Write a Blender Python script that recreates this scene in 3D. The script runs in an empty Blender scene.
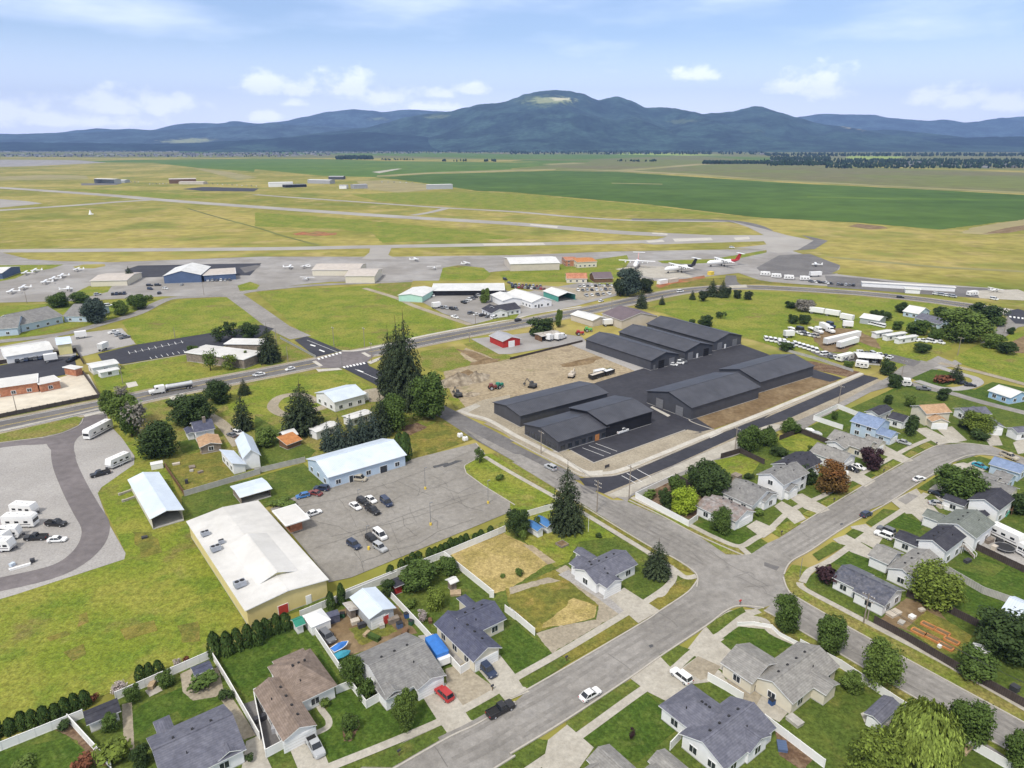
import bpy, bmesh, math, random
from mathutils import Vector, Matrix, noise
from mathutils.geometry import delaunay_2d_cdt
random.seed(7)
sc = bpy.context.scene
COL = sc.collection
# ------------------------------------------------------------------ camera
FPX, HOR, CAMH = 709.0,142.0,92.0          # focal length in px, horizon row, metres above ground
PITCH = math.atan((384 - HOR) / FPX)
cam = bpy.data.cameras.new('camera'); cam.sensor_width = 36; cam.lens = FPX / 1024 * 36
cam.clip_start = 1; cam.clip_end = 80000
camo = bpy.data.objects.new('camera', cam); COL.objects.link(camo)
camo.location = (0,0, CAMH); camo.rotation_euler = (math.pi / 2 - PITCH, 0,0)
sc.camera = camo
# ------------------------------------------------------------------ light
SUN_EL, SUN_AZ = math.radians(54), math.radians(207)   # azimuth clockwise from +Y: behind the camera, a little left
sun = bpy.data.lights.new('sun', 'SUN'); sun.energy = 2.7; sun.angle = math.radians(9); sun.color = (1.0,.95,.87)
suno = bpy.data.objects.new('sun', sun); COL.objects.link(suno); suno.location = (0,0,400)
sdir = Vector((math.sin(SUN_AZ) * math.cos(SUN_EL), math.cos(SUN_AZ) * math.cos(SUN_EL), math.sin(SUN_EL)))
suno.rotation_euler = sdir.to_track_quat('Z', 'Y').to_euler()
sc.view_settings.view_transform = 'Standard'; sc.view_settings.look = 'None'
sc.view_settings.exposure = 0.30; sc.view_settings.gamma = 1.0; sc.view_settings.use_curve_mapping = False
sc.cycles.use_denoising = True
sc.cycles.max_bounces = 5; sc.cycles.diffuse_bounces = 2; sc.cycles.glossy_bounces = 2
sc.cycles.transparent_max_bounces = 4; sc.cycles.volume_bounces = 0

def pix_dir(px, py):
 x = (px - 512) / FPX; v = (384 - py) / FPX
 return Vector((x, math.cos(PITCH) + v * math.sin(PITCH), -math.sin(PITCH) + v * math.cos(PITCH)))
def P(px, py, z=0.0):
 d = pix_dir(px, py); t = (z - CAMH) / d.z
 return Vector((d.x * t, d.y * t, z))

# ------------------------------------------------------------------ sky
world = bpy.data.worlds.new('World'); sc.world = world; world.use_nodes = True
nt = world.node_tree; N = nt.nodes; Lk = nt.links; N.clear()
def wn(t, **k):
 n = N.new(t)
 for a, b in k.items(): setattr(n, a, b)
 return n
def wmath(op, a, b=None, c=None, clamp=False):
 n = wn('ShaderNodeMath', operation=op, use_clamp=clamp)
 for i, v in enumerate((a, b, c)):
  if v is None: continue
  if isinstance(v, (int, float)): n.inputs[i].default_value = v
  else: Lk.new(v, n.inputs[i])
 return n.outputs[0]
out = wn('ShaderNodeOutputWorld'); bg = wn('ShaderNodeBackground'); Lk.new(bg.outputs[0], out.inputs[0])
sky = wn('ShaderNodeTexSky', sky_type='NISHITA', sun_disc=False)
sky.sun_elevation = SUN_EL; sky.sun_rotation = SUN_AZ; sky.altitude = 700; sky.air_density = 1.0; sky.dust_density = 0.6; sky.ozone_density = 1.6
tc = wn('ShaderNodeTexCoord'); sep = wn('ShaderNodeSeparateXYZ'); Lk.new(tc.outputs['Generated'], sep.inputs[0])
az = wmath('ARCTAN2', sep.outputs[0], sep.outputs[1]); el = wmath('ARCSINE', sep.outputs[2])
comb = wn('ShaderNodeCombineXYZ'); Lk.new(az, comb.inputs[0]); Lk.new(el, comb.inputs[1])
mp = wn('ShaderNodeMapping'); mp.inputs['Scale'].default_value = (1,1.5,1); Lk.new(comb.outputs[0], mp.inputs[0])
n1 = wn('ShaderNodeTexNoise'); n1.inputs['Scale'].default_value = 34; n1.inputs['Detail'].default_value = 7; n1.inputs['Roughness'].default_value = .6
Lk.new(mp.outputs[0], n1.inputs[0])
# cumulus puffs low over the hills: (px, py, half width px, height px) -> directions
puffs = [(8,104,46,24), (60,116,70,12), (112,98,40,20), (160,98,44,18), (100,118,60,10), (262,78,34,20), (300,84,30,14),
   (350,78,34,24), (385,92,34,16), (440,90,26,10), (470,86,30,10), (262,114,22,10), (292,100,16,8), (430,104,50,8),
   (818,76,36,26), (790,84,30,12), (925,92,24,14), (965,94,30,16), (1010,98,40,14), (695,70,36,12), (-60,100,60,26), (1110,90,60,24)]
acc = None
def cloud_blob(px, py, hw, hh):
 d = pix_dir(px, py + hh * .45).normalized(); a0 = math.atan2(d.x, d.y); e0 = math.asin(d.z)
 sx = hw / FPX * .95; sy = hh / FPX
 dx = wmath('MULTIPLY', wmath('SUBTRACT', az, a0), 1 / sx)
 up = wmath('MULTIPLY', wmath('SUBTRACT', el, e0), 1 / sy)
 dn = wmath('MAXIMUM', up, wmath('MULTIPLY', up, -1.9))        # flat base, domed top
 r2 = wmath('ADD', wmath('MULTIPLY', dx, dx), wmath('MULTIPLY', dn, dn))
 return wmath('SUBTRACT', 1.0, wmath('SQRT', r2))
for b in puffs:
 r = cloud_blob(*b); acc = r if acc is None else wmath('MAXIMUM', acc, r)
dens = wmath('ADD', wmath('MULTIPLY', wmath('SUBTRACT', n1.outputs[0], .5), 2.1), wmath('MULTIPLY', acc, 1.0))
cl = wn('ShaderNodeMapRange', interpolation_type='SMOOTHSTEP'); cl.inputs[1].default_value = .08; cl.inputs[2].default_value = .8; Lk.new(dens, cl.inputs[0])
# thin high veil
mp2 = wn('ShaderNodeMapping'); mp2.inputs['Scale'].default_value = (1.2,5,1); mp2.inputs['Rotation'].default_value = (0,0,.25); Lk.new(comb.outputs[0], mp2.inputs[0])
n2 = wn('ShaderNodeTexNoise'); n2.inputs['Scale'].default_value = 3.2; n2.inputs['Detail'].default_value = 5; n2.inputs['Roughness'].default_value = .5
Lk.new(mp2.outputs[0], n2.inputs[0])
veil = wn('ShaderNodeMapRange', interpolation_type='SMOOTHSTEP'); veil.inputs[1].default_value = .42; veil.inputs[2].default_value = .8; veil.inputs[3].default_value = .05; veil.inputs[4].default_value = .62
Lk.new(n2.outputs[0], veil.inputs[0])
low = wn('ShaderNodeMapRange', interpolation_type='SMOOTHSTEP'); low.inputs[1].default_value = 0; low.inputs[2].default_value = .15; low.inputs[3].default_value = .85; low.inputs[4].default_value = 0
Lk.new(el, low.inputs[0])
vl = wmath('MAXIMUM', veil.outputs[0], low.outputs[0])
m1 = wn('ShaderNodeMix', data_type='RGBA'); Lk.new(vl, m1.inputs[0]); tint = wn('ShaderNodeMix', data_type='RGBA', blend_type='MULTIPLY'); tint.inputs[0].default_value = 1; Lk.new(sky.outputs[0], tint.inputs[6]); tint.inputs[7].default_value = (.94,.935,1.0,1); Lk.new(tint.outputs[2], m1.inputs[6]); m1.inputs[7].default_value = (9.7,10.2,11.9,1)
m2 = wn('ShaderNodeMix', data_type='RGBA'); Lk.new(wmath('MULTIPLY', cl.outputs[0], .55), m2.inputs[0]); Lk.new(m1.outputs[2], m2.inputs[6]); m2.inputs[7].default_value = (13.2,13.2,13.6,1)
deck = wn('ShaderNodeMapRange', interpolation_type='SMOOTHSTEP')     # unseen cloud deck, added above the frame as neutral fill light
for i_, v_ in enumerate((.20,.42,0,.78)): deck.inputs[i_ + 1].default_value = v_
Lk.new(el, deck.inputs[0])
m3 = wn('ShaderNodeMix', data_type='RGBA'); Lk.new(wmath('MULTIPLY', deck.outputs[0], wmath('MULTIPLY_ADD', n2.outputs[0], .5,.75)), m3.inputs[0]); Lk.new(m2.outputs[2], m3.inputs[6]); m3.inputs[7].default_value = (6.3,6.2,6.0,1)
Lk.new(m3.outputs[2], bg.inputs[0]); bg.inputs[1].default_value = 0.13

# ------------------------------------------------------------------ materials
MATS = {}
def mat(name, col, rough=.8, var=.12, scale=1.0, col2=None, spec=.3, bump=0, detail=4, metal=0, big=None, wave=None, island=0, patches=None, fine=.10):
 """procedural Principled material: base colour mottled by noise (var), optional second colour in patches,
 fine bump, optional ribs (wave=(axis, per metre, strength)), per-island value jitter for leaves"""
 if name in MATS: return MATS[name]
 m = bpy.data.materials.new(name); m.use_nodes = True; t = m.node_tree; nd = t.nodes; lk = t.links
 b = nd['Principled BSDF']; b.inputs['Roughness'].default_value = rough; b.inputs['Metallic'].default_value = metal
 b.inputs['Specular IOR Level'].default_value = spec
 tcn = nd.new('ShaderNodeTexCoord'); co = tcn.outputs['Object']
 def nz(s, d=4, r=.55):
  n = nd.new('ShaderNodeTexNoise'); n.inputs['Scale'].default_value = s; n.inputs['Detail'].default_value = d; n.inputs['Roughness'].default_value = r
  lk.new(co, n.inputs[0]); return n.outputs[0]
 def mx(f, a, c, blend='MIX'):
  n = nd.new('ShaderNodeMix'); n.data_type = 'RGBA'; n.blend_type = blend
  for i, v in ((0, f), (6, a), (7, c)):
   if isinstance(v, (int, float)): n.inputs[i].default_value = v
   elif isinstance(v, tuple): n.inputs[i].default_value = (*v, 1) if len(v) == 3 else v
   else: lk.new(v, n.inputs[i])
  return n.outputs[2]
 def rng(v, a, c, lo=0, hi=1):
  n = nd.new('ShaderNodeMapRange'); n.interpolation_type = 'SMOOTHSTEP'; lk.new(v, n.inputs[0])
  for i, x in enumerate((a, c, lo, hi)): n.inputs[i + 1].default_value = x
  return n.outputs[0]
 base = tuple(col)
 cur = mx(0.0, base, base)
 if col2 is not None:
  cur = mx(rng(nz(big or scale * .25,5,.6), .40,.62), base, tuple(col2))
 if patches:
  for (pc, ps, lo, hi, pa) in patches:
   cur = mx(rng(nz(ps, 5,.62), lo, hi, 0, pa), cur, tuple(pc))
 v = rng(nz(scale, detail), .25,.75,1 - var, 1 + var)
 cc = nd.new('ShaderNodeCombineXYZ')
 if detail >= 8 and bump:                    # ground: a second, finer grain
  q = nd.new('ShaderNodeMath'); q.operation = 'MULTIPLY'; lk.new(v, q.inputs[0]); lk.new(rng(nz(2.6,5,.75), .3,.7,1 - fine, 1 + fine), q.inputs[1]); v = q.outputs[0]
 if island:
  g = nd.new('ShaderNodeNewGeometry'); a = nd.new('ShaderNodeMapRange'); lk.new(g.outputs['Random Per Island'], a.inputs[0]); a.inputs[3].default_value = 1 - island; a.inputs[4].default_value = 1 + island
  mm = nd.new('ShaderNodeMath'); mm.operation = 'MULTIPLY'; lk.new(v, mm.inputs[0]); lk.new(a.outputs[0], mm.inputs[1]); v = mm.outputs[0]
 if wave:
  w = nd.new('ShaderNodeTexWave'); w.bands_direction = wave[0]; w.inputs['Scale'].default_value = wave[1] * .314; w.inputs['Distortion'].default_value = wave[3] if len(wave) > 3 else 0; lk.new(co, w.inputs[0])
  wv = nd.new('ShaderNodeMapRange'); lk.new(w.outputs['Fac'], wv.inputs[0]); wv.inputs[1].default_value = .0; wv.inputs[2].default_value = 1; wv.inputs[3].default_value = 1 - wave[2]; wv.inputs[4].default_value = 1 + wave[2] * .5
  mm = nd.new('ShaderNodeMath'); mm.operation = 'MULTIPLY'; lk.new(v, mm.inputs[0]); lk.new(wv.outputs[0], mm.inputs[1]); v = mm.outputs[0]
 for i in range(3): lk.new(v, cc.inputs[i])
 cur = mx(1.0, cur, cc.outputs[0], 'MULTIPLY')
 lk.new(cur, b.inputs['Base Color'])
 if bump:
  bp = nd.new('ShaderNodeBump'); bp.inputs['Strength'].default_value = bump; bp.inputs['Distance'].default_value = .1
  lk.new(nz(scale * 3,6), bp.inputs['Height']); lk.new(bp.outputs[0], b.inputs['Normal'])
 MATS[name] = m
 return m
# ground covers
DRY = (.30,.25,.10)
mat('prairie_grass', (.215,.208,.042), .95,.22,.08, (.34,.285,.085), spec=.1, big=.004, detail=8, patches=[((.125,.165,.028), .010,.50,.64,.65), ((.36,.285,.115), .022,.52,.68,.75), ((.20,.14,.05), .05,.66,.76,.5)])
mat('meadow', (.165,.205,.026), .95,.28,.9, (.235,.235,.044), spec=.1, big=.05, bump=.6, detail=10, patches=[((.105,.165,.022), .13,.48,.64,.6), ((.29,.250,.080), .09,.58,.72,.6), ((.19,.135,.060), .055,.56,.70,.65), ((.11,.15,.03), 1.1,.55,.68,.5)], fine=.30)
mat('lawn', (.075,.110,.021), .95,.28,1.2, (.108,.138,.027), spec=.1, big=.12, bump=.4, detail=8, patches=[((.17,.165,.045), .22,.52,.70,.6), ((.06,.09,.02), .9,.55,.68,.5)], fine=.30)
mat('lush_lawn', (.054,.096,.015), .95,.26,1.4, (.078,.120,.020), spec=.1, big=.25, bump=.5, detail=10, patches=[((.11,.13,.033), .35,.55,.72,.6)], wave=('DIAGONAL', .9,.09,1.5), fine=.30)
mat('dry_lawn', (.20,.175,.040), .95,.25,.8, (.13,.14,.030), spec=.1, big=.15, bump=.4, detail=8, patches=[((.26,.17,.06), .2,.55,.7,.6)], fine=.30)
mat('straw', (.40,.31,.13), .95,.22,.9, (.30,.24,.085), spec=.1, big=.14, bump=.4, detail=8, fine=.30)
mat('verge', (.150,.180,.030), .95,.32,1.2, (.22,.19,.060), spec=.1, big=.14, bump=.4, detail=8, fine=.30)
mat('crop_green', (.060,.110,.020), .95,.18,.02, (.078,.135,.026), spec=.1, big=.003)
mat('crop_mid', (.085,.150,.024), .95,.16,.02, (.11,.17,.03), spec=.1, big=.003)
mat('crop_olive', (.150,.170,.050), .95,.14,.02, (.16,.15,.075), spec=.1, big=.002)
mat('crop_tan', (.30,.26,.13), .95,.14,.02, (.25,.24,.10), spec=.1, big=.002)
mat('bright_crop', (.26,.33,.07), .95,.1,.02, spec=.1)
mat('dirt', (.31,.25,.165), .95,.24,.8, (.39,.32,.215), spec=.1, big=.10, bump=.7, detail=10, patches=[((.20,.155,.105), .10,.52,.68,.7), ((.15,.165,.05), .07,.60,.70,.55)])
mat('brown_soil', (.175,.120,.066), .95,.22,.6, (.235,.17,.098), spec=.1, big=.12, bump=.5, detail=8)
mat('bark_mulch', (.13,.08,.05), .95,.25,1.4, (.20,.14,.09), spec=.1, bump=.5)
mat('gravel', (.335,.318,.30), .9,.14,2.2, (.38,.362,.342), spec=.1, big=.05, bump=.3, detail=8, patches=[((.28,.265,.25), .07,.6,.74,.4)])
mat('tan_gravel', (.36,.315,.24), .95,.17,1.5, (.30,.26,.195), spec=.1, big=.1, bump=.3, detail=8)
mat('asphalt_old', (.225,.211,.192), .9,.14,.6, (.285,.268,.246), spec=.2, big=.05, bump=.15, detail=8, patches=[((.185,.175,.165), .25,.58,.68,.5), ((.30,.285,.265), .08,.5,.7,.5)])
mat('asphalt_lane', (.208,.195,.178), .9,.16,.5, (.245,.23,.21), spec=.2, big=.05, bump=.15, detail=8)
mat('asphalt_lot', (.235,.218,.192), .9,.12,.7, (.28,.262,.235), spec=.2, big=.06, bump=.15, detail=8, patches=[((.22,.205,.19), .2,.6,.7,.45)])
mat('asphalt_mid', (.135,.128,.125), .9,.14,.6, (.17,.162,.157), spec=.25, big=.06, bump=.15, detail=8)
mat('asphalt_worn', (.155,.138,.138), .9,.12,.4, (.185,.165,.165), spec=.25, big=.05, bump=.15, detail=8)
mat('asphalt_new', (.036,.036,.045), .8,.15,.5, (.046,.046,.055), spec=.3, big=.06, bump=.1, detail=8)
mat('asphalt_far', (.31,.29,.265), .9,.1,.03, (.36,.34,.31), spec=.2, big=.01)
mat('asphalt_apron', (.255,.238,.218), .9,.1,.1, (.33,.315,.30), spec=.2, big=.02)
mat('concrete', (.385,.355,.300), .9,.11,1.2, (.44,.41,.35), spec=.2, big=.2, bump=.1, detail=8)
mat('concrete_pale', (.47,.44,.385), .9,.10,1.2, (.53,.50,.44), spec=.2, big=.2, detail=8)
mat('concrete_yard', (.58,.52,.42), .9,.10,.3, (.64,.59,.49), spec=.2, big=.04)
mat('kerb', (.42,.39,.34), .9,.08,2, spec=.2)
mat('white_paint', (.78,.78,.76), .7,.06,2)
mat('yellow_paint', (.70,.52,.08), .7,.06,2)
mat('crack_seal', (.125,.118,.11), .8,.15,2)
mat('tar_dark', (.085,.085,.088), .85,.15,1)

# ------------------------------------------------------------------ helpers
class MB:
 def __init__(s): s.v = []; s.f = []; s.m = []
 def face(s, pts, m=0):
  i = len(s.v); s.v += [tuple(p) for p in pts]; s.f.append(tuple(range(i, i + len(pts)))); s.m.append(m)
 def mesh(s, vs, fs, m=0):
  i = len(s.v); s.v += [tuple(p) for p in vs]
  for f in fs: s.f.append(tuple(k + i for k in f)); s.m.append(m)
 def box(s, c, d, rz=0, m=0, taper=1.0, tilt=None):
  x, y, z = d[0] / 2, d[1] / 2, d[2] / 2
  vs = []
  for zz, t in ((-z, 1), (z, taper)):
   for xx, yy in ((-x, -y), (x, -y), (x, y), (-x, y)): vs.append(Vector((xx * t, yy * t, zz)))
  R = Matrix.Rotation(rz, 3, 'Z')
  if tilt is not None: R = tilt
  vs = [R @ p + Vector(c) for p in vs]
  s.mesh(vs, [(3,2,1,0), (4,5,6,7), (0,1,5,4), (1,2,6,5), (2,3,7,6), (3,0,4,7)], m)
 def prism(s, poly, z0, z1, m=0):
  n = len(poly)
  s.mesh([(p[0], p[1], z0) for p in poly] + [(p[0], p[1], z1) for p in poly],
    [tuple(range(n - 1,-1,-1)), tuple(range(n, 2 * n))] + [(i, (i + 1) % n, n + (i + 1) % n, n + i) for i in range(n)], m)
 def tube(s, a, b, r0, r1=None, n=8, m=0, cap=True):
  a, b = Vector(a), Vector(b); r1 = r0 if r1 is None else r1
  d = (b - a).normalized(); u = d.orthogonal().normalized(); w = d.cross(u)
  vs = []
  for c, r in ((a, r0), (b, r1)):
   for k in range(n):
    t = 2 * math.pi * k / n; vs.append(c + (u * math.cos(t) + w * math.sin(t)) * r)
  fs = [(k, (k + 1) % n, n + (k + 1) % n, n + k) for k in range(n)]
  if cap: fs += [tuple(range(n - 1,-1,-1)), tuple(range(n, 2 * n))]
  s.mesh(vs, fs, m)
 def loft(s, rings, m=0, cap=True, mfun=None):
  n = len(rings[0]); i0 = len(s.v)
  for r in rings: s.v += [tuple(p) for p in r]
  for j in range(len(rings) - 1):
   for k in range(n):
    s.f.append((i0 + j * n + k, i0 + j * n + (k + 1) % n, i0 + (j + 1) * n + (k + 1) % n, i0 + (j + 1) * n + k)); s.m.append(m if mfun is None else mfun(j, k))
  if cap:
   s.f.append(tuple(i0 + k for k in range(n - 1,-1,-1))); s.m.append(m)
   s.f.append(tuple(i0 + (len(rings) - 1) * n + k for k in range(n))); s.m.append(m)
 def data(s, name, mats, smooth=False):
  me = bpy.data.meshes.new(name); me.from_pydata(s.v, [], s.f)
  for q in (mats if isinstance(mats, (list, tuple)) else [mats]): me.materials.append(MATS[q] if isinstance(q, str) else q)
  me.polygons.foreach_set('material_index', s.m)
  if smooth: me.polygons.foreach_set('use_smooth', [True] * len(s.f))
  me.update(); return me
 def build(s, name, mats, parent=None, link=True, smooth=False, loc=None):
  o = bpy.data.objects.new(name, s.data(name, mats, smooth))
  if link: COL.objects.link(o)
  if parent is not None: o.parent = parent
  if loc is not None: o.location = loc
  return o
def tag(o, label=None, cat=None, group=None, kind=None):
 if label: o['label'] = label
 if cat: o['category'] = cat
 if group: o['group'] = group
 if kind: o['kind'] = kind
 return o
def empty(name, loc=(0,0,0), rz=0, link=True):
 o = bpy.data.objects.new(name, None); o.empty_display_size = .3
 if link: COL.objects.link(o)
 o.location = loc; o.rotation_euler = (0,0, rz); return o
PROTO = []
def copy_tree(o, parent=None):
 c = o.copy(); COL.objects.link(c)
 if parent is not None: c.parent = parent
 for ch in KIDS.get(o, []): copy_tree(ch, c)
 return c
KIDS = {}
def kid(o, parent):
 KIDS.setdefault(parent, []).append(o); o.parent = parent; PROTO.append(o); return o

X0 = [0,255,510,764]; Y0 = [60,240,400,573]
def t(c, r, *xy):
 return [(X0[c] + xy[i] * .25391, Y0[r] + xy[i + 1] * .25391) for i in range(0, len(xy), 2)]
def t1(c, r, x, y): return (X0[c] + x * .25391, Y0[r] + y * .25391)

NG = [0]
def ground(name, m, layer, pts, label=None, cat=None, rag=0, kind='structure'):
 """flat sheet on the ground from a drawn outline; far sheets sit a little higher apart so that they never touch"""
 NG[0] += 1
 w = [P(*p) for p in pts]
 z = layer * .011 + NG[0] * .00012
 if rag:
  q = []
  for i, a in enumerate(w):
   b = w[(i + 1) % len(w)]; L = (b - a).length; n = max(1, int(L / (rag * 2.5)))
   for j in range(n):
    p = a.lerp(b, j / n); q.append(p + Vector((noise.noise(p * .37 / rag), noise.noise(p * .37 / rag + Vector((7,3,1))), 0)) * rag)
  w = q
 g0 = w[0].to_2d(); r = delaunay_2d_cdt([p.to_2d() - g0 for p in w], [], [list(range(len(w)))], 1,1e-4)
 me = bpy.data.meshes.new(name); me.from_pydata([(v.x + g0.x, v.y + g0.y, z) for v in r[0]], [], [tuple(f) for f in r[2]]); me.materials.append(MATS[m])
 if me.polygons and sum(q.normal.z for q in me.polygons) < 0: me.flip_normals()
 o = bpy.data.objects.new(name, me); COL.objects.link(o); o['kind'] = kind
 return o
def offset_line(w, d):
 out = []
 for i, p in enumerate(w):
  a = w[max(0, i - 1)]; b = w[min(len(w) - 1, i + 1)]
  if i in (0, len(w) - 1):
   tt = (b - a).normalized(); out.append(p + Vector((-tt.y, tt.x, 0)) * d)
  else:
   t0 = (p - a).normalized(); tt = (b - p).normalized(); n0 = Vector((-t0.y, t0.x, 0)); n1_ = Vector((-tt.y, tt.x, 0))
   n = (n0 + n1_).normalized(); c = max(.5, n.dot(n0)); out.append(p + n * d / c)
 return out
def smooth_line(w, n=5):
 if len(w) < 3: return w
 out = []
 for i in range(len(w) - 1):
  p0 = w[max(0, i - 1)]; p1 = w[i]; p2 = w[i + 1]; p3 = w[min(len(w) - 1, i + 2)]
  for j in range(n):
   s = j / n; out.append(.5 * ((2 * p1) + (p2 - p0) * s + (2 * p0 - 5 * p1 + 4 * p2 - p3) * s * s + (3 * p1 - p0 - 3 * p2 + p3) * s ** 3))
 out.append(w[-1]); return out
def ribbon(name, m, layer, pts, width, off=0, sm=True, dash=None, h=0, kind='structure', world_pts=None):
 """a band of constant width along a line on the ground: roads, paths, painted lines, kerbs (h > 0)"""
 NG[0] += 1
 w = world_pts or [P(*p) for p in pts]
 i = 1
 while i < len(w) - 1:                      # drop points that double back
  if (w[i] - w[i - 1]).normalized().dot((w[i + 1] - w[i]).normalized()) < -.1: w.pop(i); i = max(1, i - 1)
  else: i += 1
 if sm: w = smooth_line(w)
 z = layer * .011 + NG[0] * .00012
 mb = MB()
 if dash:
  segs = []; acc_ = 0; on = True; cur = [w[0]]
  for i in range(len(w) - 1):
   a, b = w[i], w[i + 1]; L = (b - a).length; pos = 0
   while L - pos > dash[0 if on else 1] - acc_:
    step = dash[0 if on else 1] - acc_; pos += step; p = a.lerp(b, pos / L)
    if on: segs.append(cur + [p])
    cur = [p]; on = not on; acc_ = 0
   acc_ += L - pos
   cur.append(b)
  lines = [s_ for s_ in segs if len(s_) > 1 and (s_[0] - s_[-1]).length > .01]
 else: lines = [w]
 for ln in lines:
  A = offset_line(ln, off + width / 2); B = offset_line(ln, off - width / 2)
  for i in range(len(ln) - 1):
   q = [B[i], B[i + 1], A[i + 1], A[i]]
   mb.face([(p.x, p.y, z + h) for p in q])
   if h:
    mb.face([(B[i].x, B[i].y, 0), (B[i + 1].x, B[i + 1].y, 0), (B[i + 1].x, B[i + 1].y, z + h), (B[i].x, B[i].y, z + h)])
    mb.face([(A[i + 1].x, A[i + 1].y, 0), (A[i].x, A[i].y, 0), (A[i].x, A[i].y, z + h), (A[i + 1].x, A[i + 1].y, z + h)])
 o = mb.build(name, m); o['kind'] = kind
 return o
# ================================================================== GROUND
mb = MB(); R_ = 26000
mb.face([(-R_, -2000,0), (R_, -2000,0), (R_, 2 * R_ - 2000,0), (-R_, 2 * R_ - 2000,0)])
tag(mb.build('ground', 'prairie_grass'), kind='structure')
# ---- haze: one even box of air round the whole scene
mb = MB(); mb.box((0,7700,599), (34000,18600,1200))
hz = mb.build('haze', []); tag(hz, kind='stuff')
hm = bpy.data.materials.new('haze_air'); hm.use_nodes = True; hn = hm.node_tree
hn.nodes.remove(hn.nodes['Principled BSDF']); pv = hn.nodes.new('ShaderNodeVolumePrincipled')
pv.inputs['Color'].default_value = (.34,.53,1.0,1); pv.inputs['Density'].default_value = 5.4e-5; pv.inputs['Anisotropy'].default_value = 0
hn.links.new(pv.outputs[0], hn.nodes['Material Output'].inputs['Volume']); hz.data.materials.append(hm)

# ---- far fields (from the horizon towards the airport)
ground('field', 'crop_olive', 1, [(-40,147.5), (1080,147.5), (1080,168), (1024,170), (700,163), (380,158), (0,157), (-40,157)], rag=20)
ground('field', 'crop_mid', 2, t(1,0,-300,350,300,358,880,368,1024,372) + t(2,0,500,372,1024,384) + t(3,0,100,392,60,400) + t(2,0,700,376,300,392,0,390) + t(1,0,300,372,-300,366))
ground('field', 'bright_crop', 3, t(3,0,320,384,340,378,560,380,500,392,360,397))
ground('field', 'bright_crop', 3, t(2,0,420,372,460,364,860,374,700,377))
ground('field', 'crop_mid', 2, t(0,0,150,402,500,394,1024,388) + t(1,0,250,390,500,398,1024,404) + t(2,0,200,398,300,402,0,428) + t(1,0,1024,430,480,462,250,455,0,430) + t(0,0,1000,440,780,425,600,405))
ground('field', 'crop_olive', 3, t(2,0,0,430,250,404,420,392,800,400) + t(3,0,100,412,350,420,640,430,1100,446,1100,530,700,512,200,484,0,474) + t(2,0,700,452,400,440))
ground('field', 'crop_mid', 4, t(2,0,0,400,60,394,330,396,300,402))
ground('field', 'crop_tan', 4, t(2,0,120,410,250,404,300,408,160,413))
ground('field', 'crop_tan', 4, t(2,0,410,434,600,420,740,408,800,410,620,424,440,440))
ground('field', 'crop_tan', 5, t(2,0,180,430,420,438,760,456,1024,474) + t(3,0,200,484,1100,530,1100,524,640,502,200,479,0,470) + t(2,0,760,450,420,433))
ground('field', 'crop_tan', 4, t(1,0,480,460,700,448,1024,438) + t(2,0,180,433,180,429) + t(1,0,1024,432,700,442,480,455))
ground('field', 'crop_green', 4, t(1,0,470,464,700,449,1024,440) + t(2,0,180,436,420,441,1024,480) + t(3,0,200,490,640,510,1100,536,1100,622,920,640,690,668,360,640,0,622) + t(2,0,900,612,560,570,200,538,0,520) + t(1,0,880,516,700,490,560,470), rag=3)
ground('field_stripe', 'crop_mid', 6, t(3,0,170,537,500,543,1100,550,1100,556,500,550,170,541))
ground('field_stripe', 'crop_tan', 6, t(3,0,-600,484,-400,488,-400,490,-600,486))
ground('field_stripe', 'concrete', 6, t(1,0,460,441,560,428,580,428,490,446))
ground('field', 'crop_tan', 4, t(3,0,770,682,820,660,1100,615,1100,655,1000,672,880,688), rag=3)
ground('field', 'brown_soil', 5, t(3,0,330,655,370,645,470,655,490,664,420,667), rag=2)
ground('field', 'brown_soil', 5, t(3,0,860,684,960,660,1100,640,1100,655,960,682), rag=2)
ground('field', 'crop_tan', 3, t(0,0,-100,462,200,452,340,456,350,470,150,472,-100,476))
ground('field', 'asphalt_apron', 3, t(0,0,-100,392,300,394,420,404,130,418,-100,424), rag=6)
ground('field', 'crop_tan', 5, t(0,0,760,425,900,440,1010,462,940,474,860,452), rag=3)
ground('field', 'crop_tan', 5, t(1,0,400,478,520,472,680,490,700,512,560,522,430,508), rag=3)
ground('lawn', 'meadow', 4, t(1,0,380,530,560,522,900,520) + t(2,0,60,530,560,575,900,615,760,610,400,590,0,590) + t(1,0,700,570,480,555), rag=2)
ground('lawn', 'meadow', 4, t(0,0,220,505,500,515,700,528,860,545,640,545,420,525), rag=2)
ground('lawn', 'meadow', 4, t(1,0,0,600,300,620,620,650,900,680,1024,700) + t(2,0,-20,705,-200,708) + t(1,0,500,720,460,680,300,665,0,655), rag=2)
mat('red_soil', (.34,.13,.065), .95,.3,.15, (.24,.16,.07), spec=.1, big=.06)
ground('fire_scar', 'red_soil', 5, t(1,0,150,684,190,676,220,680,250,674,290,681,325,680,320,688,240,695,190,689,160,691), rag=3)
ground('retardant_pad', 'red_soil', 11, t(2,1,570,180,620,160,700,152,765,140,770,150,700,166,640,172,590,190), rag=.8)
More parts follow.
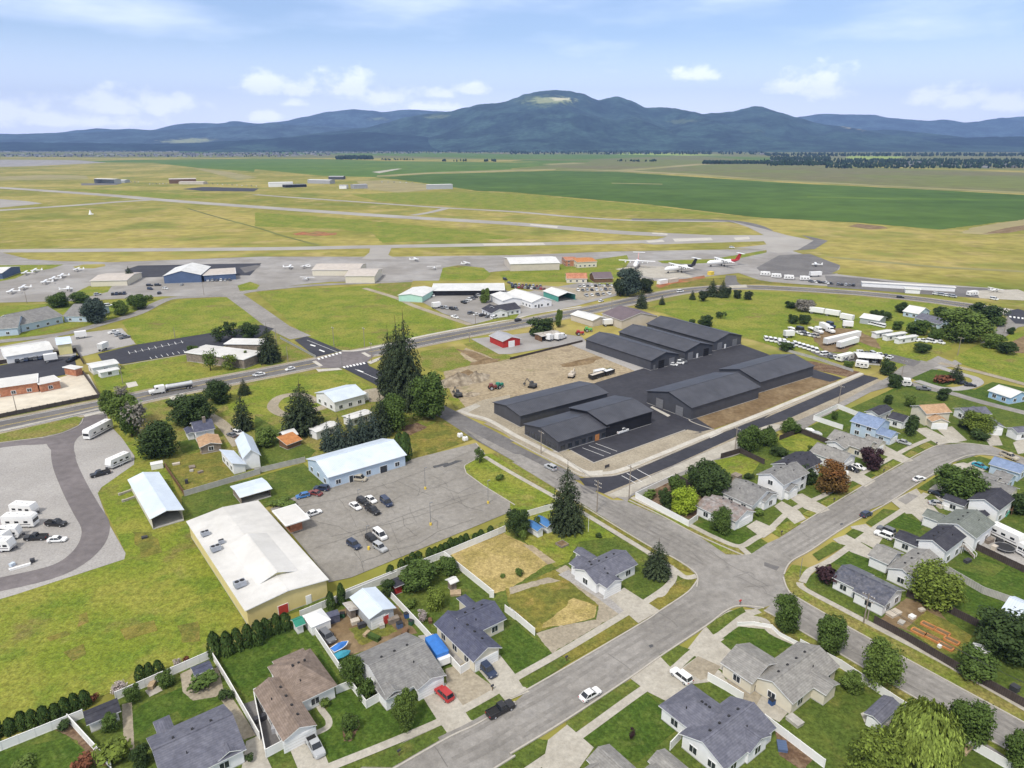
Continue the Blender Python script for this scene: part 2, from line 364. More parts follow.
# ---- runways, taxiways, aprons
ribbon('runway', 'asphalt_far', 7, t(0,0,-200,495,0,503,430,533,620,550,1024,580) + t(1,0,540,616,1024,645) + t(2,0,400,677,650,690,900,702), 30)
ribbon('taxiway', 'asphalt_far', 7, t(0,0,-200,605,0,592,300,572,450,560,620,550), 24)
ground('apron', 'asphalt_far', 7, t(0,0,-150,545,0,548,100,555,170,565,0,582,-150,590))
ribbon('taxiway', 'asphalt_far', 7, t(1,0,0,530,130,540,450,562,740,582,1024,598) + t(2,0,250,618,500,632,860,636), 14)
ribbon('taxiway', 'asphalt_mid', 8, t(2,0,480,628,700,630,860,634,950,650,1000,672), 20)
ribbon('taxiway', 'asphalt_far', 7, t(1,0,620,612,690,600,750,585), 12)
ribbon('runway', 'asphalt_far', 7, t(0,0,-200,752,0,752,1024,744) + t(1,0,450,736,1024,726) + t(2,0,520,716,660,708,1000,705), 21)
ground('apron', 'asphalt_far', 8, t(2,0,860,632,1000,665,1090,690,1200,712,1150,745,1060,762,980,745,640,735,520,722,640,690,1000,690,940,660))
ground('apron', 'asphalt_mid', 9, t(3,0,150,690,190,698,252,712,200,745,130,750,195,712))
mpaint = [t(2,0,535,712,600,708,610,716,545,720), t(2,0,640,704,790,700,800,710,650,716), t(2,0,880,700,940,696,945,706,890,710), t(2,0,80,646,190,655,185,663,80,652), t(2,0,560,680,620,684,620,690,560,685), t(2,0,-110,724,130,720,140,729,-100,732)]
for q in mpaint: ground('runway_marking', 'concrete_pale', 11, q)
ribbon('dirt_track', 'crop_olive', 6, t(0,0,740,585,860,620,1024,664) + t(1,0,100,690,250,730), 4)
ground('taxiway', 'asphalt_far', 8, t(1,0,455,735,540,735,525,768) + t(1,1,560,75,420,75,450,50))
# big apron band across the middle
ground('apron', 'asphalt_apron', 7, t(0,1,-150,35,0,48,115,76,430,88,700,78,1024,66) + t(1,1,420,66,560,66,1024,60) + t(2,1,420,45,1024,35) + t(3,1,100,40,150,55,240,80,300,105,290,135,560,165,900,190,1000,215,900,225,600,205,0,165) + t(2,1,900,130,600,165,480,150,0,120) + t(1,1,940,125,730,160,300,165,0,190) + t(0,1,900,215,640,222,330,240,-150,250))
ground('lawn', 'meadow', 9, t(0,1,-150,105,0,100,250,97,205,112,110,130,60,152,-150,190), rag=.8)
ground('lawn', 'prairie_grass', 9, t(0,1,288,106,330,97,412,95,416,103,370,112,300,112), rag=.6)
ground('lawn', 'prairie_grass', 8, t(0,1,110,76,170,58,1024,46) + t(1,1,430,38,445,50,420,62,0,66) + t(0,1,700,78,430,86,250,84), rag=.6)
ground('lawn', 'prairie_grass', 8, t(1,1,530,50,560,36,1024,28) + t(2,1,500,20,1000,5,1010,18,900,30,420,44,0,55) + t(1,1,560,60), rag=.6)
ground('lawn', 'meadow', 8, t(2,1,580,82,800,75,1010,40,1010,50,830,88,700,95,600,92), rag=.6)
ground('lawn', 'meadow', 9, t(0,1,300,205,350,182,440,182,425,205,340,226), rag=.5)
ground('parking_lot', 'asphalt_new', 9, t(0,1,490,118,545,101,800,96,1030,92,985,140,780,140,520,150))
ground('parking_lot', 'asphalt_apron', 8, t(0,1,440,182,700,165,950,140,1080,130) + t(1,1,340,155,0,200) + t(0,1,900,225,640,222,450,232,400,225))
ground('lawn', 'meadow', 9, t(0,1,935,180,985,165,1024,178,1010,195,945,202), rag=.5)
ground('parking_lot', 'asphalt_mid', 10, t(1,1,-60,110,0,100,25,100,0,118,-40,130))
ground('lawn', 'meadow', 9, t(1,1,725,160,740,110,800,100,900,110,930,135,900,160), rag=.5)
ground('lawn', 'meadow', 9, t(1,1,960,130,1024,120) + t(2,1,460,60,470,85,410,185,300,165,0,165) + t(1,1,1024,175,985,165), rag=.5)
ground('apron', 'concrete', 10, t(2,1,415,115,500,100,600,105,690,130,720,148,560,150))
ground('verge', 'dry_lawn', 9, t(2,1,560,195,720,155,840,148,900,145,1024,165) + t(3,1,200,180,0,172) + t(2,1,700,182), rag=.5)
ground('parking_lot', 'asphalt_mid', 9, t(3,1,-30,110,60,60,180,55,300,100,280,135,200,140,90,150,0,140))
ground('apron', 'asphalt_mid', 8, t(3,1,240,140,380,150,560,172,760,185,960,195,1030,225,900,232,600,212,250,185), rag=.5)
ground('apron', 'concrete', 9, t(3,1,830,200,1000,195,1050,215,1050,240,850,230))
ground('side_road', 'asphalt_mid', 10, t(2,1,845,165,850,140,890,140,895,165,920,185,850,185))
ground('concrete_pad', 'concrete', 11, t(2,1,860,180,930,176,935,188,870,190))
ground('dirt_track', 'crop_tan', 8, t(3,1,230,65,300,68,700,105,1100,125,1100,132,700,112,300,75))
ground('verge', 'prairie_grass', 9, t(3,1,265,132,330,100,560,115,1100,138,1100,205,960,190,600,140,450,135), rag=.5)
ground('lawn', 'meadow', 7, t(2,1,540,270,620,245,850,205,1024,205) + t(3,1,200,212,500,235,850,268,920,300,860,350,700,430,600,500,560,520,350,400,100,440,-20,400) + t(2,1,760,345,640,300), rag=.5)
# ---- highway
HWY = t(0,1,-150,765,0,735,405,652,700,590) + t(1,1,0,532,230,487,400,452,640,405,850,364) + t(2,1,0,337,200,298,400,258,600,215,720,197,860,187) + t(3,1,0,188,200,198,400,212,600,232,800,258,1000,287,1200,318)
ribbon('highway_shoulder', 'tan_gravel', 9, HWY, 17)
ribbon('highway', 'asphalt_mid', 10, HWY, 12.5)
for o_ in (-5.6,5.6): ribbon('road_line', 'white_paint', 12, HWY, .22, off=o_)
for o_ in (-.25,.25): ribbon('road_line', 'yellow_paint', 12, HWY, .14, off=o_)
ribbon('sidewalk', 'concrete_pale', 10, t(1,1,340,437,430,432,640,383,850,342,1024,310) + t(2,1,100,290,280,262), 2.0)
# ---- intersection
ribbon('side_road', 'asphalt_old', 9, t(0,1,905,205,1010,290) + t(1,1,0,275,95,345,180,385), 11, sm=False)
ground('side_road', 'asphalt_new', 12, t(1,1,155,394,205,380,345,437,240,462))
ground('intersection', 'asphalt_worn', 12, t(1,1,225,475,340,440,440,440,470,455,440,482,345,505,260,505))
ground('side_road', 'asphalt_new', 12, t(1,1,345,505,440,480,450,497,520,530,640,615,560,630,470,568))
for k in range(7):
 a0, a1 = t1(1,1,245 + k * 14,467 - k * 4), t1(1,1,252 + k * 14,465 - k * 4); b0, b1 = t1(1,1,258 + k * 14,471 - k * 4), t1(1,1,251 + k * 14,473 - k * 4)
 ground('crosswalk_stripe', 'white_paint', 14, [a0, a1, b0, b1])
for k in range(7):
 a0, a1 = t1(1,1,345 + k * 13,500 - k * 2.6), t1(1,1,352 + k * 13,498 - k * 2.6); b0, b1 = t1(1,1,358 + k * 13,504 - k * 2.6), t1(1,1,351 + k * 13,506 - k * 2.6)
 ground('crosswalk_stripe', 'white_paint', 14, [a0, a1, b0, b1])
for q in (t(1,1,225,480,240,476,268,496,255,500), t(1,1,418,446,432,443,458,458,446,462), t(1,1,240,510,330,505,345,512,250,520), t(1,1,440,482,495,462,505,468,455,490)):
 ground('kerb_ramp', 'concrete_pale', 14, q)
for q in (t(1,1,205,395,330,445), t(1,1,395,510,500,556)): ribbon('road_line', 'white_paint', 14, q, .2, sm=False)
for q in (t(1,1,220,412,240,418,236,421,216,415), t(1,1,405,512,428,520,424,523,402,515), t(1,1,255,432,276,440,272,443,251,435)): ground('road_marking', 'white_paint', 14, q)
# ---- north-west: fields, roads and lots
ground('lawn', 'meadow', 6, t(0,1,-200,300,0,262,200,250,300,240,480,235,620,235,560,270,400,325,250,360,0,395,-200,420), rag=.4)
ground('lawn', 'meadow', 7, t(0,1,480,325,700,238,900,226,1020,320,840,365,540,412), rag=.4)
ground('lawn', 'meadow', 7, t(1,1,5,205,480,178,600,250,850,335,640,385,430,430,340,436,200,380), rag=.4)
ground('verge', 'verge', 8, t(1,1,470,180,500,170,620,165,590,240,560,235), rag=.4)
ribbon('lane', 'asphalt_old', 9, t(0,1,-200,420,0,400,250,370,420,325,540,290,630,245,700,228,900,218) + t(1,1,0,200,240,178,480,168,620,162), 7)
ribbon('dirt_track', 'tan_gravel', 9, t(1,1,430,190,560,230,640,265,850,335), 4)
ground('gravel_yard', 'gravel', 8, t(0,1,260,385,330,365,480,348,535,410,400,440,320,460), rag=.5)
ground('parking_lot', 'asphalt_new', 9, t(0,1,385,450,530,414,700,388,840,365,1030,335,1080,350,1000,395,740,447,480,490,400,475))
for k in range(9):
 a = t1(0,1,505 + k * 26,440 - k * 5.4); b = t1(0,1,512 + k * 26,450 - k * 5.4); ribbon('parking_line', 'white_paint', 12, [a, b], .18, sm=False)
 a = t1(0,1,590 + k * 22,462 - k * 4.4); b = t1(0,1,598 + k * 22,470 - k * 4.4); ribbon('parking_line', 'white_paint', 12, [a, b], .18, sm=False)
ribbon('parking_line', 'white_paint', 12, t(0,1,510,446,725,402), .18, sm=False)
ribbon('kerb', 'kerb', 10, t(0,1,480,495,600,474,745,449), .4, h=.13, sm=False)
ground('lawn', 'meadow', 8, t(0,1,365,535,480,494,745,452,800,505,1030,490,1030,508,560,602,410,632), rag=.3)
ground('yard_grass', 'verge', 7, t(0,1,1000,395,1060,360) + t(1,1,60,350,240,462,200,478,0,520) + t(0,1,1000,515), rag=.3)
ground('school_yard', 'concrete_yard', 8, t(0,1,-200,640,0,610,280,530,350,530,395,612,0,700,-200,740))
ground('parking_lot', 'asphalt_new', 9, t(0,1,-200,540,0,495,180,462,290,458,300,490,290,525,150,552,0,575,-200,615))
ground('yard', 'gravel', 7, t(0,1,-200,450,0,420,220,380,300,395,300,460,0,490,-200,530))
ground('verge', 'verge', 8, t(0,1,-200,742,0,703,390,617,410,632,0,718,-200,758), rag=.2)
ribbon('rail_siding', 'concrete', 11, t(0,1,-200,790,0,752,300,686,410,662,420,672), 1.6)
ground('kerb_apron', 'concrete_pale', 12, t(0,1,328,690,410,672,415,680,335,698))
ground('concrete_pad', 'concrete_pale', 11, t(0,1,665,620,720,605,735,615,680,634))
# ---- RV storage yard
ground('gravel_yard', 'gravel', 7, t(0,2,-200,215,0,170,170,148,280,108,340,68,418,50,432,100,480,150,530,222,528,255,400,345,385,368,430,490,495,605,490,628,300,690,60,768,-250,860))
ribbon('yard_drive', 'asphalt_worn', 9, t(0,2,375,60,325,110,255,165,252,240,292,340,340,430,378,505,345,590,230,670,0,728,-200,770), 6.2)
ribbon('yard_drive', 'asphalt_worn', 8.5, t(0,2,300,130,200,160,100,166,0,178,-200,212), 5.5)
ground('yard_drive', 'asphalt_worn', 9.5, t(0,2,215,215,190,185,170,150,290,108,345,66,418,55,420,90,310,145,285,180,300,225))
ground('verge', 'verge', 10, t(0,2,-100,160,0,135,300,66,326,72,310,100,240,130,160,148,0,168,-100,185), rag=.2)
ribbon('kerb', 'kerb', 10, t(0,2,-100,190,0,170,165,149,245,131,312,101,328,74), .25, h=.13)
# ---- big meadow at the lower left and the lots along the warehouse
ground('meadow', 'meadow', 5, t(0,2,-250,850,60,768,300,690,490,628,495,605,385,368,400,345,528,255,532,222,440,100,430,60,600,40,640,200,700,380,830,620,960,750) + t(0,3,960,200,830,320,0,640,-250,740), rag=.2)
ground('lawn', 'verge', 6, t(0,1,430,680,560,625,1024,545) + t(1,1,240,520,345,512,480,585,620,650,720,700) + t(1,2,640,230,560,120,210,230) + t(0,2,1030,290,720,380,640,240,520,60), rag=.2)
ground('lawn', 'meadow', 7, t(1,1,-120,600,80,545,345,515,480,590,410,640,250,660,60,690,-100,680), rag=.2)
ground('lawn', 'lawn', 7, t(0,2,715,380,860,340,1024,300) + t(1,2,190,250,275,330,180,375,40,425) + t(0,2,1024,400,900,420,720,480), rag=.2)
ground('yard_grass', 'dry_lawn', 8, t(0,2,645,238,860,190,920,300,735,358), rag=.3)
ground('yard_grass', 'lawn', 8, t(0,2,700,165,790,150,800,190,720,212), rag=.3)
ribbon('gravel_drive', 'tan_gravel', 9, t(0,2,940,180,880,100,820,60), 4)
ribbon('gravel_drive', 'tan_gravel', 9, t(1,1,500,590,430,600,250,665,130,690,70,660,100,620,180,610,250,640), 4)
ground('gravel_yard', 'tan_gravel', 9, t(1,1,440,590,540,600,560,630,450,640), rag=.3)
ground('lawn', 'lawn', 8, t(1,2,0,60,130,140,240,200,210,235,120,240,0,290), rag=.3)
ground('yard_grass', 'dry_lawn', 8, t(1,2,600,130,745,80,875,150,640,232), rag=.3)
ground('dirt_yard', 'bark_mulch', 9, t(1,2,560,110,640,90,680,110,610,140), rag=.4)
# ---- church parking lot
LOT = t(1,2,150,385,285,330,600,238,870,170,905,215,930,212,824,260,830,290,900,340,1024,415,1010,440,720,560,380,700,290,720,285,700,130,510,60,430)
ground('parking_lot', 'asphalt_lot', 9, LOT)
rc = random.Random(3)
def crack(pts, w=.085, m='crack_seal'):
 wp = [P(*p) for p in pts]; q = [wp[0]]
 for a, b in zip(wp, wp[1:]):
  n = max(2, int((b - a).length / 1.6)); d = (b - a).normalized(); pn = Vector((-d.y, d.x, 0))
  for j in range(1, n + 1): q.append(a.lerp(b, j / n) + pn * rc.uniform(-.22,.22) * (0 if j == n else 1))
 ribbon('road_crack', m, 14, None, w, sm=False, world_pts=q)
for q in ((160,425,340,390,560,320,720,260,860,200), (230,590,420,520,580,460,760,400,900,360), (300,540,480,500,640,460,840,390), (200,470,330,500,400,540,470,520), (560,320,640,360,700,380), (620,330,650,350,640,380),
   (760,380,830,420,900,440), (700,350,730,340,800,370,860,340), (420,640,520,600,640,570,720,520,860,470), (580,460,590,500,640,540), (390,600,420,640,430,680), (500,330,520,350,550,345), (470,560,520,590,540,620), (690,460,720,480,720,510), (800,380,815,410,840,430), (330,390,360,430,380,440), (780,260,840,280,860,310), (700,300,740,320,760,345)):
 crack(t(1,2, *q))
for k in range(26):                       # many fine cracks over the old lot
 x, y = rc.uniform(330,860), rc.uniform(280,620)
 if y > 760 - .34 * x + 60 or y < 470 - .28 * x: continue
 dx, dy = ((1,-.42), (.35,.75))[k % 2]; L_ = rc.uniform(40,130); crack(t(1,2, x, y, x + dx * L_ * .5, y + dy * L_ * .5 + rc.uniform(-8,8), x + dx * L_, y + dy * L_), .06)
for q in ((700,262,760,248,765,254,705,270), (740,262,790,240,820,240,745,268)): ground('tar_patch', 'tar_dark', 14, t(1,2, *q), rag=.2)
ground('lawn', 'meadow', 10, t(1,2,824,260,905,215,930,212,1024,270) + t(2,2,100,340,185,385,160,430,60,455,0,430,0,400) + t(1,2,900,340,830,290), rag=.1)
ribbon('kerb', 'kerb', 11, t(1,2,870,172,905,215,828,258,824,266,832,290,900,340,1024,416), .25, h=.13, sm=False)
ground('planting_strip', 'verge', 10, t(1,2,360,745,540,680,720,585,980,478,1000,510,740,615,520,700,360,765), rag=.1)
ground('lawn', 'lawn', 8, t(1,3,0,175,270,60,285,110,60,190,0,225), rag=.2)
# ---- street running from the intersection down to the lower right
ground('street', 'asphalt_mid', 9, t(1,1,560,600,640,600,780,670) + t(1,2,820,60,1024,165) + t(2,2,0,165,250,290,300,320,100,300,0,240) + t(1,2,1024,245,870,160,740,75) + t(1,1,600,640))
ground('street', 'asphalt_old', 10, t(1,2,820,110,1024,215) + t(2,2,40,215,300,345,400,395,470,398,600,460,740,535,920,615,1024,690) + t(3,3,90,60,140,105,430,270,1060,612,1060,760,940,690,715,560,500,440,300,320,140,228,0,150) + t(2,3,905,130,740,20) + t(2,2,735,690,640,625,540,575,260,400,180,350,0,240) + t(1,2,1024,245,880,160))
ground('street', 'asphalt_old', 11, t(1,3,540,780,560,768,760,652,870,600,1024,510) + t(2,3,80,456,300,325,510,205,590,152,700,75,740,20) + t(2,2,745,690,900,620) + t(3,2,-40,590,60,545,145,490,260,420,370,352,440,303,550,247,640,197,690,178,790,172,900,185,1100,255,1100,290,950,226,850,216,760,236,700,280,600,335,500,400,420,432,320,502,190,590,105,640,78,690) + t(3,3,90,60,0,150) + t(2,3,905,130,850,150,770,212,590,332,480,410,220,582,0,715) + t(1,3,1024,722,940,775,900,800))
for q in ((2,3,385,320,430,350,480,390), (2,3,580,155,630,185,660,215), (1,3,700,680,730,720,760,768), (3,2,140,510,170,540,200,550), (3,2,370,350,420,400), (3,2,520,270,580,300)): crack(t(*q))
for q in ((2,2,780,590,860,650,940,690,1020,740), (2,2,340,400,420,440,560,520,700,590,760,640), (2,2,880,700,940,680,960,690), (2,2,920,740,990,735,1010,760), (3,3,320,300,420,350,600,460,720,530), (3,3,760,560,880,620,1000,690), (3,3,0,80,100,130,180,190), (2,3,900,20,980,60,1024,50), (3,3,885,612,920,632), (3,3,330,305,352,296)): crack(t(*q))
for q in ((2,2,275,335,350,350,330,372,290,370), (3,2,0,640,60,660,50,675,0,655)): ground('tar_patch', 'asphalt_mid', 13, t(*q), rag=.3)
ground('manhole', 'tar_dark', 14, t(2,3,545,288,560,283,566,292,552,298)); ground('manhole', 'tar_dark', 14, t(3,2,298,490,308,486,312,492,302,496))
# new road along the storage yard with pale old strip beside it
ground('street', 'asphalt_old', 9, t(2,2,390,372,640,260,880,160,1024,95) + t(3,1,80,735,300,640,480,545,540,500,680,455,740,480,840,420,900,365,960,300,1010,285,1080,270,1080,330,1000,345,900,420,780,490,640,520,560,560,420,600,250,690,100,780) + t(3,2,80,110,0,150) + t(2,2,900,215,700,290,480,380,460,400))
ribbon('gravel_shoulder', 'tan_gravel', 8.5, t(2,2,372,372,640,262,880,154,1000,104) + t(3,1,80,716,300,620,452,550), 7)
ground('gravel_shoulder', 'concrete', 10, t(2,2,380,378,640,265,900,150,1024,95) + t(3,1,80,730,100,740) + t(3,2,60,110,0,140) + t(2,2,900,200,700,275,520,345,460,385), rag=.15)
ground('street', 'asphalt_new', 11, t(2,2,272,310,400,302,480,282,800,145,1024,58) + t(3,1,0,705,220,610,395,532,452,545,300,615,80,712) + t(3,2,0,105) + t(2,2,880,150,640,260,370,370,300,345))
for q in ((2,2,460,290,520,325), (2,2,500,275,555,305), (2,2,440,300,495,330)): ribbon('road_line', 'white_paint', 14, t(*q), .2, sm=False)
# ---- storage complex
ground('dirt_yard', 'dirt', 6, t(1,1,740,520,830,425,960,470,1024,470) + t(2,1,60,450,285,405,420,430,560,500,360,560,0,620,-80,700) + t(1,1,800,660,770,600), rag=.5)
ground('verge', 'verge', 7, t(1,1,650,440,780,420,830,470,870,490,740,520,660,500), rag=.4)
ground('verge', 'verge', 7, t(1,1,820,410,880,400,1020,465,960,478), rag=.3)
ground('verge', 'meadow', 8, t(1,1,760,620,800,625,830,660,790,668), rag=.3)
for q in ((1,1,760,540,840,510,900,540,820,570), (2,1,190,492,340,458,370,465,250,500), (1,1,790,430,860,440,960,480,900,490)): ground('dirt_heap_base', 'brown_soil', 8, t(*q), rag=.5)
ground('yard', 'asphalt_apron', 8, t(2,1,0,375,120,360,280,380,300,400,0,450) + t(1,1,960,450,850,390), rag=.2)
ground('yard', 'gravel', 8, t(2,1,230,410,300,400,540,500,500,520), rag=.2)
ground('dirt_yard', 'tan_gravel', 7, t(1,2,790,45,900,0) + t(2,1,0,610,0,690,60,740,60,768) + t(2,2,160,200,240,200,330,250,730,130,800,110,820,135,450,275,370,290,300,285,200,232,0,135) + t(1,2,1000,115,800,55))
ground('parking_lot', 'asphalt_new', 10, t(2,1,340,562,520,508,640,470,900,408,1010,448,1024,455) + t(3,1,160,500,310,545,260,560,100,520,0,600) + t(2,1,960,600,730,700,800,745,720,765) + t(2,2,760,130,700,118,330,250,238,200,180,165) + t(2,1,200,640))
ground('bare_lot', 'brown_soil', 8, t(2,1,705,700,960,600,1024,570) + t(3,1,0,590,100,535,200,530,290,555,150,610,0,670) + t(2,1,1000,680,800,745,740,725), rag=.15)
ground('bare_lot', 'bark_mulch', 7, t(3,1,110,470,200,480,380,520,330,540,150,500), rag=.3)
ribbon('kerb', 'kerb', 11, t(2,1,712,700,706,712,740,728,800,748), .3, h=.13)
ribbon('kerb', 'kerb', 11, t(2,2,238,200,330,250,690,120), .3, h=.13, sm=False)
ribbon('kerb', 'kerb', 11, t(2,2,0,155,230,275,290,300,370,303,480,278,800,142,1024,55) + t(3,1,220,605,392,530), .35, h=.13)
ribbon('gravel_strip', 'tan_gravel', 9.5, t(1,2,920,88,1000,125) + t(2,2,60,168,200,242,290,290,360,298,440,284,600,220,800,138,1024,50) + t(3,1,220,600,385,532), 4.5)
ground('gravel_strip', 'tan_gravel', 9.2, t(2,2,330,250,700,112,760,128,800,125,440,275,370,285))
ribbon('sidewalk', 'concrete_pale', 11, t(1,1,800,672,850,690) + t(1,2,920,80,1024,140) + t(2,2,60,160,200,232,290,282,360,290,440,276,600,212,800,130,1024,42) + t(3,1,100,640,385,525), 1.9)
ground('concrete_pad', 'concrete_pale', 12, t(2,2,290,285,365,278,365,300,300,300)); ground('concrete_pad', 'concrete_pale', 12, t(2,2,770,135,820,120,840,130,790,152))
ground('driveway', 'concrete', 10, t(1,1,800,672,870,645,890,655,830,685))
ground('walkway', 'concrete_pale', 12, t(2,2,168,205,540,75,556,82,190,208))
ground('walkway', 'concrete_pale', 12, t(2,1,552,660,560,656,632,692,622,698))
for k in range(5): ribbon('parking_line', 'white_paint', 12, t(2,2,285 + k * 26,190 - k * 9,370 + k * 26,222 - k * 9), .15, sm=False) if k < 3 else None
# ---- verges and pavements along the streets
ground('verge', 'verge', 11, t(1,2,935,212,950,208,1024,245) + t(2,2,0,245,180,352,175,375,0,275) + t(1,2,1024,272), rag=.1)
ground('verge', 'dry_lawn', 11, t(2,2,270,402,540,570,640,622,705,665,725,685,640,660,560,600,268,430), rag=.1)
ribbon('sidewalk', 'concrete', 12, t(1,2,905,225,1024,295) + t(2,2,0,285,170,380,290,448,450,545,540,600,640,665,690,700,735,695), 1.5)
ground('verge', 'dry_lawn', 11, t(2,2,740,710,690,705,620,740) + t(2,3,535,125,590,148,640,118,700,75,735,30,740,20), rag=.05)
ribbon('sidewalk', 'concrete', 12, t(1,3,200,810,300,765,500,685,720,592,830,535,950,468) + t(2,3,0,428,200,315,450,165,530,118,620,55,645,10) + t(2,2,630,655), 1.6)
ground('verge', 'lawn', 11, t(1,3,380,765,735,602,755,630,745,650,540,768), rag=.05)
ground('verge', 'lawn', 11, t(1,3,828,550,960,475,985,505,880,585,850,582), rag=.05)
ground('verge', 'lawn', 11, t(2,3,35,425,205,330,240,350,80,456,50,450), rag=.05)
ground('verge', 'dry_lawn', 11, t(2,3,205,330,460,170,500,185,490,210,240,350), rag=.05)
ground('verge', 'lawn', 11, t(2,3,220,590,440,440,490,420,515,440,490,475,255,632,225,612), rag=.05)
ground('verge', 'lawn', 11, t(2,3,40,705,110,655,150,665,168,690,60,765,35,745), rag=.05)
ground('verge', 'lawn', 11, t(2,3,588,325,660,285,712,305,630,372,595,350), rag=.05)
ground('verge', 'lawn', 11, t(2,3,770,210,850,160,915,135,935,165,840,225,800,245), rag=.05)
ground('verge', 'verge', 11, t(2,3,965,150,1024,130) + t(3,3,0,150,140,230,300,322,500,442,715,562,940,692,1060,765,1060,800,900,690,550,495,140,270,0,215) + t(2,3,960,170), rag=.05)
ground('corner_pavement', 'concrete', 9, t(2,3,700,300,770,210,860,150,960,145,1010,190,1100,230,1100,260,900,220,740,340))
ribbon('sidewalk', 'concrete', 12, t(2,3,60,790,270,645,500,478,640,385,720,315,830,245,920,175,980,150), 1.6)
ribbon('sidewalk', 'concrete', 12, t(2,3,920,175,1000,190) + t(3,3,30,235,140,285), 1.6)
for q, m_ in (((2,3,0,490,80,456,510,205,590,152,700,78,738,30), 0), ((2,3,0,716,220,582,480,410,590,332,770,212,850,152,905,132,1000,140), 0), ((3,2,145,490,370,352,550,247,690,178,790,172,900,185), 0), ((3,2,78,690,105,640,190,590,320,502,500,400,600,335,760,236,850,216,950,226), 0), ((2,2,470,398,600,460,740,535,920,615), 0), ((3,3,75,20,95,70,140,105,430,270,1060,612), 0), ((3,3,0,150,140,228,500,440,940,690,1060,760), 0), ((2,2,180,350,260,402,540,573,640,622,715,670,738,700,735,740), 0), ((1,3,540,778,760,652,870,600,1024,510), 0), ((1,3,940,775,1024,722), 0)):
 ribbon('kerb', 'kerb', 12, t(*q), .3, h=.12)
# east side of street, corner and lots
ground('verge', 'verge', 11, t(2,2,462,402,480,390,700,495,900,585,920,612,850,610,740,535,600,462), rag=.05)
ribbon('sidewalk', 'concrete', 12, t(2,2,480,385,700,490,800,540,900,578,960,550,1024,510) + t(3,2,110,435,240,375,330,320,480,240,560,195,640,160,690,145), 1.6)
ribbon('sidewalk', 'concrete', 12, t(2,2,905,578,940,610), 1.6)
ground('verge', 'lawn', 11, t(2,2,925,580,985,545,1015,565,950,608), rag=.05)
for q in ((3,2,22,520,110,470,145,488,60,542), (3,2,150,450,185,430,215,450,185,465), (3,2,220,405,330,345,365,360,255,422), (3,2,362,325,395,308,425,325,395,340), (3,2,422,290,510,238,550,252,450,305), (3,2,550,220,580,200,618,215,585,232), (3,2,608,185,640,168,672,182,640,200)): ground('verge', 'verge', 11, t(*q), rag=.05)
for q in ((3,2,400,485,470,430,525,438,430,502), (3,2,320,530,350,508,398,525,360,552), (3,2,190,610,270,560,322,575,215,635), (3,2,605,350,680,300,690,320,640,360), (3,2,765,240,800,218,850,230,800,252)): ground('verge', 'lawn', 11, t(*q), rag=.05)
ribbon('sidewalk', 'concrete', 12, t(3,2,150,720,180,675,250,640,350,570,440,505,540,440,640,370), 1.6)
ribbon('sidewalk', 'concrete', 12, t(3,3,140,40,160,65,300,140,480,235,700,350,1060,555), 1.5)
ground('verge', 'verge', 9, t(3,2,80,690,110,650,180,660,150,720) + t(3,3,150,30,160,60,300,130,480,228,1060,545,1060,612,430,270,140,105,85,60,75,20), rag=.05)
ground('lawn', 'lawn', 9, t(3,2,160,715,200,680,290,740,400,800) + t(3,3,430,190,420,200,300,130,170,60,150,30), rag=.05)

for q in (((0,3,300,170,340,150,350,190,300,215)), ((0,3,250,310,330,280,350,320,280,350)), ((0,3,190,250,260,230,270,250,200,270)), ((0,2,520,520,600,520,640,600,560,620)), ((0,3,480,220,600,190,620,230,500,260)), ((0,3,700,210,780,190,790,270,720,280))): ground('worn_patch', 'dry_lawn', 5.6, t(*q), rag=.9)

for nm_, q, off in (('street', (1,3,760,710,900,640,1000,580), 0), ('street', (2,3,0,600,250,455,550,268,760,140), 0)):
 for o_ in (-3.2,-1.5,1.5,3.2): ribbon('tyre_lane', 'asphalt_lane', 12, t(*q), .75, off=o_)
for q in ((3,2,60,600,250,490,450,370,650,255,800,205), (3,3,60,90,400,310,740,500,1040,680), (2,2,150,285,330,390,600,530,800,640)):
 for o_ in (-2.6,-1.1,1.1,2.6): ribbon('tyre_lane', 'asphalt_lane', 12, t(*q), .7, off=o_)

ground('lawn', 'lawn', 2, [(-500,740), (1500,740), (1700,1300), (-700,1300)])
ribbon('street', 'asphalt_old', 8, [(490,720), (430,757), (250,870), (50,1000)], 10.2, sm=False)
ribbon('street', 'asphalt_old', 8, [(960,715), (1030,752), (1200,845), (1400,955)], 10.5, sm=False)
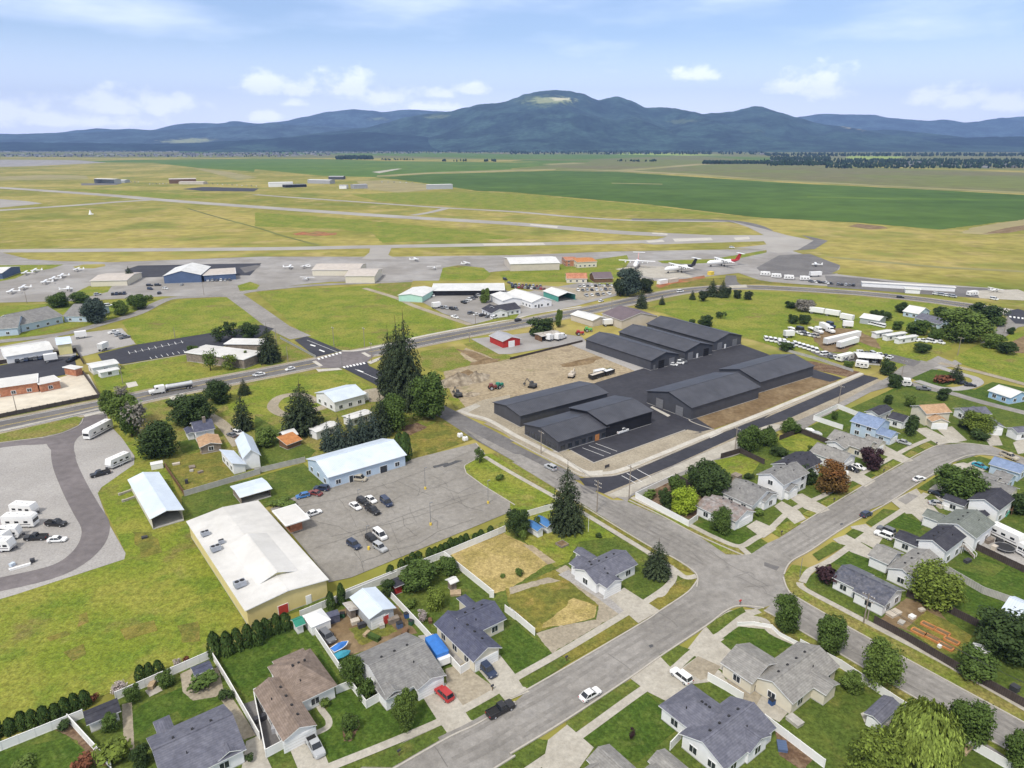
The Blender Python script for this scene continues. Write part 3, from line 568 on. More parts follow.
# ================================================================== HILLS
def forest_mat(name, col, clearings_and_sun, var=.5, sc_=.016):
 m = mat(name, col, .95, var, sc_, tuple(c * 2.3 for c in col), spec=.05, big=.003, detail=10)
 t_ = m.node_tree; nd = t_.nodes; lk = t_.links; b = nd['Principled BSDF']
 src = b.inputs['Base Color'].links[0].from_socket
 tcn = nd.new('ShaderNodeTexCoord'); nz = nd.new('ShaderNodeTexNoise'); nz.inputs['Scale'].default_value = .011; nz.inputs['Detail'].default_value = 6; nz.inputs['Roughness'].default_value = .65
 lk.new(tcn.outputs['Object'], nz.inputs[0])
 for (c, r, cc) in clearings_and_sun:
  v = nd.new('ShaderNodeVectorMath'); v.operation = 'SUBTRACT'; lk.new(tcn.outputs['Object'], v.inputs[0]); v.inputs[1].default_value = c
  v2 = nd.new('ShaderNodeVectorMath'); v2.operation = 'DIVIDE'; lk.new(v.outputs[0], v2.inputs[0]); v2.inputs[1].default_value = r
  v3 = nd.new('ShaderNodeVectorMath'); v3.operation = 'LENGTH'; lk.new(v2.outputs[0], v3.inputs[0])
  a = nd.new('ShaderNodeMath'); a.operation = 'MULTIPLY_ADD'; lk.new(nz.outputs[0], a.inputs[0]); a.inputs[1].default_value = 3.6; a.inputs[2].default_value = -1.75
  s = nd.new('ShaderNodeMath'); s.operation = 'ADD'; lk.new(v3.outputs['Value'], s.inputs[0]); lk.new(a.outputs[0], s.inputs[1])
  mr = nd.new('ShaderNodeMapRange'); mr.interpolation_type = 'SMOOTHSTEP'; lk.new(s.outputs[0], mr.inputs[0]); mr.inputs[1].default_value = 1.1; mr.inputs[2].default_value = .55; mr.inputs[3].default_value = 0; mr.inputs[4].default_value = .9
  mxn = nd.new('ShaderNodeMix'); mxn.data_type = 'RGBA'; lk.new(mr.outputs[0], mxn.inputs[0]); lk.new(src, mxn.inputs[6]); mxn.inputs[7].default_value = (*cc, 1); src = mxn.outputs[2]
 lk.new(src, b.inputs['Base Color']); return m
def at_dist(px, py, D):
 d = pix_dir(px, py); k = D / d.y; return Vector((d.x * k, D, CAMH + d.z * k))
def hill_range(name, prof, D, front, back, m, seed, rough=.22, step=4):
 xs = sorted(prof); px = []; x = xs[0][0]
 while x <= xs[-1][0]: px.append(x); x += step
 def skyl(x):
  for (a, ya), (b, yb) in zip(xs, xs[1:]):
   if a <= x <= b:
    s = (x - a) / (b - a); s = s * s * (3 - 2 * s) * .6 + s * .4; return ya + (yb - ya) * s
  return xs[-1][1]
 rows = 46; nf = 34
 mbh = MB(); vs = []
 for x in px:
  R = at_dist(x, skyl(x), D)
  R.z += noise.fractal(Vector((x * .06, seed, 0)), 1,2,4) * 10 + noise.noise(Vector((x * .31, seed, 2))) * 4
  for j in range(rows):
   if j <= nf: s = j / nf; y = D - front * (1 - s); sh = s ** 1.25 * .75 + .25 * s * s * (3 - 2 * s)
   else: s = 1 - (j - nf) / (rows - 1 - nf); y = D + back * (1 - s); sh = s ** 1.1
   xx = R.x
   q = Vector((xx * .00055 + .25 * noise.noise(Vector((xx * .0011, y * .0011, seed))), y * .00018, seed * 3.1))
   ridged = 1 - 2 * abs(noise.noise(q)) - .7 * abs(noise.noise(q * 2.3)) - .35 * abs(noise.noise(q * 5.1))
   amp = rough * 4 * sh * (1 - sh) if j <= nf else 0
   z = max(R.z, 8) * (sh + amp * (ridged - .45) * .55) - (0 if 0 < j < rows - 1 else 5)
   vs.append((xx, y, z))
 n = len(px)
 fs = [(i * rows + j, (i + 1) * rows + j, (i + 1) * rows + j + 1, i * rows + j + 1) for i in range(n - 1) for j in range(rows - 1)]
 mbh.mesh(vs, fs); o = mbh.build(name, m, smooth=True); tag(o, kind='structure'); return o
FC = (.018,.034,.027)  # conifer green, darkened to carry the cloud shade lying over the mountains
D1 = 10500
clear = []
def clearing_sun_at(px, py, D, depth, rx, ry, rz, c): clear.append((tuple(at_dist(px, py, D - depth)), (rx, ry, rz), c))
clearing_sun_at(546,102, D1,500,400,1100,100, (.12,.16,.06)); clearing_sun_at(553,101, D1,500,300,900,52, (.32,.34,.15)); clearing_sun_at(560,100, D1,400,170,600,26, (.62,.58,.36))  # summit clearing, the sunlight on the peak painted in as paler colours
clearing_sun_at(683,122, D1,900,160,500,40, (.09,.12,.06)); clearing_sun_at(740,133, D1,1300,220,600,50, (.09,.115,.055)); clearing_sun_at(858,130, D1,800,170,500,80, (.38,.32,.22)); clearing_sun_at(860,137, D1,1000,130,300,45, (.40,.30,.22))
clearing_sun_at(435,116, D1,600,220,500,30, (.13,.16,.08)); clearing_sun_at(445,137, D1,1500,60,300,40, (.20,.24,.10)); clearing_sun_at(380,119, D1,600,160,500,25, (.18,.22,.12))
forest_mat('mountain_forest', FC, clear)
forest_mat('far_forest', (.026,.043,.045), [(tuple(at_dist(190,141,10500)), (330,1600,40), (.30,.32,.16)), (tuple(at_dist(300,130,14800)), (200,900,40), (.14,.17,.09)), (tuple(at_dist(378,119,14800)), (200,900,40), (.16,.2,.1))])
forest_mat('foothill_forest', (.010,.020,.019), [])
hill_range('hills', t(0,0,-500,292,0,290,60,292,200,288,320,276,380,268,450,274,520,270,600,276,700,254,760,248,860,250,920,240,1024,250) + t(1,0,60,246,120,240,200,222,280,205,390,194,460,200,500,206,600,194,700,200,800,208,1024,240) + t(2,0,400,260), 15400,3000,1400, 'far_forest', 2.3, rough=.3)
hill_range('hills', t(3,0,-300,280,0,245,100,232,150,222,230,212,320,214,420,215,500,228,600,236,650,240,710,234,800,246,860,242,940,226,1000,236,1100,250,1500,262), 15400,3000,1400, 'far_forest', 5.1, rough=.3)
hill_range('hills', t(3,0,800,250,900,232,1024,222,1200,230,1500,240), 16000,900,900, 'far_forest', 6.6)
hill_range('hills', t(0,0,-500,305,0,292,150,291,300,286,500,277,640,276,800,268,1024,256) + t(1,0,60,250,200,258,400,266,520,280,700,300), 12200,3000,2000, 'far_forest', 8.7)
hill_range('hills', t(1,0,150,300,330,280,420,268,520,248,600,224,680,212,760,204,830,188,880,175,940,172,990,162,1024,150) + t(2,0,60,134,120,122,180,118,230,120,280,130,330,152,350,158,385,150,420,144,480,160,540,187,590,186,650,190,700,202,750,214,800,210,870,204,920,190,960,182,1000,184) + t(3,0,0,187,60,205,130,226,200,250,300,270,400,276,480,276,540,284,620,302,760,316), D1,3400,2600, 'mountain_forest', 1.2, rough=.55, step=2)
hill_range('hills', t(0,0,-500,318,0,322,300,326,600,330,760,326,1024,312) + t(1,0,150,302,300,292,440,284,600,296,800,316,1024,330) + t(2,0,300,326,600,320,1024,322) + t(3,0,100,316,300,308,520,316,800,306,1100,300,1500,300), 8700,1100,1000, 'foothill_forest', 4.2, rough=.15)

# ================================================================== FAR TOWN AND WOODS (read as one mass)
mat('far_tree', (.022,.040,.018), .95,.3,.05, spec=.05, island=.5)
mat('far_roof_pale', (.30,.30,.31), .8,.15,.05, island=.3); mat('far_roof_grey', (.13,.13,.145), .8,.15,.05, island=.5); mat('far_wall_tan', (.28,.24,.20), .8,.15,.05, island=.3)
rt = random.Random(11)
def tree_lump(mb, p, h, w, m=0):
 k = 5; rings = []; ph = rt.uniform(0,6)
 con = rt.random() < .5
 for zz, rr in (((0,.35), (.15,1), (.6,.55), (1,.05)) if con else ((0,.4), (.25,.95), (.65,1), (1,.3))):
  rings.append([(p.x + math.cos(ph + 6.283 * i / k) * w * .5 * rr * rt.uniform(.75,1.2), p.y + math.sin(ph + 6.283 * i / k) * w * .5 * rr * rt.uniform(.75,1.2), zz * h) for i in range(k)])
 mb.loft(rings, m)
def far_wood(name, quads, n, h=(9,16), dist=None):
 mb = MB()
 for i in range(n):
  q = rt.choice(quads); a, b = rt.random(), rt.random()
  px = q[0] + (q[2] - q[0]) * a; py = q[1] + (q[3] - q[1]) * b
  hh = rt.uniform(*h); tree_lump(mb, P(px, py), hh, hh * rt.uniform(.5,1.0))
 tag(mb.build(name, 'far_tree'), kind='stuff')
far_wood('far_wood', [(336,158.2,373,159.6)], 170, (13,21))
far_wood('far_trees', [(381,159.4,414,160.4)], 45, (6,9)); far_wood('far_trees', [(440,161,446,161.6), (450,161,468,161.8), (484,161,488,161.8), (492,161,496,161.8)], 34, (8,14))
far_wood('far_trees', [(617,161,626,161.6), (630,161,640,161.8), (645,161,656,161.8)], 36, (7,12))
far_wood('far_wood', [(702,162.8,770,164), (770,163.2,830,165.4), (825,164,1030,168.5), (845,160,1030,163), (770,157.5,830,161), (764,160,1030,166)], 2600, (8,15))
far_wood('far_wood', [(764,154.5,1040,156.5), (510,151.8,764,154.6)], 900, (12,22))
far_wood('far_wood', [(-20,150.5,260,151.5), (255,151.5,520,153)], 500, (10,18))
def far_town(quads, n):
 mb = MB()
 for i in range(n):
  q = rt.choice(quads); p = P(q[0] + (q[2] - q[0]) * rt.random(), q[1] + (q[3] - q[1]) * rt.random())
  if rt.random() < .5: tree_lump(mb, p, rt.uniform(6,12), rt.uniform(5,11), 3)
  else:
   L, W, Hh = rt.uniform(12,30), rt.uniform(9,14), rt.uniform(3.5,6)
   rz = rt.choice((0,1.57)) + .2; m = rt.choice((0,1,1,1,2))
   mb.box((p.x, p.y, Hh / 2), (L, W, Hh), rz, 2 if m == 2 else 0)
   R = Matrix.Rotation(rz, 3, 'Z'); a = [R @ Vector(v) + p for v in ((-L / 2 - .5,-W / 2 - .5, Hh + .05), (L / 2 + .5,-W / 2 - .5, Hh + .05), (L / 2 + .5,0, Hh + 2.5), (-L / 2 - .5,0, Hh + 2.5), (-L / 2 - .5, W / 2 + .5, Hh + .05), (L / 2 + .5, W / 2 + .5, Hh + .05))]
   mb.mesh(a, [(0,1,2,3), (3,2,5,4), (0,3,4), (1,5,2)], 1 if m else 0)
 tag(mb.build('far_town', ['far_roof_pale', 'far_roof_grey', 'far_wall_tan', 'far_tree']), kind='stuff')
far_town([(0,154.2,300,157), (180,152.6,330,155.8), (300,151.8,420,153.6), (0,151,180,152.3)], 1500)
far_town([(520,152.4,560,153.6), (600,152.8,650,154.6), (750,153.6,780,155), (960,165,1030,168.5), (770,161,830,164), (900,163,960,167), (420,152,520,153.5)], 260)
# ================================================================== GARDENS, DRIVES AND YARDS (ground sheets)
# south-west block
ground('lawn', 'lawn', 6, t(0,3,-300,790,330,572,458,502,835,335,850,325) + t(1,3,-60,285,60,225,180,175,285,110,540,10,750,-60,1024,-140) + t(2,2,180,385,290,455,540,605,700,700) + t(2,3,640,40,450,160,30,412) + t(1,3,950,462,720,585,300,762,-100,900,-1100,900,-1100,520))
ground('lawn', 'lush_lawn', 8, t(0,3,870,335,900,320,1024,275) + t(1,3,60,245,200,205,330,420,320,440,230,300,150,300,90,370,60,420,0,450) + t(0,3,980,490,930,450,890,390), rag=.15)
ground('lawn', 'lush_lawn', 8, t(0,3,510,560,560,520,720,450,880,500,720,580,700,545,610,585,560,640,520,640), rag=.15)
ground('lawn', 'lush_lawn', 8, t(0,3,-300,780,0,705,270,650,330,700,360,780,-300,1000), rag=.1)
ground('garden_bed', 'bark_mulch', 8.5, t(0,3,220,620,300,590,440,760,380,760,300,660), rag=.2)
ground('patio', 'tan_gravel', 8.5, t(0,3,710,400,750,380,800,400,860,370,880,460,850,490,760,505,720,470), rag=.1)
ground('patio', 'concrete', 8.6, t(0,3,570,465,630,445,640,465,590,490), rag=.1)
ground('garden_path', 'tan_gravel', 8.4, t(0,3,480,520,520,510,530,700,490,700), rag=.1)
ground('driveway', 'asphalt_mid', 8.5, t(0,3,955,520,1010,500) + t(1,3,10,510,110,665,40,705,-10,620))
ground('side_yard', 'tan_gravel', 8.4, t(0,3,860,480,900,470,1010,640,960,660), rag=.1)
ground('driveway', 'concrete', 10, t(1,3,135,690,245,640,290,752,230,780,180,800))
ground('driveway', 'concrete', 10, t(0,3,970,665,1024,640) + t(1,3,50,735,80,800,-60,820))
ground('lawn', 'lush_lawn', 8, t(1,3,250,600,330,455,480,520,520,535,620,520,665,505,716,578,300,752,250,640), rag=.1)
ribbon('garden_path', 'concrete', 10, t(1,3,235,635,285,610,290,580,265,545,250,520), 1.1)
ground('garden_bed', 'bark_mulch', 10, t(1,3,345,620,360,570,400,562,415,600,380,665,350,665), rag=.1)
ground('driveway', 'concrete', 10, t(1,3,660,490,750,435,870,590,780,640,745,625))
ground('driveway', 'tan_gravel', 9.5, t(1,3,750,380,840,350,870,400,940,450,930,470,810,530,755,440), rag=.1)
ground('driveway', 'concrete', 10, t(1,3,870,372,965,325,1024,400,1080,470,985,510,920,430))
ground('yard', 'brown_soil', 8, t(1,3,240,190,400,120,560,130,640,240,590,250,400,320,330,330,260,270), rag=.3)
ground('yard_grass', 'dry_lawn', 8.3, t(1,3,370,220,520,190,560,230,420,290), rag=.4)
ground('lawn', 'lush_lawn', 8, t(1,3,975,240,1024,205) + t(2,3,0,175,10,190,165,318,30,405,-30,430,-40,320), rag=.1)
ground('driveway', 'gravel', 8, t(1,3,700,240,850,340,800,380,640,250), rag=.1)
ground('lawn', 'lawn', 8, t(1,3,555,90,620,30,800,0,900,100,720,190,640,210), rag=.2)
# straw lot and dry lots by the street
ground('straw_lot', 'straw', 8, t(1,2,770,610,980,525) + t(2,2,0,540,60,565,160,640,0,745) + t(1,2,930,768), rag=.3)
ground('straw_lot', 'dry_lawn', 8.2, t(2,2,0,745,200,660,320,768) + t(2,3,350,130,100,240,0,150,-20,60), rag=.3)
ground('straw_lot', 'straw', 8.4, t(2,3,120,220,250,100,345,130,330,180,200,210), rag=.6)
ground('dirt_path', 'dirt', 8.6, t(2,2,50,570,90,575,180,640,150,650), rag=.2)
ground('dirt_path', 'tan_gravel', 8.6, t(2,2,0,740,150,700,200,715,120,730,0,768) + t(2,3,-10,110,0,90), rag=.3)
ground('gravel_lot', 'tan_gravel', 8.8, t(2,3,100,240,200,210,340,185,350,130,180,-10,220,-30,450,150,165,318), rag=.25)
ground('lawn', 'meadow', 7.5, t(2,2,70,440,160,430,280,450,420,540,270,560,230,640,180,660,60,560,20,500), rag=.2)
ground('lawn', 'lawn', 8, t(2,2,450,580,540,640,640,690,620,740,500,790,450,768), rag=.1)
ground('driveway', 'concrete', 10, t(2,3,385,95,450,60,590,150,505,200))
ground('driveway', 'gravel', 9, t(2,2,190,690,230,670,380,768) + t(2,3,385,95,450,150,430,165,330,90), rag=.05)
ribbon('garden_path', 'concrete', 10, t(2,2,640,690,630,720,600,768) + t(2,3,560,90), 1.2)
# south-east block
ground('lawn', 'lawn', 6, t(2,3,270,640,500,480,640,385,830,245,960,175,1024,190) + t(3,3,0,220,140,290,600,560,1060,830,500,1100,-1200,1100))
ground('lawn', 'lush_lawn', 8, t(2,3,280,655,525,472,545,480,675,605,560,700,500,750), rag=.08)
ground('driveway', 'concrete', 10, t(2,3,470,415,590,330,630,372,700,450,620,510,545,472))
ground('driveway', 'concrete', 10, t(2,3,650,395,740,330,830,390,860,440,800,430,720,440), rag=.02)
ground('driveway', 'tan_gravel', 10.3, t(2,3,680,380,740,330,830,370,800,410,750,425))
ground('driveway', 'concrete', 10, t(2,3,720,320,800,250,900,330,860,400))
ground('driveway', 'concrete', 10, t(2,3,150,660,225,600,330,690,260,790,120,800))
ground('side_yard', 'tan_gravel', 8.5, t(2,3,830,430,900,400,1024,520,1024,580,960,530), rag=.1)
ground('lawn', 'lush_lawn', 8, t(2,3,835,260,900,212,1024,225) + t(3,3,0,225,130,285,60,300,40,335,0,330) + t(2,3,900,270), rag=.1)
ground('lawn', 'lawn', 8, t(3,3,60,590,110,555,250,500,310,430,250,360,380,420,700,640,1000,800,400,1000), rag=.1)
ground('patio', 'concrete', 9, t(3,3,380,555,480,515,500,590,440,625,395,590))
ground('garden_bed', 'bark_mulch', 8.5, t(3,3,40,600,100,650,200,730,150,780,60,720), rag=.15)
ground('driveway', 'concrete', 9, t(3,3,0,470,100,545,60,590,-40,540))
# north-east block, both sides of the upper street
ground('lawn', 'lawn', 6, t(2,2,490,385,640,310,880,205,1024,150) + t(3,1,80,780,480,600,620,560,780,590,1100,700,1100,760,900,760) + t(3,2,1060,60,1100,250,900,180,690,172,550,240,110,470) + t(2,2,960,550,900,580,700,495))
ground('lawn', 'lush_lawn', 8, t(2,2,730,490,790,480,890,500,960,540,900,572,800,540), rag=.08)
ground('lawn', 'meadow', 8, t(2,2,800,240,900,220,990,240,940,310,860,290), rag=.15)
ground('lawn', 'meadow', 8, t(3,2,40,150,130,130,220,165,190,205,90,200), rag=.15)
ground('garden_bed', 'bark_mulch', 7.5, t(2,2,520,360,640,310,800,380,740,470,700,470,560,400), rag=.15)
ground('lawn', 'lush_lawn', 8, t(3,2,200,80,300,40,390,85,310,115), rag=.05)
for q in ((2,2,930,500,970,475,1050,510,1000,545,985,540), (3,2,0,410,40,400,150,480,200,540,110,560,60,500) if False else (3,2,40,420,70,400,140,440,165,470,120,490), (3,2,90,380,150,370,240,420,260,435,215,450,160,430), (3,2,300,290,350,260,400,300,440,320,400,345,330,310), (3,2,430,200,475,180,560,225,590,240,545,250), (3,2,590,115,640,110,720,150,740,168,690,180,640,150), (3,2,680,115,740,105,800,160,740,172), (3,2,860,140,920,135,940,180,890,182), (3,2,980,170,1020,150,1080,200,1000,215)): ground('driveway', 'concrete', 10, t(*q))
ground('driveway', 'tan_gravel', 9.5, t(2,2,965,350,1024,380) + t(3,2,20,400,0,420) + t(2,2,980,420), rag=.05)
for q in ((3,2,500,400,600,350,640,400,600,450,560,450), (3,2,570,440,640,390,720,480,640,500), (3,2,340,500,400,490,470,540,440,590,380,560), (3,2,270,550,330,530,440,600,420,630,340,600), (3,2,740,255,830,240,880,275,830,300), (3,2,640,340,700,330,740,380,700,410)): ground('driveway', 'concrete', 9.7, t(*q))
ground('driveway', 'asphalt_old', 10.3, t(3,2,525,395,570,368,610,380,560,415))
ground('lawn', 'lawn', 6, t(3,2,150,720,250,640,440,505,640,370,760,245,850,222,1100,300,1100,1000) + t(3,3,1060,545,480,228,150,30))
ground('lawn', 'lush_lawn', 8, t(3,2,480,495,545,452,635,490,600,530,540,510), rag=.08)
ground('lawn', 'lush_lawn', 8, t(3,2,270,640,350,586,480,660,470,695,380,690), rag=.08)
ground('lawn', 'lush_lawn', 7, t(3,2,700,655,800,600,1060,690,1060,800,900,760), rag=.1)
ground('lawn', 'lush_lawn', 7, t(3,3,690,130,740,20,860,60,950,120,900,180,830,200), rag=.1)
ground('lawn', 'lawn', 7.2, t(3,2,690,650,780,610,950,660,900,700), rag=.2)
ground('bare_yard', 'brown_soil', 8, t(3,3,450,190,560,100,680,140,760,240,740,320,620,250), rag=.3)
ground('yard_grass', 'dry_lawn', 8.2, t(3,3,560,220,640,150,740,200,820,250,780,320,700,320), rag=.3)
ground('yard', 'gravel', 7.5, t(3,2,840,560,880,520,1060,560,1060,680,900,620), rag=.2)
ground('lawn', 'lawn', 7, t(3,2,920,480,1024,430,1060,520,1000,530), rag=.1)
# drives and yards on the far right
ground('lawn', 'meadow', 7, t(3,1,740,465,850,410,930,390,1060,340,1100,600,900,530,780,490), rag=.2)
ground('lawn', 'lush_lawn', 8, t(3,1,580,545,660,510,740,520,790,550,700,580,640,575), rag=.2)
ground('lawn', 'lush_lawn', 7.5, t(3,1,440,620,560,580,780,620,1060,690,1060,590,900,560,830,590,560,560), rag=.2)
ribbon('lane', 'asphalt_old', 9, t(3,1,560,560,640,585,740,605,860,640,1100,700), 4.5)
ribbon('lane', 'tan_gravel', 9, t(3,1,690,485,800,510,920,540,1100,590), 3.8)
ribbon('gravel_drive', 'gravel', 9.2, t(3,1,600,555,700,585,780,585,840,565,830,545,780,530,680,500), 4)
ground('bare_lot', 'brown_soil', 9, t(3,1,960,410,1060,360,1080,450,980,445), rag=.4)
ground('vehicle_yard', 'brown_soil', 9, t(3,1,190,358,290,348,350,352,400,372,440,392,462,430,420,420,370,400,320,445,240,440,200,400), rag=1.0)
ground('vehicle_yard', 'asphalt_mid', 9.1, t(3,1,150,425,300,450,460,445,440,480,330,480,220,460), rag=.5)
ground('vehicle_yard', 'asphalt_mid', 9.3, t(3,1,500,450,580,470,620,480,590,500,470,470), rag=.2)
ground('lawn', 'meadow', 8, t(3,1,440,380,560,390,720,400,740,430,640,480,480,440), rag=.3)
ground('highway_turn', 'asphalt_new', 12, t(3,1,940,285,1000,272,1100,300,1100,335,990,330))
ground('kerb_ramp', 'concrete_pale', 13, t(3,1,920,290,950,270,970,275,945,298))
for k in range(5): ground('crosswalk_stripe', 'white_paint', 14, t(3,1,966 + k * 16,300 + k * 2,974 + k * 16,301 + k * 2,974 + k * 16,307 + k * 2,966 + k * 16,306 + k * 2))
# car yards across the highway
ground('car_yard', 'asphalt_apron', 9, t(1,1,640,235,690,205,985,198,1024,210) + t(2,1,100,200,300,165,420,185,420,220,260,260,0,310) + t(1,1,1024,310,860,332,740,290))
ground('car_yard', 'tan_gravel', 9.2, t(2,1,40,190,140,180,250,190,400,175,420,210,300,240,150,210), rag=.4)
ground('verge', 'meadow', 9.4, t(1,1,870,330,1024,292) + t(2,1,40,285,30,300) + t(1,1,1024,312), rag=.2)
ground('slab', 'concrete_pale', 10, t(0,1,495,565,535,558,545,575,505,584))
# ================================================================== BUILDINGS
mat('shingle_grey', (.20,.195,.19), .9,.18,1.6, (.24,.235,.225), spec=.15, big=.5, detail=6, wave=('Z', 7,.10,.6))
mat('shingle_light', (.235,.225,.21), .9,.18,1.6, (.28,.27,.25), spec=.15, big=.5, detail=6, wave=('Z', 7,.10,.6))
mat('shingle_slate', (.080,.085,.125), .9,.18,1.6, (.10,.105,.145), spec=.15, big=.5, detail=6, wave=('Z', 7,.10,.6))
mat('shingle_bluegrey', (.125,.127,.158), .9,.18,1.6, (.155,.157,.19), spec=.15, big=.5, detail=6, wave=('Z', 7,.10,.6))
mat('shingle_charcoal', (.048,.048,.060), .9,.18,1.6, (.064,.064,.076), spec=.15, big=.5, detail=6, wave=('Z', 7,.10,.6))
mat('shingle_brown', (.20,.155,.125), .9,.18,1.6, (.25,.195,.16), spec=.15, big=.5, detail=6, wave=('Z', 7,.10,.6))
mat('shingle_mixed', (.25,.20,.18), .9,.25,1.2, (.29,.27,.26), spec=.15, big=.8, detail=6, wave=('Z', 7,.10,.6))
mat('shingle_tan', (.40,.255,.15), .9,.18,1.6, (.46,.31,.19), spec=.15, big=.5, detail=6)
mat('shingle_green', (.16,.175,.155), .9,.16,1.6, (.19,.205,.185), spec=.15, big=.5, detail=6, wave=('Z', 7,.10,.6))
mat('shingle_blue', (.185,.24,.36), .9,.15,1.6, (.22,.28,.41), spec=.15, big=.5, detail=6)
mat('roof_weathered', (.50,.47,.42), .8,.22,.8, (.32,.29,.26), spec=.2, big=.6)
mat('metal_white', (.68,.675,.65), .5,.07,.4, (.61,.605,.58), spec=.4, big=.15, wave=('X', 3.0,.05))
mat('metal_white_flat', (.64,.625,.595), .7,.09,.3, (.55,.535,.505), spec=.3, big=.08)
mat('metal_ice', (.56,.63,.72), .5,.05,.4, (.62,.69,.77), spec=.45, big=.15, wave=('X', 2.2,.07))
mat('metal_dark', (.050,.052,.064), .5,.12,.4, (.064,.066,.080), spec=.4, big=.12, wave=('X', 1.4,.22))
mat('metal_darkwall', (.070,.072,.084), .6,.10,.4, spec=.35, wave=('X', 2.5,.16))
mat('wall_black', (.016,.016,.020), .7,.15,.6, spec=.3)
mat('metal_grey', (.36,.36,.38), .55,.08,.4, spec=.4, wave=('X', 2.2,.07))
mat('metal_tan', (.56,.50,.42), .7,.06,.3, spec=.3, wave=('X', 2.2,.06))
mat('metal_beige_roof', (.50,.45,.40), .7,.08,.3, spec=.3, wave=('X', 2.2,.06))
mat('metal_plum', (.15,.115,.125), .6,.1,.3, spec=.3, wave=('X', 2.2,.08))
mat('metal_navywall', (.085,.125,.22), .6,.08,.3, spec=.3, wave=('X', 2.2,.08))
mat('siding_white', (.78,.78,.78), .7,.04,.8, spec=.25, wave=('Z', 4.5,.05))
mat('siding_cream', (.66,.61,.49), .7,.04,.8, spec=.25, wave=('Z', 4.5,.05))
mat('siding_paleblue', (.47,.57,.68), .7,.04,.8, spec=.25, wave=('Z', 4.5,.05))
mat('siding_blue', (.33,.50,.68), .7,.04,.8, spec=.25, wave=('Z', 4.5,.05))
mat('siding_grey', (.40,.42,.43), .7,.05,.8, spec=.25, wave=('Z', 4.5,.05))
mat('siding_yellow', (.70,.58,.27), .7,.06,.5, spec=.25, wave=('X', 1.2,.05))
mat('siding_paleyellow', (.68,.62,.30), .7,.06,.5, spec=.25)
mat('siding_mint', (.42,.66,.56), .7,.05,.5, spec=.25)
mat('siding_teal', (.10,.34,.28), .7,.06,.5, spec=.25)
mat('siding_red', (.42,.035,.03), .7,.1,.5, spec=.25, wave=('X', 2.2,.08))
mat('brick_red', (.40,.17,.10), .85,.2,1.2, (.46,.22,.13), spec=.15)
mat('wood_brown', (.17,.10,.06), .85,.25,1, spec=.15); mat('wood_grey', (.24,.20,.165), .9,.25,1, spec=.15)
mat('wood_orange', (.46,.20,.075), .85,.2,1, spec=.15)
mat('trim_white', (.80,.80,.79), .6,.03,1, spec=.3); mat('trim_dark', (.05,.05,.058), .6,.1,1, spec=.3)
mat('pane_glass', (.030,.036,.044), .15,.3,.5, spec=.6); mat('dark_interior', (.022,.022,.025), .9,.2,.6, spec=.1)
mat('vent_black', (.03,.03,.032), .7,.1,1); mat('foundation', (.42,.41,.39), .9,.1,1)
mat('door_red', (.45,.05,.04), .6,.08,1); mat('tarp_blue', (.035,.17,.52), .5,.12,.8, spec=.4); mat('tarp_green', (.03,.22,.15), .6,.12,.8)
mat('roof_blue', (.06,.18,.40), .5,.08,1); mat('fabric_white', (.80,.80,.79), .7,.04,.6)
mat('solar_panel', (.07,.075,.10), .3,.3,1.2, (.12,.12,.14), spec=.5, big=1.5)
MATS['shingle_solar'] = MATS['shingle_charcoal']

A0 = math.radians(37.5)
def snap(d, base=A0):
 a = math.atan2(d.y, d.x); k = round((a - base) / (math.pi / 2)); return base + k * math.pi / 2
_win = {}
def box_mesh(key, c, d, m):
 if key not in _win:
  b = MB(); b.box(c, d); _win[key] = b.data(key[0], m)
 return _win[key]
def add(name, me, parent, loc=(0,0,0), rz=0):
 o = bpy.data.objects.new(name, me); COL.objects.link(o); o.parent = parent; o.location = loc; o.rotation_euler = (0,0, rz); return o

class Block:
 """one roofed volume: three roof corners at eave height (px), ridge parallel to the first edge"""
 def __init__(s, c, ze, pitch=.40, kind='gable', wall=None, roof=None, door=None, snapa=A0, over=.45, win=True, wz=None, trim=None, open_=None):
  c0, c1, c2 = [P(*q, ze) for q in c]
  d = c1 - c0
  s.rz = snap(d, snapa) if snapa is not None else math.atan2(d.y, d.x)
  u = Vector((math.cos(s.rz), math.sin(s.rz), 0)); v = Vector((-u.y, u.x, 0))
  s.hl = abs(d.dot(u)) / 2; s.hw = abs((c2 - c0).dot(v)) / 2
  sg = 1 if (c2 - c0).dot(v) > 0 else -1
  s.c = c0 + u * s.hl + v * s.hw * sg; s.c.z = 0; s.u, s.v = u, v; s.side = sg
  s.ze, s.pitch, s.kind, s.wall, s.roof, s.door, s.over, s.win, s.trim, s.open_ = ze, pitch, kind, wall, roof, door, over, win, trim, open_
  s.zr = ze + pitch * s.hw
 def inside(s, p, m=0):
  q = p - s.c; return abs(q.dot(s.u)) < s.hl - s.over + m and abs(q.dot(s.v)) < s.hw - s.over + m

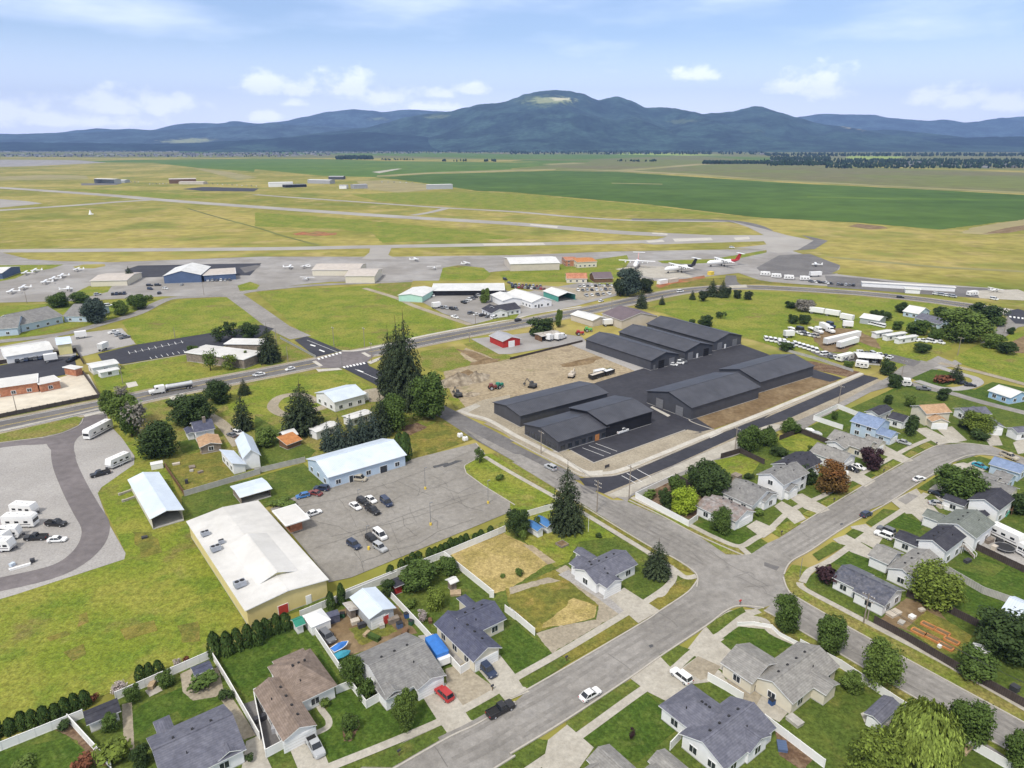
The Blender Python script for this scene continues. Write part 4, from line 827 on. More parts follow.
def block_meshes(b, wall, roof, trim):
 hl, hw, ov = b.hl, b.hw, b.over; wl, ww = hl - ov, hw - ov
 zi = b.ze + b.pitch * ov - .06           # wall top under the roof
 w = MB(); k = b.kind
 if k == 'gable':
  zt = b.zr - .08
  w.mesh([(-wl, -ww, 0), (wl, -ww, 0), (wl, ww, 0), (-wl, ww, 0), (-wl, -ww, zi), (wl, -ww, zi), (wl, ww, zi), (-wl, ww, zi), (-wl, 0, zt), (wl, 0, zt)],
    [(0,1,5,4), (1,2,6,9,5), (2,3,7,6), (3,0,4,8,7)])
 else: w.mesh([(-wl, -ww, 0), (wl, -ww, 0), (wl, ww, 0), (-wl, ww, 0), (-wl, -ww, zi), (wl, -ww, zi), (wl, ww, zi), (-wl, ww, zi)], [(0,1,5,4), (1,2,6,5), (2,3,7,6), (3,0,4,7)])
 if b.open_:                                # an open-fronted shed: take out that wall
  idx = {'front': 0, 'end': 1, 'back': 2, 'start': 3}[b.open_]; w.f.pop(idx); w.m.pop(idx)
  w.mesh([(-wl, -ww, .02), (wl, -ww, .02), (wl, ww, .02), (-wl, ww, .02)], [(0,1,2,3)], 1)
 w.box((0,0,.14), (2 * wl + .06,2 * ww + .06,.28), m=1)
 wo = w.data('wall', [wall, 'foundation'])
 r = MB(); th = .16
 if k == 'gable':
  ze = b.ze
  r.mesh([(-hl, -hw, ze), (hl, -hw, ze), (hl, 0, b.zr), (-hl, 0, b.zr), (-hl, hw, ze), (hl, hw, ze)], [(0,1,2,3), (3,2,5,4)])
  r.mesh([(-hl, -hw, ze - th), (hl, -hw, ze - th), (hl, 0, b.zr - th), (-hl, 0, b.zr - th), (-hl, hw, ze - th), (hl, hw, ze - th),
    (-hl, -hw, ze), (hl, -hw, ze), (hl, 0, b.zr), (-hl, 0, b.zr), (-hl, hw, ze), (hl, hw, ze)],
    [(3,2,1,0), (4,5,2,3), (0,1,7,6), (5,4,10,11), (1,2,8,7), (2,5,11,8), (3,0,6,9), (4,3,9,10)], 1)
  r.box((0,0, b.zr + .01), (2 * hl - .04,.32,.07), m=2)
 elif k == 'hip':
  rl = max(.05, hl - hw); ze = b.ze
  r.mesh([(-hl, -hw, ze), (hl, -hw, ze), (hl, hw, ze), (-hl, hw, ze), (-rl, 0, b.zr), (rl, 0, b.zr)], [(0,1,5,4), (1,2,5), (2,3,4,5), (3,0,4)])
  r.mesh([(-hl, -hw, ze - th), (hl, -hw, ze - th), (hl, hw, ze - th), (-hl, hw, ze - th), (-hl, -hw, ze), (hl, -hw, ze), (hl, hw, ze), (-hl, hw, ze)], [(3,2,1,0), (0,1,5,4), (1,2,6,5), (2,3,7,6), (3,0,4,7)], 1)
 elif k == 'flat':
  ze = b.ze
  r.box((0,0, ze), (2 * hl, 2 * hw, .3), m=1); r.box((0,0, ze + .153), (2 * hl - .5,2 * hw - .5,.02), m=0)
 elif k == 'shed':                          # single slope falling towards -v
  ze = b.ze; zr = ze + b.pitch * 2 * hw
  r.mesh([(-hl, -hw, ze), (hl, -hw, ze), (hl, hw, zr), (-hl, hw, zr)], [(0,1,2,3)])
  r.mesh([(-hl, -hw, ze - th), (hl, -hw, ze - th), (hl, hw, zr - th), (-hl, hw, zr - th), (-hl, -hw, ze), (hl, -hw, ze), (hl, hw, zr), (-hl, hw, zr)], [(3,2,1,0), (0,1,5,4), (1,2,6,5), (2,3,7,6), (3,0,4,7)], 1)
  w.mesh([(-wl, -ww, zi), (wl, -ww, zi), (wl, ww, zr - .1), (-wl, ww, zr - .1), (wl, ww, zi), (-wl, ww, zi)], [(1,4,2), (4,5,3,2), (5,0,3)])
  wo = w.data('wall', [wall, 'foundation'])
 elif k == 'arch':
  n = 10; ze = b.ze; h = b.pitch * hw
  prof = [(-hw * math.cos(math.pi * i / n), ze + h * math.sin(math.pi * i / n)) for i in range(n + 1)]
  for i in range(n): r.face([(-hl, *prof[i]), (hl, *prof[i]), (hl, *prof[i + 1]), (-hl, *prof[i + 1])])
  for x in (-wl, wl): r.face([(x, *q) for q in prof], 1)
 ro = r.data('roof', [roof, trim, roof])
 return wo, ro

def building(name, label, cat, blocks, wall='siding_white', roof='shingle_grey', trim='trim_white', group=None, vents=0, win=True, win_every=3.4, doors=True, roller=False, glaz='pane_glass', chimney=False, front_door=None, wsize=(1.35,1.2)):
 root = empty(name, tuple(blocks[0].c), 0); tag(root, label, cat, group)
 bi = 0; rs = random.Random(hash(label) % 1000 if False else len(label) * 7 + len(blocks))
 for b in blocks:
  wo, ro = block_meshes(b, b.wall or wall, b.roof or roof, b.trim or trim)
  lc = tuple(b.c - blocks[0].c + Vector((0,0,.004 * bi)))
  bi += 1
  add('wall', wo, root, lc, b.rz); rfo = add('roof', ro, root, lc, b.rz)
  if vents and b.kind in ('gable', 'hip') and b.hl > 4:
   me = box_mesh(('roof_vent', 'vent_black'), (0,0,.1), (.36,.36,.26), 'vent_black')
   n = max(3, int(b.hl / 1.6)) if vents > 1 else 3
   for i in range(n):
    x = (-1 + 2 * (i + .5) / n) * (b.hl - (b.hw if b.kind == 'hip' else 1)) * .85; y = 1.0 * -b.side if False else .9
    sgn = 1 if b.v.y > 0 else -1       # slope away from the camera first, near the ridge
    add('roof_vent', me, rfo, (x, y * sgn, b.zr - b.pitch * y))
   pm = box_mesh(('vent_pipe', 'p'), (0,0,.2), (.14,.14,.5), 'vent_black')
   add('vent_pipe', pm, rfo, (b.hl * .3,-sgn * b.hw * .45, b.zr - b.pitch * b.hw * .45))
  if chimney and bi == 1:
   add('chimney', box_mesh(('chimney', chimney), (0,0,0), (.9,.9,2.0), chimney), rfo, (b.hl * .2,-.8, b.zr + .4))
  wl, ww = b.hl - b.over, b.hw - b.over
  # openings: sides are named from the ridge direction: front (-v), back (+v), end (+u), start (-u)
  for side, (ox, oy, nx, ny, ln) in {'front': (0,-ww, 0,-1, wl), 'back': (0, ww, 0,1, wl), 'end': (wl, 0,1,0, ww), 'start': (-wl, 0,-1,0, ww)}.items():
   if b.open_ == side: continue
   nrm = b.u * nx + b.v * ny; tdir = b.v if nx else b.u
   ang = b.rz + {'front': 0, 'back': math.pi, 'end': math.pi / 2, 'start': -math.pi / 2}[side]
   spans = []
   if b.door and side in b.door:
    spec = b.door[side]
    for (kind_, frac, w_, h_, mm) in spec:
     p = b.c + b.u * ox + b.v * oy + tdir * (frac * ln)
     spans.append((frac * ln, w_ / 2 + .5))
     d_ = MB()
     d_.box((0,-.03, h_ / 2 + .02), (w_ + .24,.08, h_ + .16), m=0); d_.box((0,-.075, h_ / 2), (w_, .06, h_), m=1)
     if kind_ in ('garage_door', 'roller_door'):
      for q in range(1,4): d_.box((0,-.106, h_ * q / 4), (w_ - .02,.012,.03), m=2)
     dm = d_.data(kind_, [b.trim or trim, mm, 'kerb' if mm == 'trim_white' else 'trim_dark'])
     lp = p - blocks[0].c; do = add(kind_, dm, root, (lp.x, lp.y, .03), ang)
   if not (win and b.win): continue
   if nrm.dot(Vector((-b.c.x, -b.c.y, 0)).normalized()) < -.55: pass
   n = int((2 * ln - 1.0) // win_every); rows = [1.5] + ([4.0] if b.ze > 4.4 else [])
   for i in range(n):
    a = (-1 + 2 * (i + .5) / n) * (ln - .4)
    if any(abs(a - s0) < s1 + .75 for s0, s1 in spans): continue
    p = b.c + b.u * ox + b.v * oy + tdir * a
    if any(o_ is not b and o_.inside(p + nrm * .5,.3) for o_ in blocks): continue
    for zz in rows:
     if zz + wsize[1] / 2 > b.ze - .05: continue
     fm = box_mesh(('window', trim, wsize), (0,0,0), (wsize[0] + .26,.10, wsize[1] + .26), trim if trim != 'trim_dark' else 'trim_dark')
     gm = box_mesh(('pane', glaz, wsize), (0,0,0), (wsize[0], .05, wsize[1]), glaz)
     bm_ = box_mesh(('mullion', wsize), (0,0,0), (.07,.03, wsize[1]), 'trim_white')
     lp = p - blocks[0].c; wo_ = add('window', fm, root, (lp.x + nrm.x * .02, lp.y + nrm.y * .02, zz), ang)
     add('pane', gm, wo_, (0,-.045,0))
     if trim != 'trim_dark': add('mullion', bm_, wo_, (0,-.072,0))
 return root
def T3(c, r, *xy): return t(c, r, *xy)
GD = lambda f=0, w=4.9, m='trim_white': [('garage_door', f, w, 2.2, m)]
def B(c, r, xy, ze=2.9, pitch=.42, kind='gable', **k): return Block(t(c, r, *xy), ze, pitch, kind, **k)

# ---------------------------------------------------------------- houses south-west of the street
building('house', 'bungalow with a blue grey hipped and gabled roof at the lower left, two sheds behind', 'house',
 [B(0,3, (880,515,575,650,978,690)), B(0,3, (700,640,690,548,606,600), pitch=.40, kind='hip'), B(0,3, (960,695,920,610,850,745), pitch=.45, door={'start': GD(0,2.6)})], 'siding_white', 'shingle_bluegrey', vents=2)
building('house', 'house with a mottled brown shingle roof and white walls, black drive along its left side', 'house',
 [B(1,3, (110,665,0,458,245,600), door={'start': GD(0,5.2)}), B(1,3, (325,442,150,530,228,292), kind='hip'), B(1,3, (190,295,260,430,80,368), pitch=.36, kind='hip')], 'siding_white', 'shingle_brown', vents=2)
building('house', 'broad house under one big light grey gabled roof, red car on its drive', 'house',
 [B(1,3, (385,328,590,226,512,502), pitch=.36), B(1,3, (755,402,700,318,642,466), pitch=.34, door={'start': GD(0,5.0)}), B(1,3, (592,462,560,400,514,506), pitch=.5)], 'siding_white', 'shingle_grey', vents=2)
building('house', 'house with a slate blue cross gabled roof and white gable over its garage', 'house',
 [B(1,3, (860,352,715,195,972,292), pitch=.5, door={'start': GD(0,5.0)}), B(1,3, (992,180,840,250,915,95), pitch=.45), B(1,3, (885,130,838,78,800,105), pitch=.45, kind='hip')], 'siding_cream', 'shingle_slate', vents=2)
building('house', 'white walled house with a grey cross gabled roof on the street corner, between two conifers', 'house',
 [Block([(540 + x * .1693,470 + y * .1693) for x, y in ((395,700), (175,548), (490,652))], 2.9,.42, door={'start': GD(.1,4.9)}),
  Block([(540 + x * .1693,470 + y * .1693) for x, y in ((580,555), (330,675), (498,438))], 2.9,.42),
  Block([(540 + x * .1693,470 + y * .1693) for x, y in ((350,520), (310,428), (210,488))], 2.9,.42)], 'siding_white', 'shingle_bluegrey', vents=2)
# ---------------------------------------------------------------- houses along the lower right
building('house', 'house with a blue grey hipped roof, white estate car on its drive', 'house',
 [B(2,3, (665,632,890,498,838,785), pitch=.42), B(2,3, (800,690,628,492,945,600), pitch=.40, kind='hip'), B(2,3, (1030,640,960,560,930,700), pitch=.4)], 'siding_white', 'shingle_bluegrey', vents=2)
building('house', 'cream walled house with a light grey cross gabled roof behind the white roadside fence', 'house',
 [B(3,3, (-55,405,150,280,108,522), pitch=.42), B(2,3, (955,437,828,352,1079,357), pitch=.40), B(3,3, (150,305,100,292,140,330), pitch=.38, kind='hip'), B(3,3, (245,482,180,395,303,438), pitch=.38)], 'siding_cream', 'shingle_light', vents=2)
building('house', 'partly seen house with a pointed light grey roof at the bottom edge', 'house',
 [B(2,3, (260,790,335,682,430,720), pitch=.45), B(2,3, (500,770,380,680,400,830), pitch=.4)], 'siding_cream', 'shingle_light', vents=1)
building('house', 'hipped light grey roof cut by the bottom edge, beside the blue grey house', 'house',
 [B(2,3, (500,790,545,712,690,760), pitch=.42, kind='hip'), B(2,3, (610,690,760,790,530,730), pitch=.4)], 'siding_cream', 'shingle_light', vents=2)
# ---------------------------------------------------------------- houses along the upper right street, left side
building('house', 'corner house with a patchy brown and grey roof beside the white L shaped fence', 'house',
 [B(2,2, (890,480,712,434,952,432), door={'start': GD(0,4.6)}), B(2,2, (800,382,900,410,740,420), pitch=.4)], 'siding_white', 'shingle_mixed', vents=1)
building('house', 'grey gabled house immediately behind the patchy brown roofed corner house', 'house',
 [B(2,2, (955,418,838,360,1018,350), door={'start': GD(0,4.4)}), B(3,2, (5,402,-45,370,72,378), pitch=.4)], 'siding_white', 'shingle_grey', vents=1)
building('house', 'two storey white house with a mid grey roof and a white garage facing the street', 'house',
 [B(3,2, (-30,292,60,240,70,340), ze=5.0, pitch=.42), B(3,2, (98,362,30,312,143,338), pitch=.42, door={'start': GD(0,4.4)})], 'siding_white', 'shingle_grey', vents=1)
building('house', 'white gabled house with a charcoal roof behind the red tinted tree', 'house',
 [B(3,2, (130,292,245,248,48,242), ze=4.6, pitch=.45), B(3,2, (130,250,200,230,120,205), pitch=.4)], 'siding_white', 'shingle_charcoal', vents=1)
building('house', 'pale house with a weathered grey gable beside two parked cars', 'house',
 [B(3,2, (310,250,208,188,352,215), ze=3.2, pitch=.45, door={'start': GD(0,4.6)}), B(3,2, (240,165,330,150,290,205), pitch=.4)], 'siding_white', 'shingle_light', vents=1)
building('house', 'house with a wide weathered grey roof right below the blue house', 'house',
 [B(3,2, (400,200,262,142,440,168), ze=3.2, pitch=.45), B(3,2, (440,190,400,160,472,160), pitch=.42, door={'start': GD(0,4.0)})], 'siding_cream', 'shingle_light', vents=1)
building('house', 'light blue two storey house with a blue roof behind the white boundary wall', 'house',
 [B(3,2, (445,115,348,78,500,86), ze=4.8, pitch=.42), B(3,2, (500,150,440,118,533,130), pitch=.42, door={'start': GD(0,4.4)})], 'siding_paleblue', 'shingle_blue', vents=0)
building('house', 'white house with a charcoal roof between the blue house and the tan roofed house', 'house',
 [B(3,2, (452,62,545,46,430,30), ze=3.6, pitch=.42), B(3,2, (548,88,505,60,578,68), pitch=.42, door={'start': GD(0,4.4)})], 'siding_white', 'shingle_charcoal', vents=0)
building('house', 'cream two storey house with a tan brown roof at the bend of the street', 'house',
 [B(3,2, (640,55,742,48,612,20), ze=4.6, pitch=.42, snapa=None), B(3,2, (662,86,622,56,720,78), pitch=.42, snapa=None, door={'start': GD(0,5.0)})], 'siding_cream', 'shingle_tan', vents=0)
building('house', 'long house with a slate grey roof behind a round bright tree at the bend', 'house',
 [B(3,2, (872,104,785,35,935,95), ze=3.2, pitch=.4, snapa=None, door={'start': GD(0,4.4)}), B(3,2, (800,60,900,55,780,30), pitch=.4, snapa=None)], 'siding_white', 'shingle_bluegrey', vents=0)
building('house', 'white house with a blue grey roof cut by the right edge, blue canopy beside it', 'house',
 [B(3,2, (1000,130,1100,120,990,105), ze=3.0, pitch=.4, snapa=None)], 'siding_white', 'shingle_bluegrey', vents=0)
# ---------------------------------------------------------------- houses along the upper right street, right side
building('house', 'white corner house with a long mottled dark roof above a dug up yard', 'house',
 [B(3,3, (475,132,360,60,566,72), door=None), B(3,3, (360,62,285,2,440,10), pitch=.34)], 'siding_white', 'solar_panel', vents=1)
building('house', 'white house with a brownish grey roof behind a bright round tree', 'house',
 [B(3,2, (480,660,620,596,592,722), ze=3.2, pitch=.42), B(3,2, (490,648,432,594,545,600), pitch=.42)], 'siding_white', 'shingle_light', vents=1)
building('house', 'bright white house with a black gabled roof and white back stairs', 'house',
 [B(3,2, (600,550,665,486,714,602), ze=4.6, pitch=.45), B(3,2, (605,580,510,540,645,552), pitch=.42, door={'end': GD(0,4.4)})], 'siding_white', 'shingle_charcoal', vents=1)
building('house', 'white house with a dull green gabled roof and a long gable wall', 'house',
 [B(3,2, (676,484,765,432,836,546), ze=4.4, pitch=.40), B(3,2, (690,480,630,448,722,455), pitch=.42, door={'end': GD(0,4.4)})], 'siding_white', 'shingle_green', vents=1)
building('house', 'white house with a black roof beside a small yellow shed', 'house',
 [B(3,2, (800,392,868,348,920,442), ze=4.6, pitch=.45), B(3,2, (790,420,710,382,822,404), pitch=.42, door={'end': GD(0,4.4)})], 'siding_white', 'shingle_charcoal', vents=0)
building('house', 'cream house with a mid grey roof between black roofed and blue roofed houses', 'house',
 [B(3,2, (970,378,830,300,1005,348), ze=3.0, pitch=.40), B(3,2, (900,340,840,300,950,310), pitch=.4)], 'siding_cream', 'shingle_grey', vents=1)
building('house', 'pale blue house with a blue roof at the right edge, teal car on its drive', 'house',
 [B(3,2, (1010,290,876,256,1040,262), ze=3.0, pitch=.40), B(3,2, (960,330,900,300,1030,310), pitch=.4, roof='shingle_grey')], 'siding_paleblue', 'shingle_blue', vents=0)
building('house', 'house with an icy blue roof half hidden by a dark tree at the right edge', 'house',
 [B(3,3, (1005,170,945,130,1080,130), ze=3.0, pitch=.40)], 'siding_paleblue', 'metal_ice', vents=0)
# ---------------------------------------------------------------- other houses and farm buildings
building('house', 'small sky blue house with a white roof on the far right lawn', 'house', [B(3,1, (972,622,880,592,1003,592), pitch=.30, snapa=None)], 'siding_blue', 'metal_white')
building('house', 'long pale blue house with a blue grey roof in front of a big dark tree', 'house', [B(3,1, (590,305,690,332,606,288), pitch=.4, snapa=None), B(3,1, (545,280,610,292,560,262), pitch=.4, snapa=None, roof='metal_white')], 'siding_paleblue', 'shingle_bluegrey')
building('house', 'old farmhouse with a navy roof and a tan roofed lean-to beside a dark tree', 'house',
 [B(0,2, (765,128,848,112,722,98), ze=3.8, pitch=.45, snapa=None), B(0,2, (785,188,772,150,872,165), ze=2.6, pitch=.3, snapa=None, roof='shingle_tan', wall='wood_grey'), B(0,2, (735,135,722,112,770,128), ze=2.5, pitch=.3, snapa=None)], 'siding_white', 'shingle_slate', chimney='wood_grey')
building('barn', 'pale blue barn with a steep swept roof and lean-to beside the grey yard fence', 'barn',
 [B(0,2, (955,232,925,158,1022,205), ze=4.0, pitch=.9, snapa=None), B(0,2, (915,268,865,212,958,238), ze=2.5, pitch=.36, kind='shed', snapa=None)], 'siding_white', 'metal_ice')
building('garage', 'long white garage with an icy blue metal roof and open front on the meadow', 'garage',
 [B(0,2, (590,470,500,314,722,426), ze=3.3, pitch=.28, snapa=A0 + .0, open_='start')], 'siding_cream', 'metal_ice', win=False)
building('church_hall', 'large low hall with a white roof and yellow walls beside the cracked parking lot', 'hall',
 [Block([(245,611), (187,521), (326.5,576.5)], 4.4,.11, trim='trim_white', door={'start': [('door', .15,2.0,2.2, 'door_red'), ('door', -.5,1.0,2.1, 'trim_white')]}),
  Block([t1(1,2,172,672), t1(1,2,60,520), t1(1,2,10,738)], 4.85,.34, over=.6, wall='siding_paleyellow')], 'siding_yellow', 'metal_white_flat', win_every=6, win=False)
building('canopy', 'white flat topped drop-off canopy on a red base, joined to the parking lot edge', 'canopy',
 [B(1,2, (120,498,80,434,216,466), ze=3.4, pitch=.05, kind='flat', wall='brick_red', over=1.6)], 'brick_red', 'metal_white_flat', win=False)
building('carport', 'small carport with a pale blue metal roof on the lawn beside the white roofed hall', 'carport',
 [B(1,2, (-60,385,70,350,-100,340), ze=2.6, pitch=.12, kind='gable', open_='front')], 'wood_grey', 'metal_ice', win=False)
building('long_shop', 'long pale blue shop with a silver metal roof above the parking lot', 'shop',
 [B(1,2, (286,306,596,214,205,230), ze=3.8, pitch=.30, door={'front': [('door', -.45,1.1,2.1, 'pane_glass'), ('door', .4,2.2,2.2, 'pane_glass')]})], 'siding_paleblue', 'metal_ice', win_every=4.4)
building('house', 'white house with a pale blue metal roof beside the road intersection, motorhome in front', 'house', [B(1,1, (311,640,438,606,264,594), ze=4.0, pitch=.28, snapa=None)], 'siding_white', 'metal_ice')
building('mobile_home', 'white mobile home mostly hidden behind the row of dark conifers, nearer the intersection', 'mobile home', [B(1,1, (372,708,462,680,352,690), ze=3, pitch=.2, snapa=None)], 'siding_white', 'metal_white')
building('mobile_home', 'white mobile home end showing left of the row of conifers beside the silver roofed shop', 'mobile home', [B(1,1, (240,758,330,725,222,738), ze=3, pitch=.2, snapa=None)], 'siding_white', 'metal_white')
building('shed', 'little shed with half white and half rusty roof on the lawn beside a large conifer', 'shed',
 [B(1,2, (118,150,172,134,104,126), ze=2.6, pitch=.45, snapa=None), B(1,2, (125,178,188,155,112,152), ze=2.0, pitch=.25, kind='shed', snapa=None, roof='wood_orange', wall='wood_brown')], 'wood_brown', 'metal_white', win=False)
# ---------------------------------------------------------------- garden sheds and tents
building('garden_shed', 'long white garden shed with a slate roof and a lattice front, along the white fence', 'shed', [B(0,3, (340,600,470,520,328,545), ze=2.3, pitch=.28)], 'siding_white', 'shingle_charcoal', win_every=2.0, wsize=(.7,.7))
building('garden_shed', 'white garden shed with a slate roof in the corner of the fenced gravel yard', 'shed', [B(0,3, (765,405,838,372,752,372), ze=2.3, pitch=.3)], 'siding_white', 'shingle_slate', win_every=2.0, wsize=(.6,.8))
building('garden_shed', 'tiny white shed with a green roof against the white fence', 'shed', [B(1,3, (160,215,200,198,143,182), ze=2.2, pitch=.5)], 'siding_white', 'tarp_green', win=False)
building('canopy_tent', 'white fabric canopy tent in the cluttered back yard', 'tent', [B(1,3, (222,215,290,172,205,160), ze=2.2, pitch=.5, kind='hip', over=.1)], 'fabric_white', 'fabric_white', win=False)
building('workshop', 'grey workshop with a pale blue metal roof and brown lean-to in the cluttered back yard', 'workshop',
 [B(1,3, (450,182,372,95,552,132), ze=3.2, pitch=.30, door={'start': [('door', -.3,1.2,2.1, 'door_red'), ('garage_door', .35,3.0,2.4, 'trim_white')]}), B(1,3, (372,155,342,125,402,135), ze=2.3, pitch=.2, kind='shed', roof='roof_weathered', wall='wood_grey')], 'siding_grey', 'metal_ice', win=False)
building('garden_shed', 'small red shed with a dark roof in a hedge beside the parking lot', 'shed', [B(1,3, (550,58,585,38,535,25), ze=2.4, pitch=.4)], 'siding_red', 'shingle_charcoal', win=False)
building('playhouse', 'small cabin with a white roof on the lawn behind the slate blue house', 'playhouse', [B(1,3, (770,45,815,40,766,18), ze=2.2, pitch=.4)], 'wood_grey', 'metal_white', win=False)
building('garden_shed', 'left one of a pair of white sheds with bright blue roofs', 'shed', [B(2,2, (108,518,78,478,140,505), ze=2.2, pitch=.5, door={'start': [('door', 0,1.3,1.8, 'trim_white')]})], 'siding_white', 'roof_blue', win=False, group='blue roofed sheds')
building('garden_shed', 'right one of a pair of white sheds with bright blue roofs', 'shed', [B(2,2, (146,502,116,462,176,486), ze=2.2, pitch=.5, door={'start': [('door', 0,1.3,1.8, 'trim_white')]})], 'siding_white', 'roof_blue', win=False, group='blue roofed sheds')
building('garden_shed', 'grey roofed shed with white double doors on a paved pad, under the willow', 'shed', [B(3,3, (462,595,528,512,398,545), ze=2.4, pitch=.35, door={'start': [('door', 0,1.7,1.9, 'trim_white')]})], 'siding_grey', 'shingle_bluegrey', win=False)
building('garden_shed', 'white roofed shed under the power lines at the right', 'shed', [B(3,3, (872,328,892,305,805,292), ze=2.4, pitch=.25)], 'siding_white', 'metal_white', win=False)
building('garden_shed', 'little pale yellow shed with a grey roof between the white houses', 'shed', [B(3,2, (876,462,896,445,838,440), ze=2.6, pitch=.5)], 'siding_paleyellow', 'shingle_charcoal', win=False)
building('garden_shed', 'small dark shed behind white panels at the left of the brown roofed house', 'shed', [B(0,3, (1010,480,1060,452,1000,455), ze=2.2, pitch=.3)], 'siding_white', 'metal_white', win=False)
# ---------------------------------------------------------------- dark storage complex
AS = math.radians(35.5)
RD = lambda f, w=3.4, h=3.6, m='metal_grey': ('roller_door', f, w, h, m)
mat('door_grey', (.17,.172,.185), .6,.06,1, spec=.3)
SK = dict(wall='metal_darkwall', roof='metal_dark', trim='trim_dark', win=False)
building('storage_building', 'long dark metal storage building nearest the street, left of the office', 'storage building', [B(2,1, (40,694,366,592,-84,642), ze=4.4, pitch=.16, snapa=AS, door={'end': [RD(.3, m='door_grey'), RD(-.35, m='door_grey')]})], group='dark metal storage buildings', **SK)
building('storage_building', 'dark metal storage building at the left of the row of three behind the dirt lot', 'storage building', [B(2,1, (556,476,289,392,662,446), ze=4.6, pitch=.26, snapa=AS, door={'start': [RD(-.5, m='door_grey'), RD(.25, m='dark_interior'), RD(.75,1.2,2.2, 'door_grey')], 'end': [RD(-.5, m='door_grey'), RD(.25, m='dark_interior')]})], group='dark metal storage buildings', **SK)
building('storage_building', 'dark metal storage building in the middle of the row of three behind the dirt lot', 'storage building', [B(2,1, (690,440,424,362,786,408), ze=4.6, pitch=.26, snapa=AS, door={'start': [RD(-.55, m='dark_interior'), RD(.1,1.2,2.2, 'trim_white'), RD(.6, m='door_grey')], 'end': [RD(-.5, m='dark_interior'), RD(.5, m='door_grey')]})], group='dark metal storage buildings', **SK)
building('storage_building', 'dark metal storage building at the right of the row of three, beside the green field', 'storage building', [B(2,1, (806,402,539,328,900,371), ze=4.6, pitch=.26, snapa=AS, door={'start': [RD(-.5, m='door_grey'), RD(.2,1.2,2.2, 'trim_white'), RD(.6, m='door_grey')], 'end': [RD(-.5, m='door_grey'), RD(.5, m='door_grey')]})], group='dark metal storage buildings', **SK)
building('storage_building', 'wide dark metal storage building with two doors in its near gable, beside the brown strip', 'storage building', [B(2,1, (716,662,962,570,543,592), ze=4.8, pitch=.26, snapa=AS, door={'start': [RD(-.5, m='door_grey'), RD(.4, m='door_grey')], 'end': [RD(-.5, m='door_grey')]})], group='dark metal storage buildings', **SK)
building('storage_building', 'dark metal storage building farthest right, behind the wide one with two gable doors', 'storage building', [B(2,1, (986,560,1176,488,820,508), ze=4.8, pitch=.26, snapa=AS, door={'start': [RD(0, m='door_grey')]})], group='dark metal storage buildings', **SK)
building('office_building', 'low dark office building with a black front wall, orange door and parking bays', 'office',
 [B(2,1, (380,728,552,667,248,655), ze=5.0, pitch=.18, snapa=AS, wall='wall_black', win=False), B(2,2, (190,166,378,98,58,92), ze=3.9, pitch=.20, snapa=AS, door={'front': [('door', .55,1.8,2.3, 'wood_orange')]})], 'metal_darkwall', 'metal_dark', trim='trim_dark', win_every=2.6, wsize=(1.5,1.3))
# ---------------------------------------------------------------- shops and yards beyond the dirt lot
SNA = None
building('shed', 'red metal shed with a pale grey roof beside the highway', 'shed', [B(1,1, (975,400,920,376,1035,382), ze=3.6, pitch=.30, snapa=SNA, door={'start': [('roller_door', 0,3.2,3.0, 'trim_white')]})], 'siding_red', 'metal_grey', win=False)
building('shop', 'tan shop with a plum brown roof behind the row of dark storage buildings', 'shop', [B(2,1, (440,318,360,288,562,292), ze=4.6, pitch=.26, snapa=SNA)], 'metal_tan', 'metal_plum', win=False)
building('shed', 'cream shed with a white roof beside the plum roofed shop', 'shed', [B(2,1, (325,318,236,292,368,302), ze=3.4, pitch=.25, snapa=SNA)], 'metal_tan', 'metal_white', win=False)
building('shed', 'open fronted red shed with a weathered roof behind the white trucks', 'shed', [B(2,1, (125,380,205,366,104,366), ze=3.2, pitch=.12, snapa=SNA, open_='front', wall='wood_brown')], 'door_red', 'roof_weathered', win=False)
building('shop', 'white shop with a white gabled roof across the highway, by the teal garage', 'shop', [B(2,1, (85,246,-20,210,152,230), ze=4.0, pitch=.30, snapa=SNA, door={'start': [('door', .3,1.0,2.2, 'trim_dark')]})], 'siding_white', 'metal_white')
building('garage', 'teal garage with a white roof and open bay across the highway', 'garage', [B(2,1, (190,222,128,200,244,208), ze=3.8, pitch=.28, snapa=SNA, open_='start')], 'siding_teal', 'metal_white', win=False)
building('shop', 'white roofed shop beside a bright tree in the car yard across the highway', 'shop', [B(1,1, (975,240,925,215,1030,220), ze=4.0, pitch=.22, snapa=SNA)], 'siding_white', 'metal_white', win=False)
building('office_building', 'low office with a dark shingle roof and white gables in the car yard', 'office', [B(1,1, (930,290,890,270,990,278), ze=3.0, pitch=.4, snapa=SNA), B(1,1, (960,285,1050,270,955,262), ze=3.0, pitch=.4, snapa=SNA)], 'siding_white', 'shingle_charcoal')
building('storage_shed', 'long white roofed row of open storage bays bent to a mint green end', 'storage row',
 [B(1,1, (692,200,985,198,694,172), ze=3.6, pitch=.06, kind='flat', snapa=SNA, wall='dark_interior', win=False, over=.6), B(1,1, (660,222,715,190,594,200), ze=4.0, pitch=.14, snapa=SNA, wall='siding_mint')], 'siding_mint', 'metal_white', win=False)
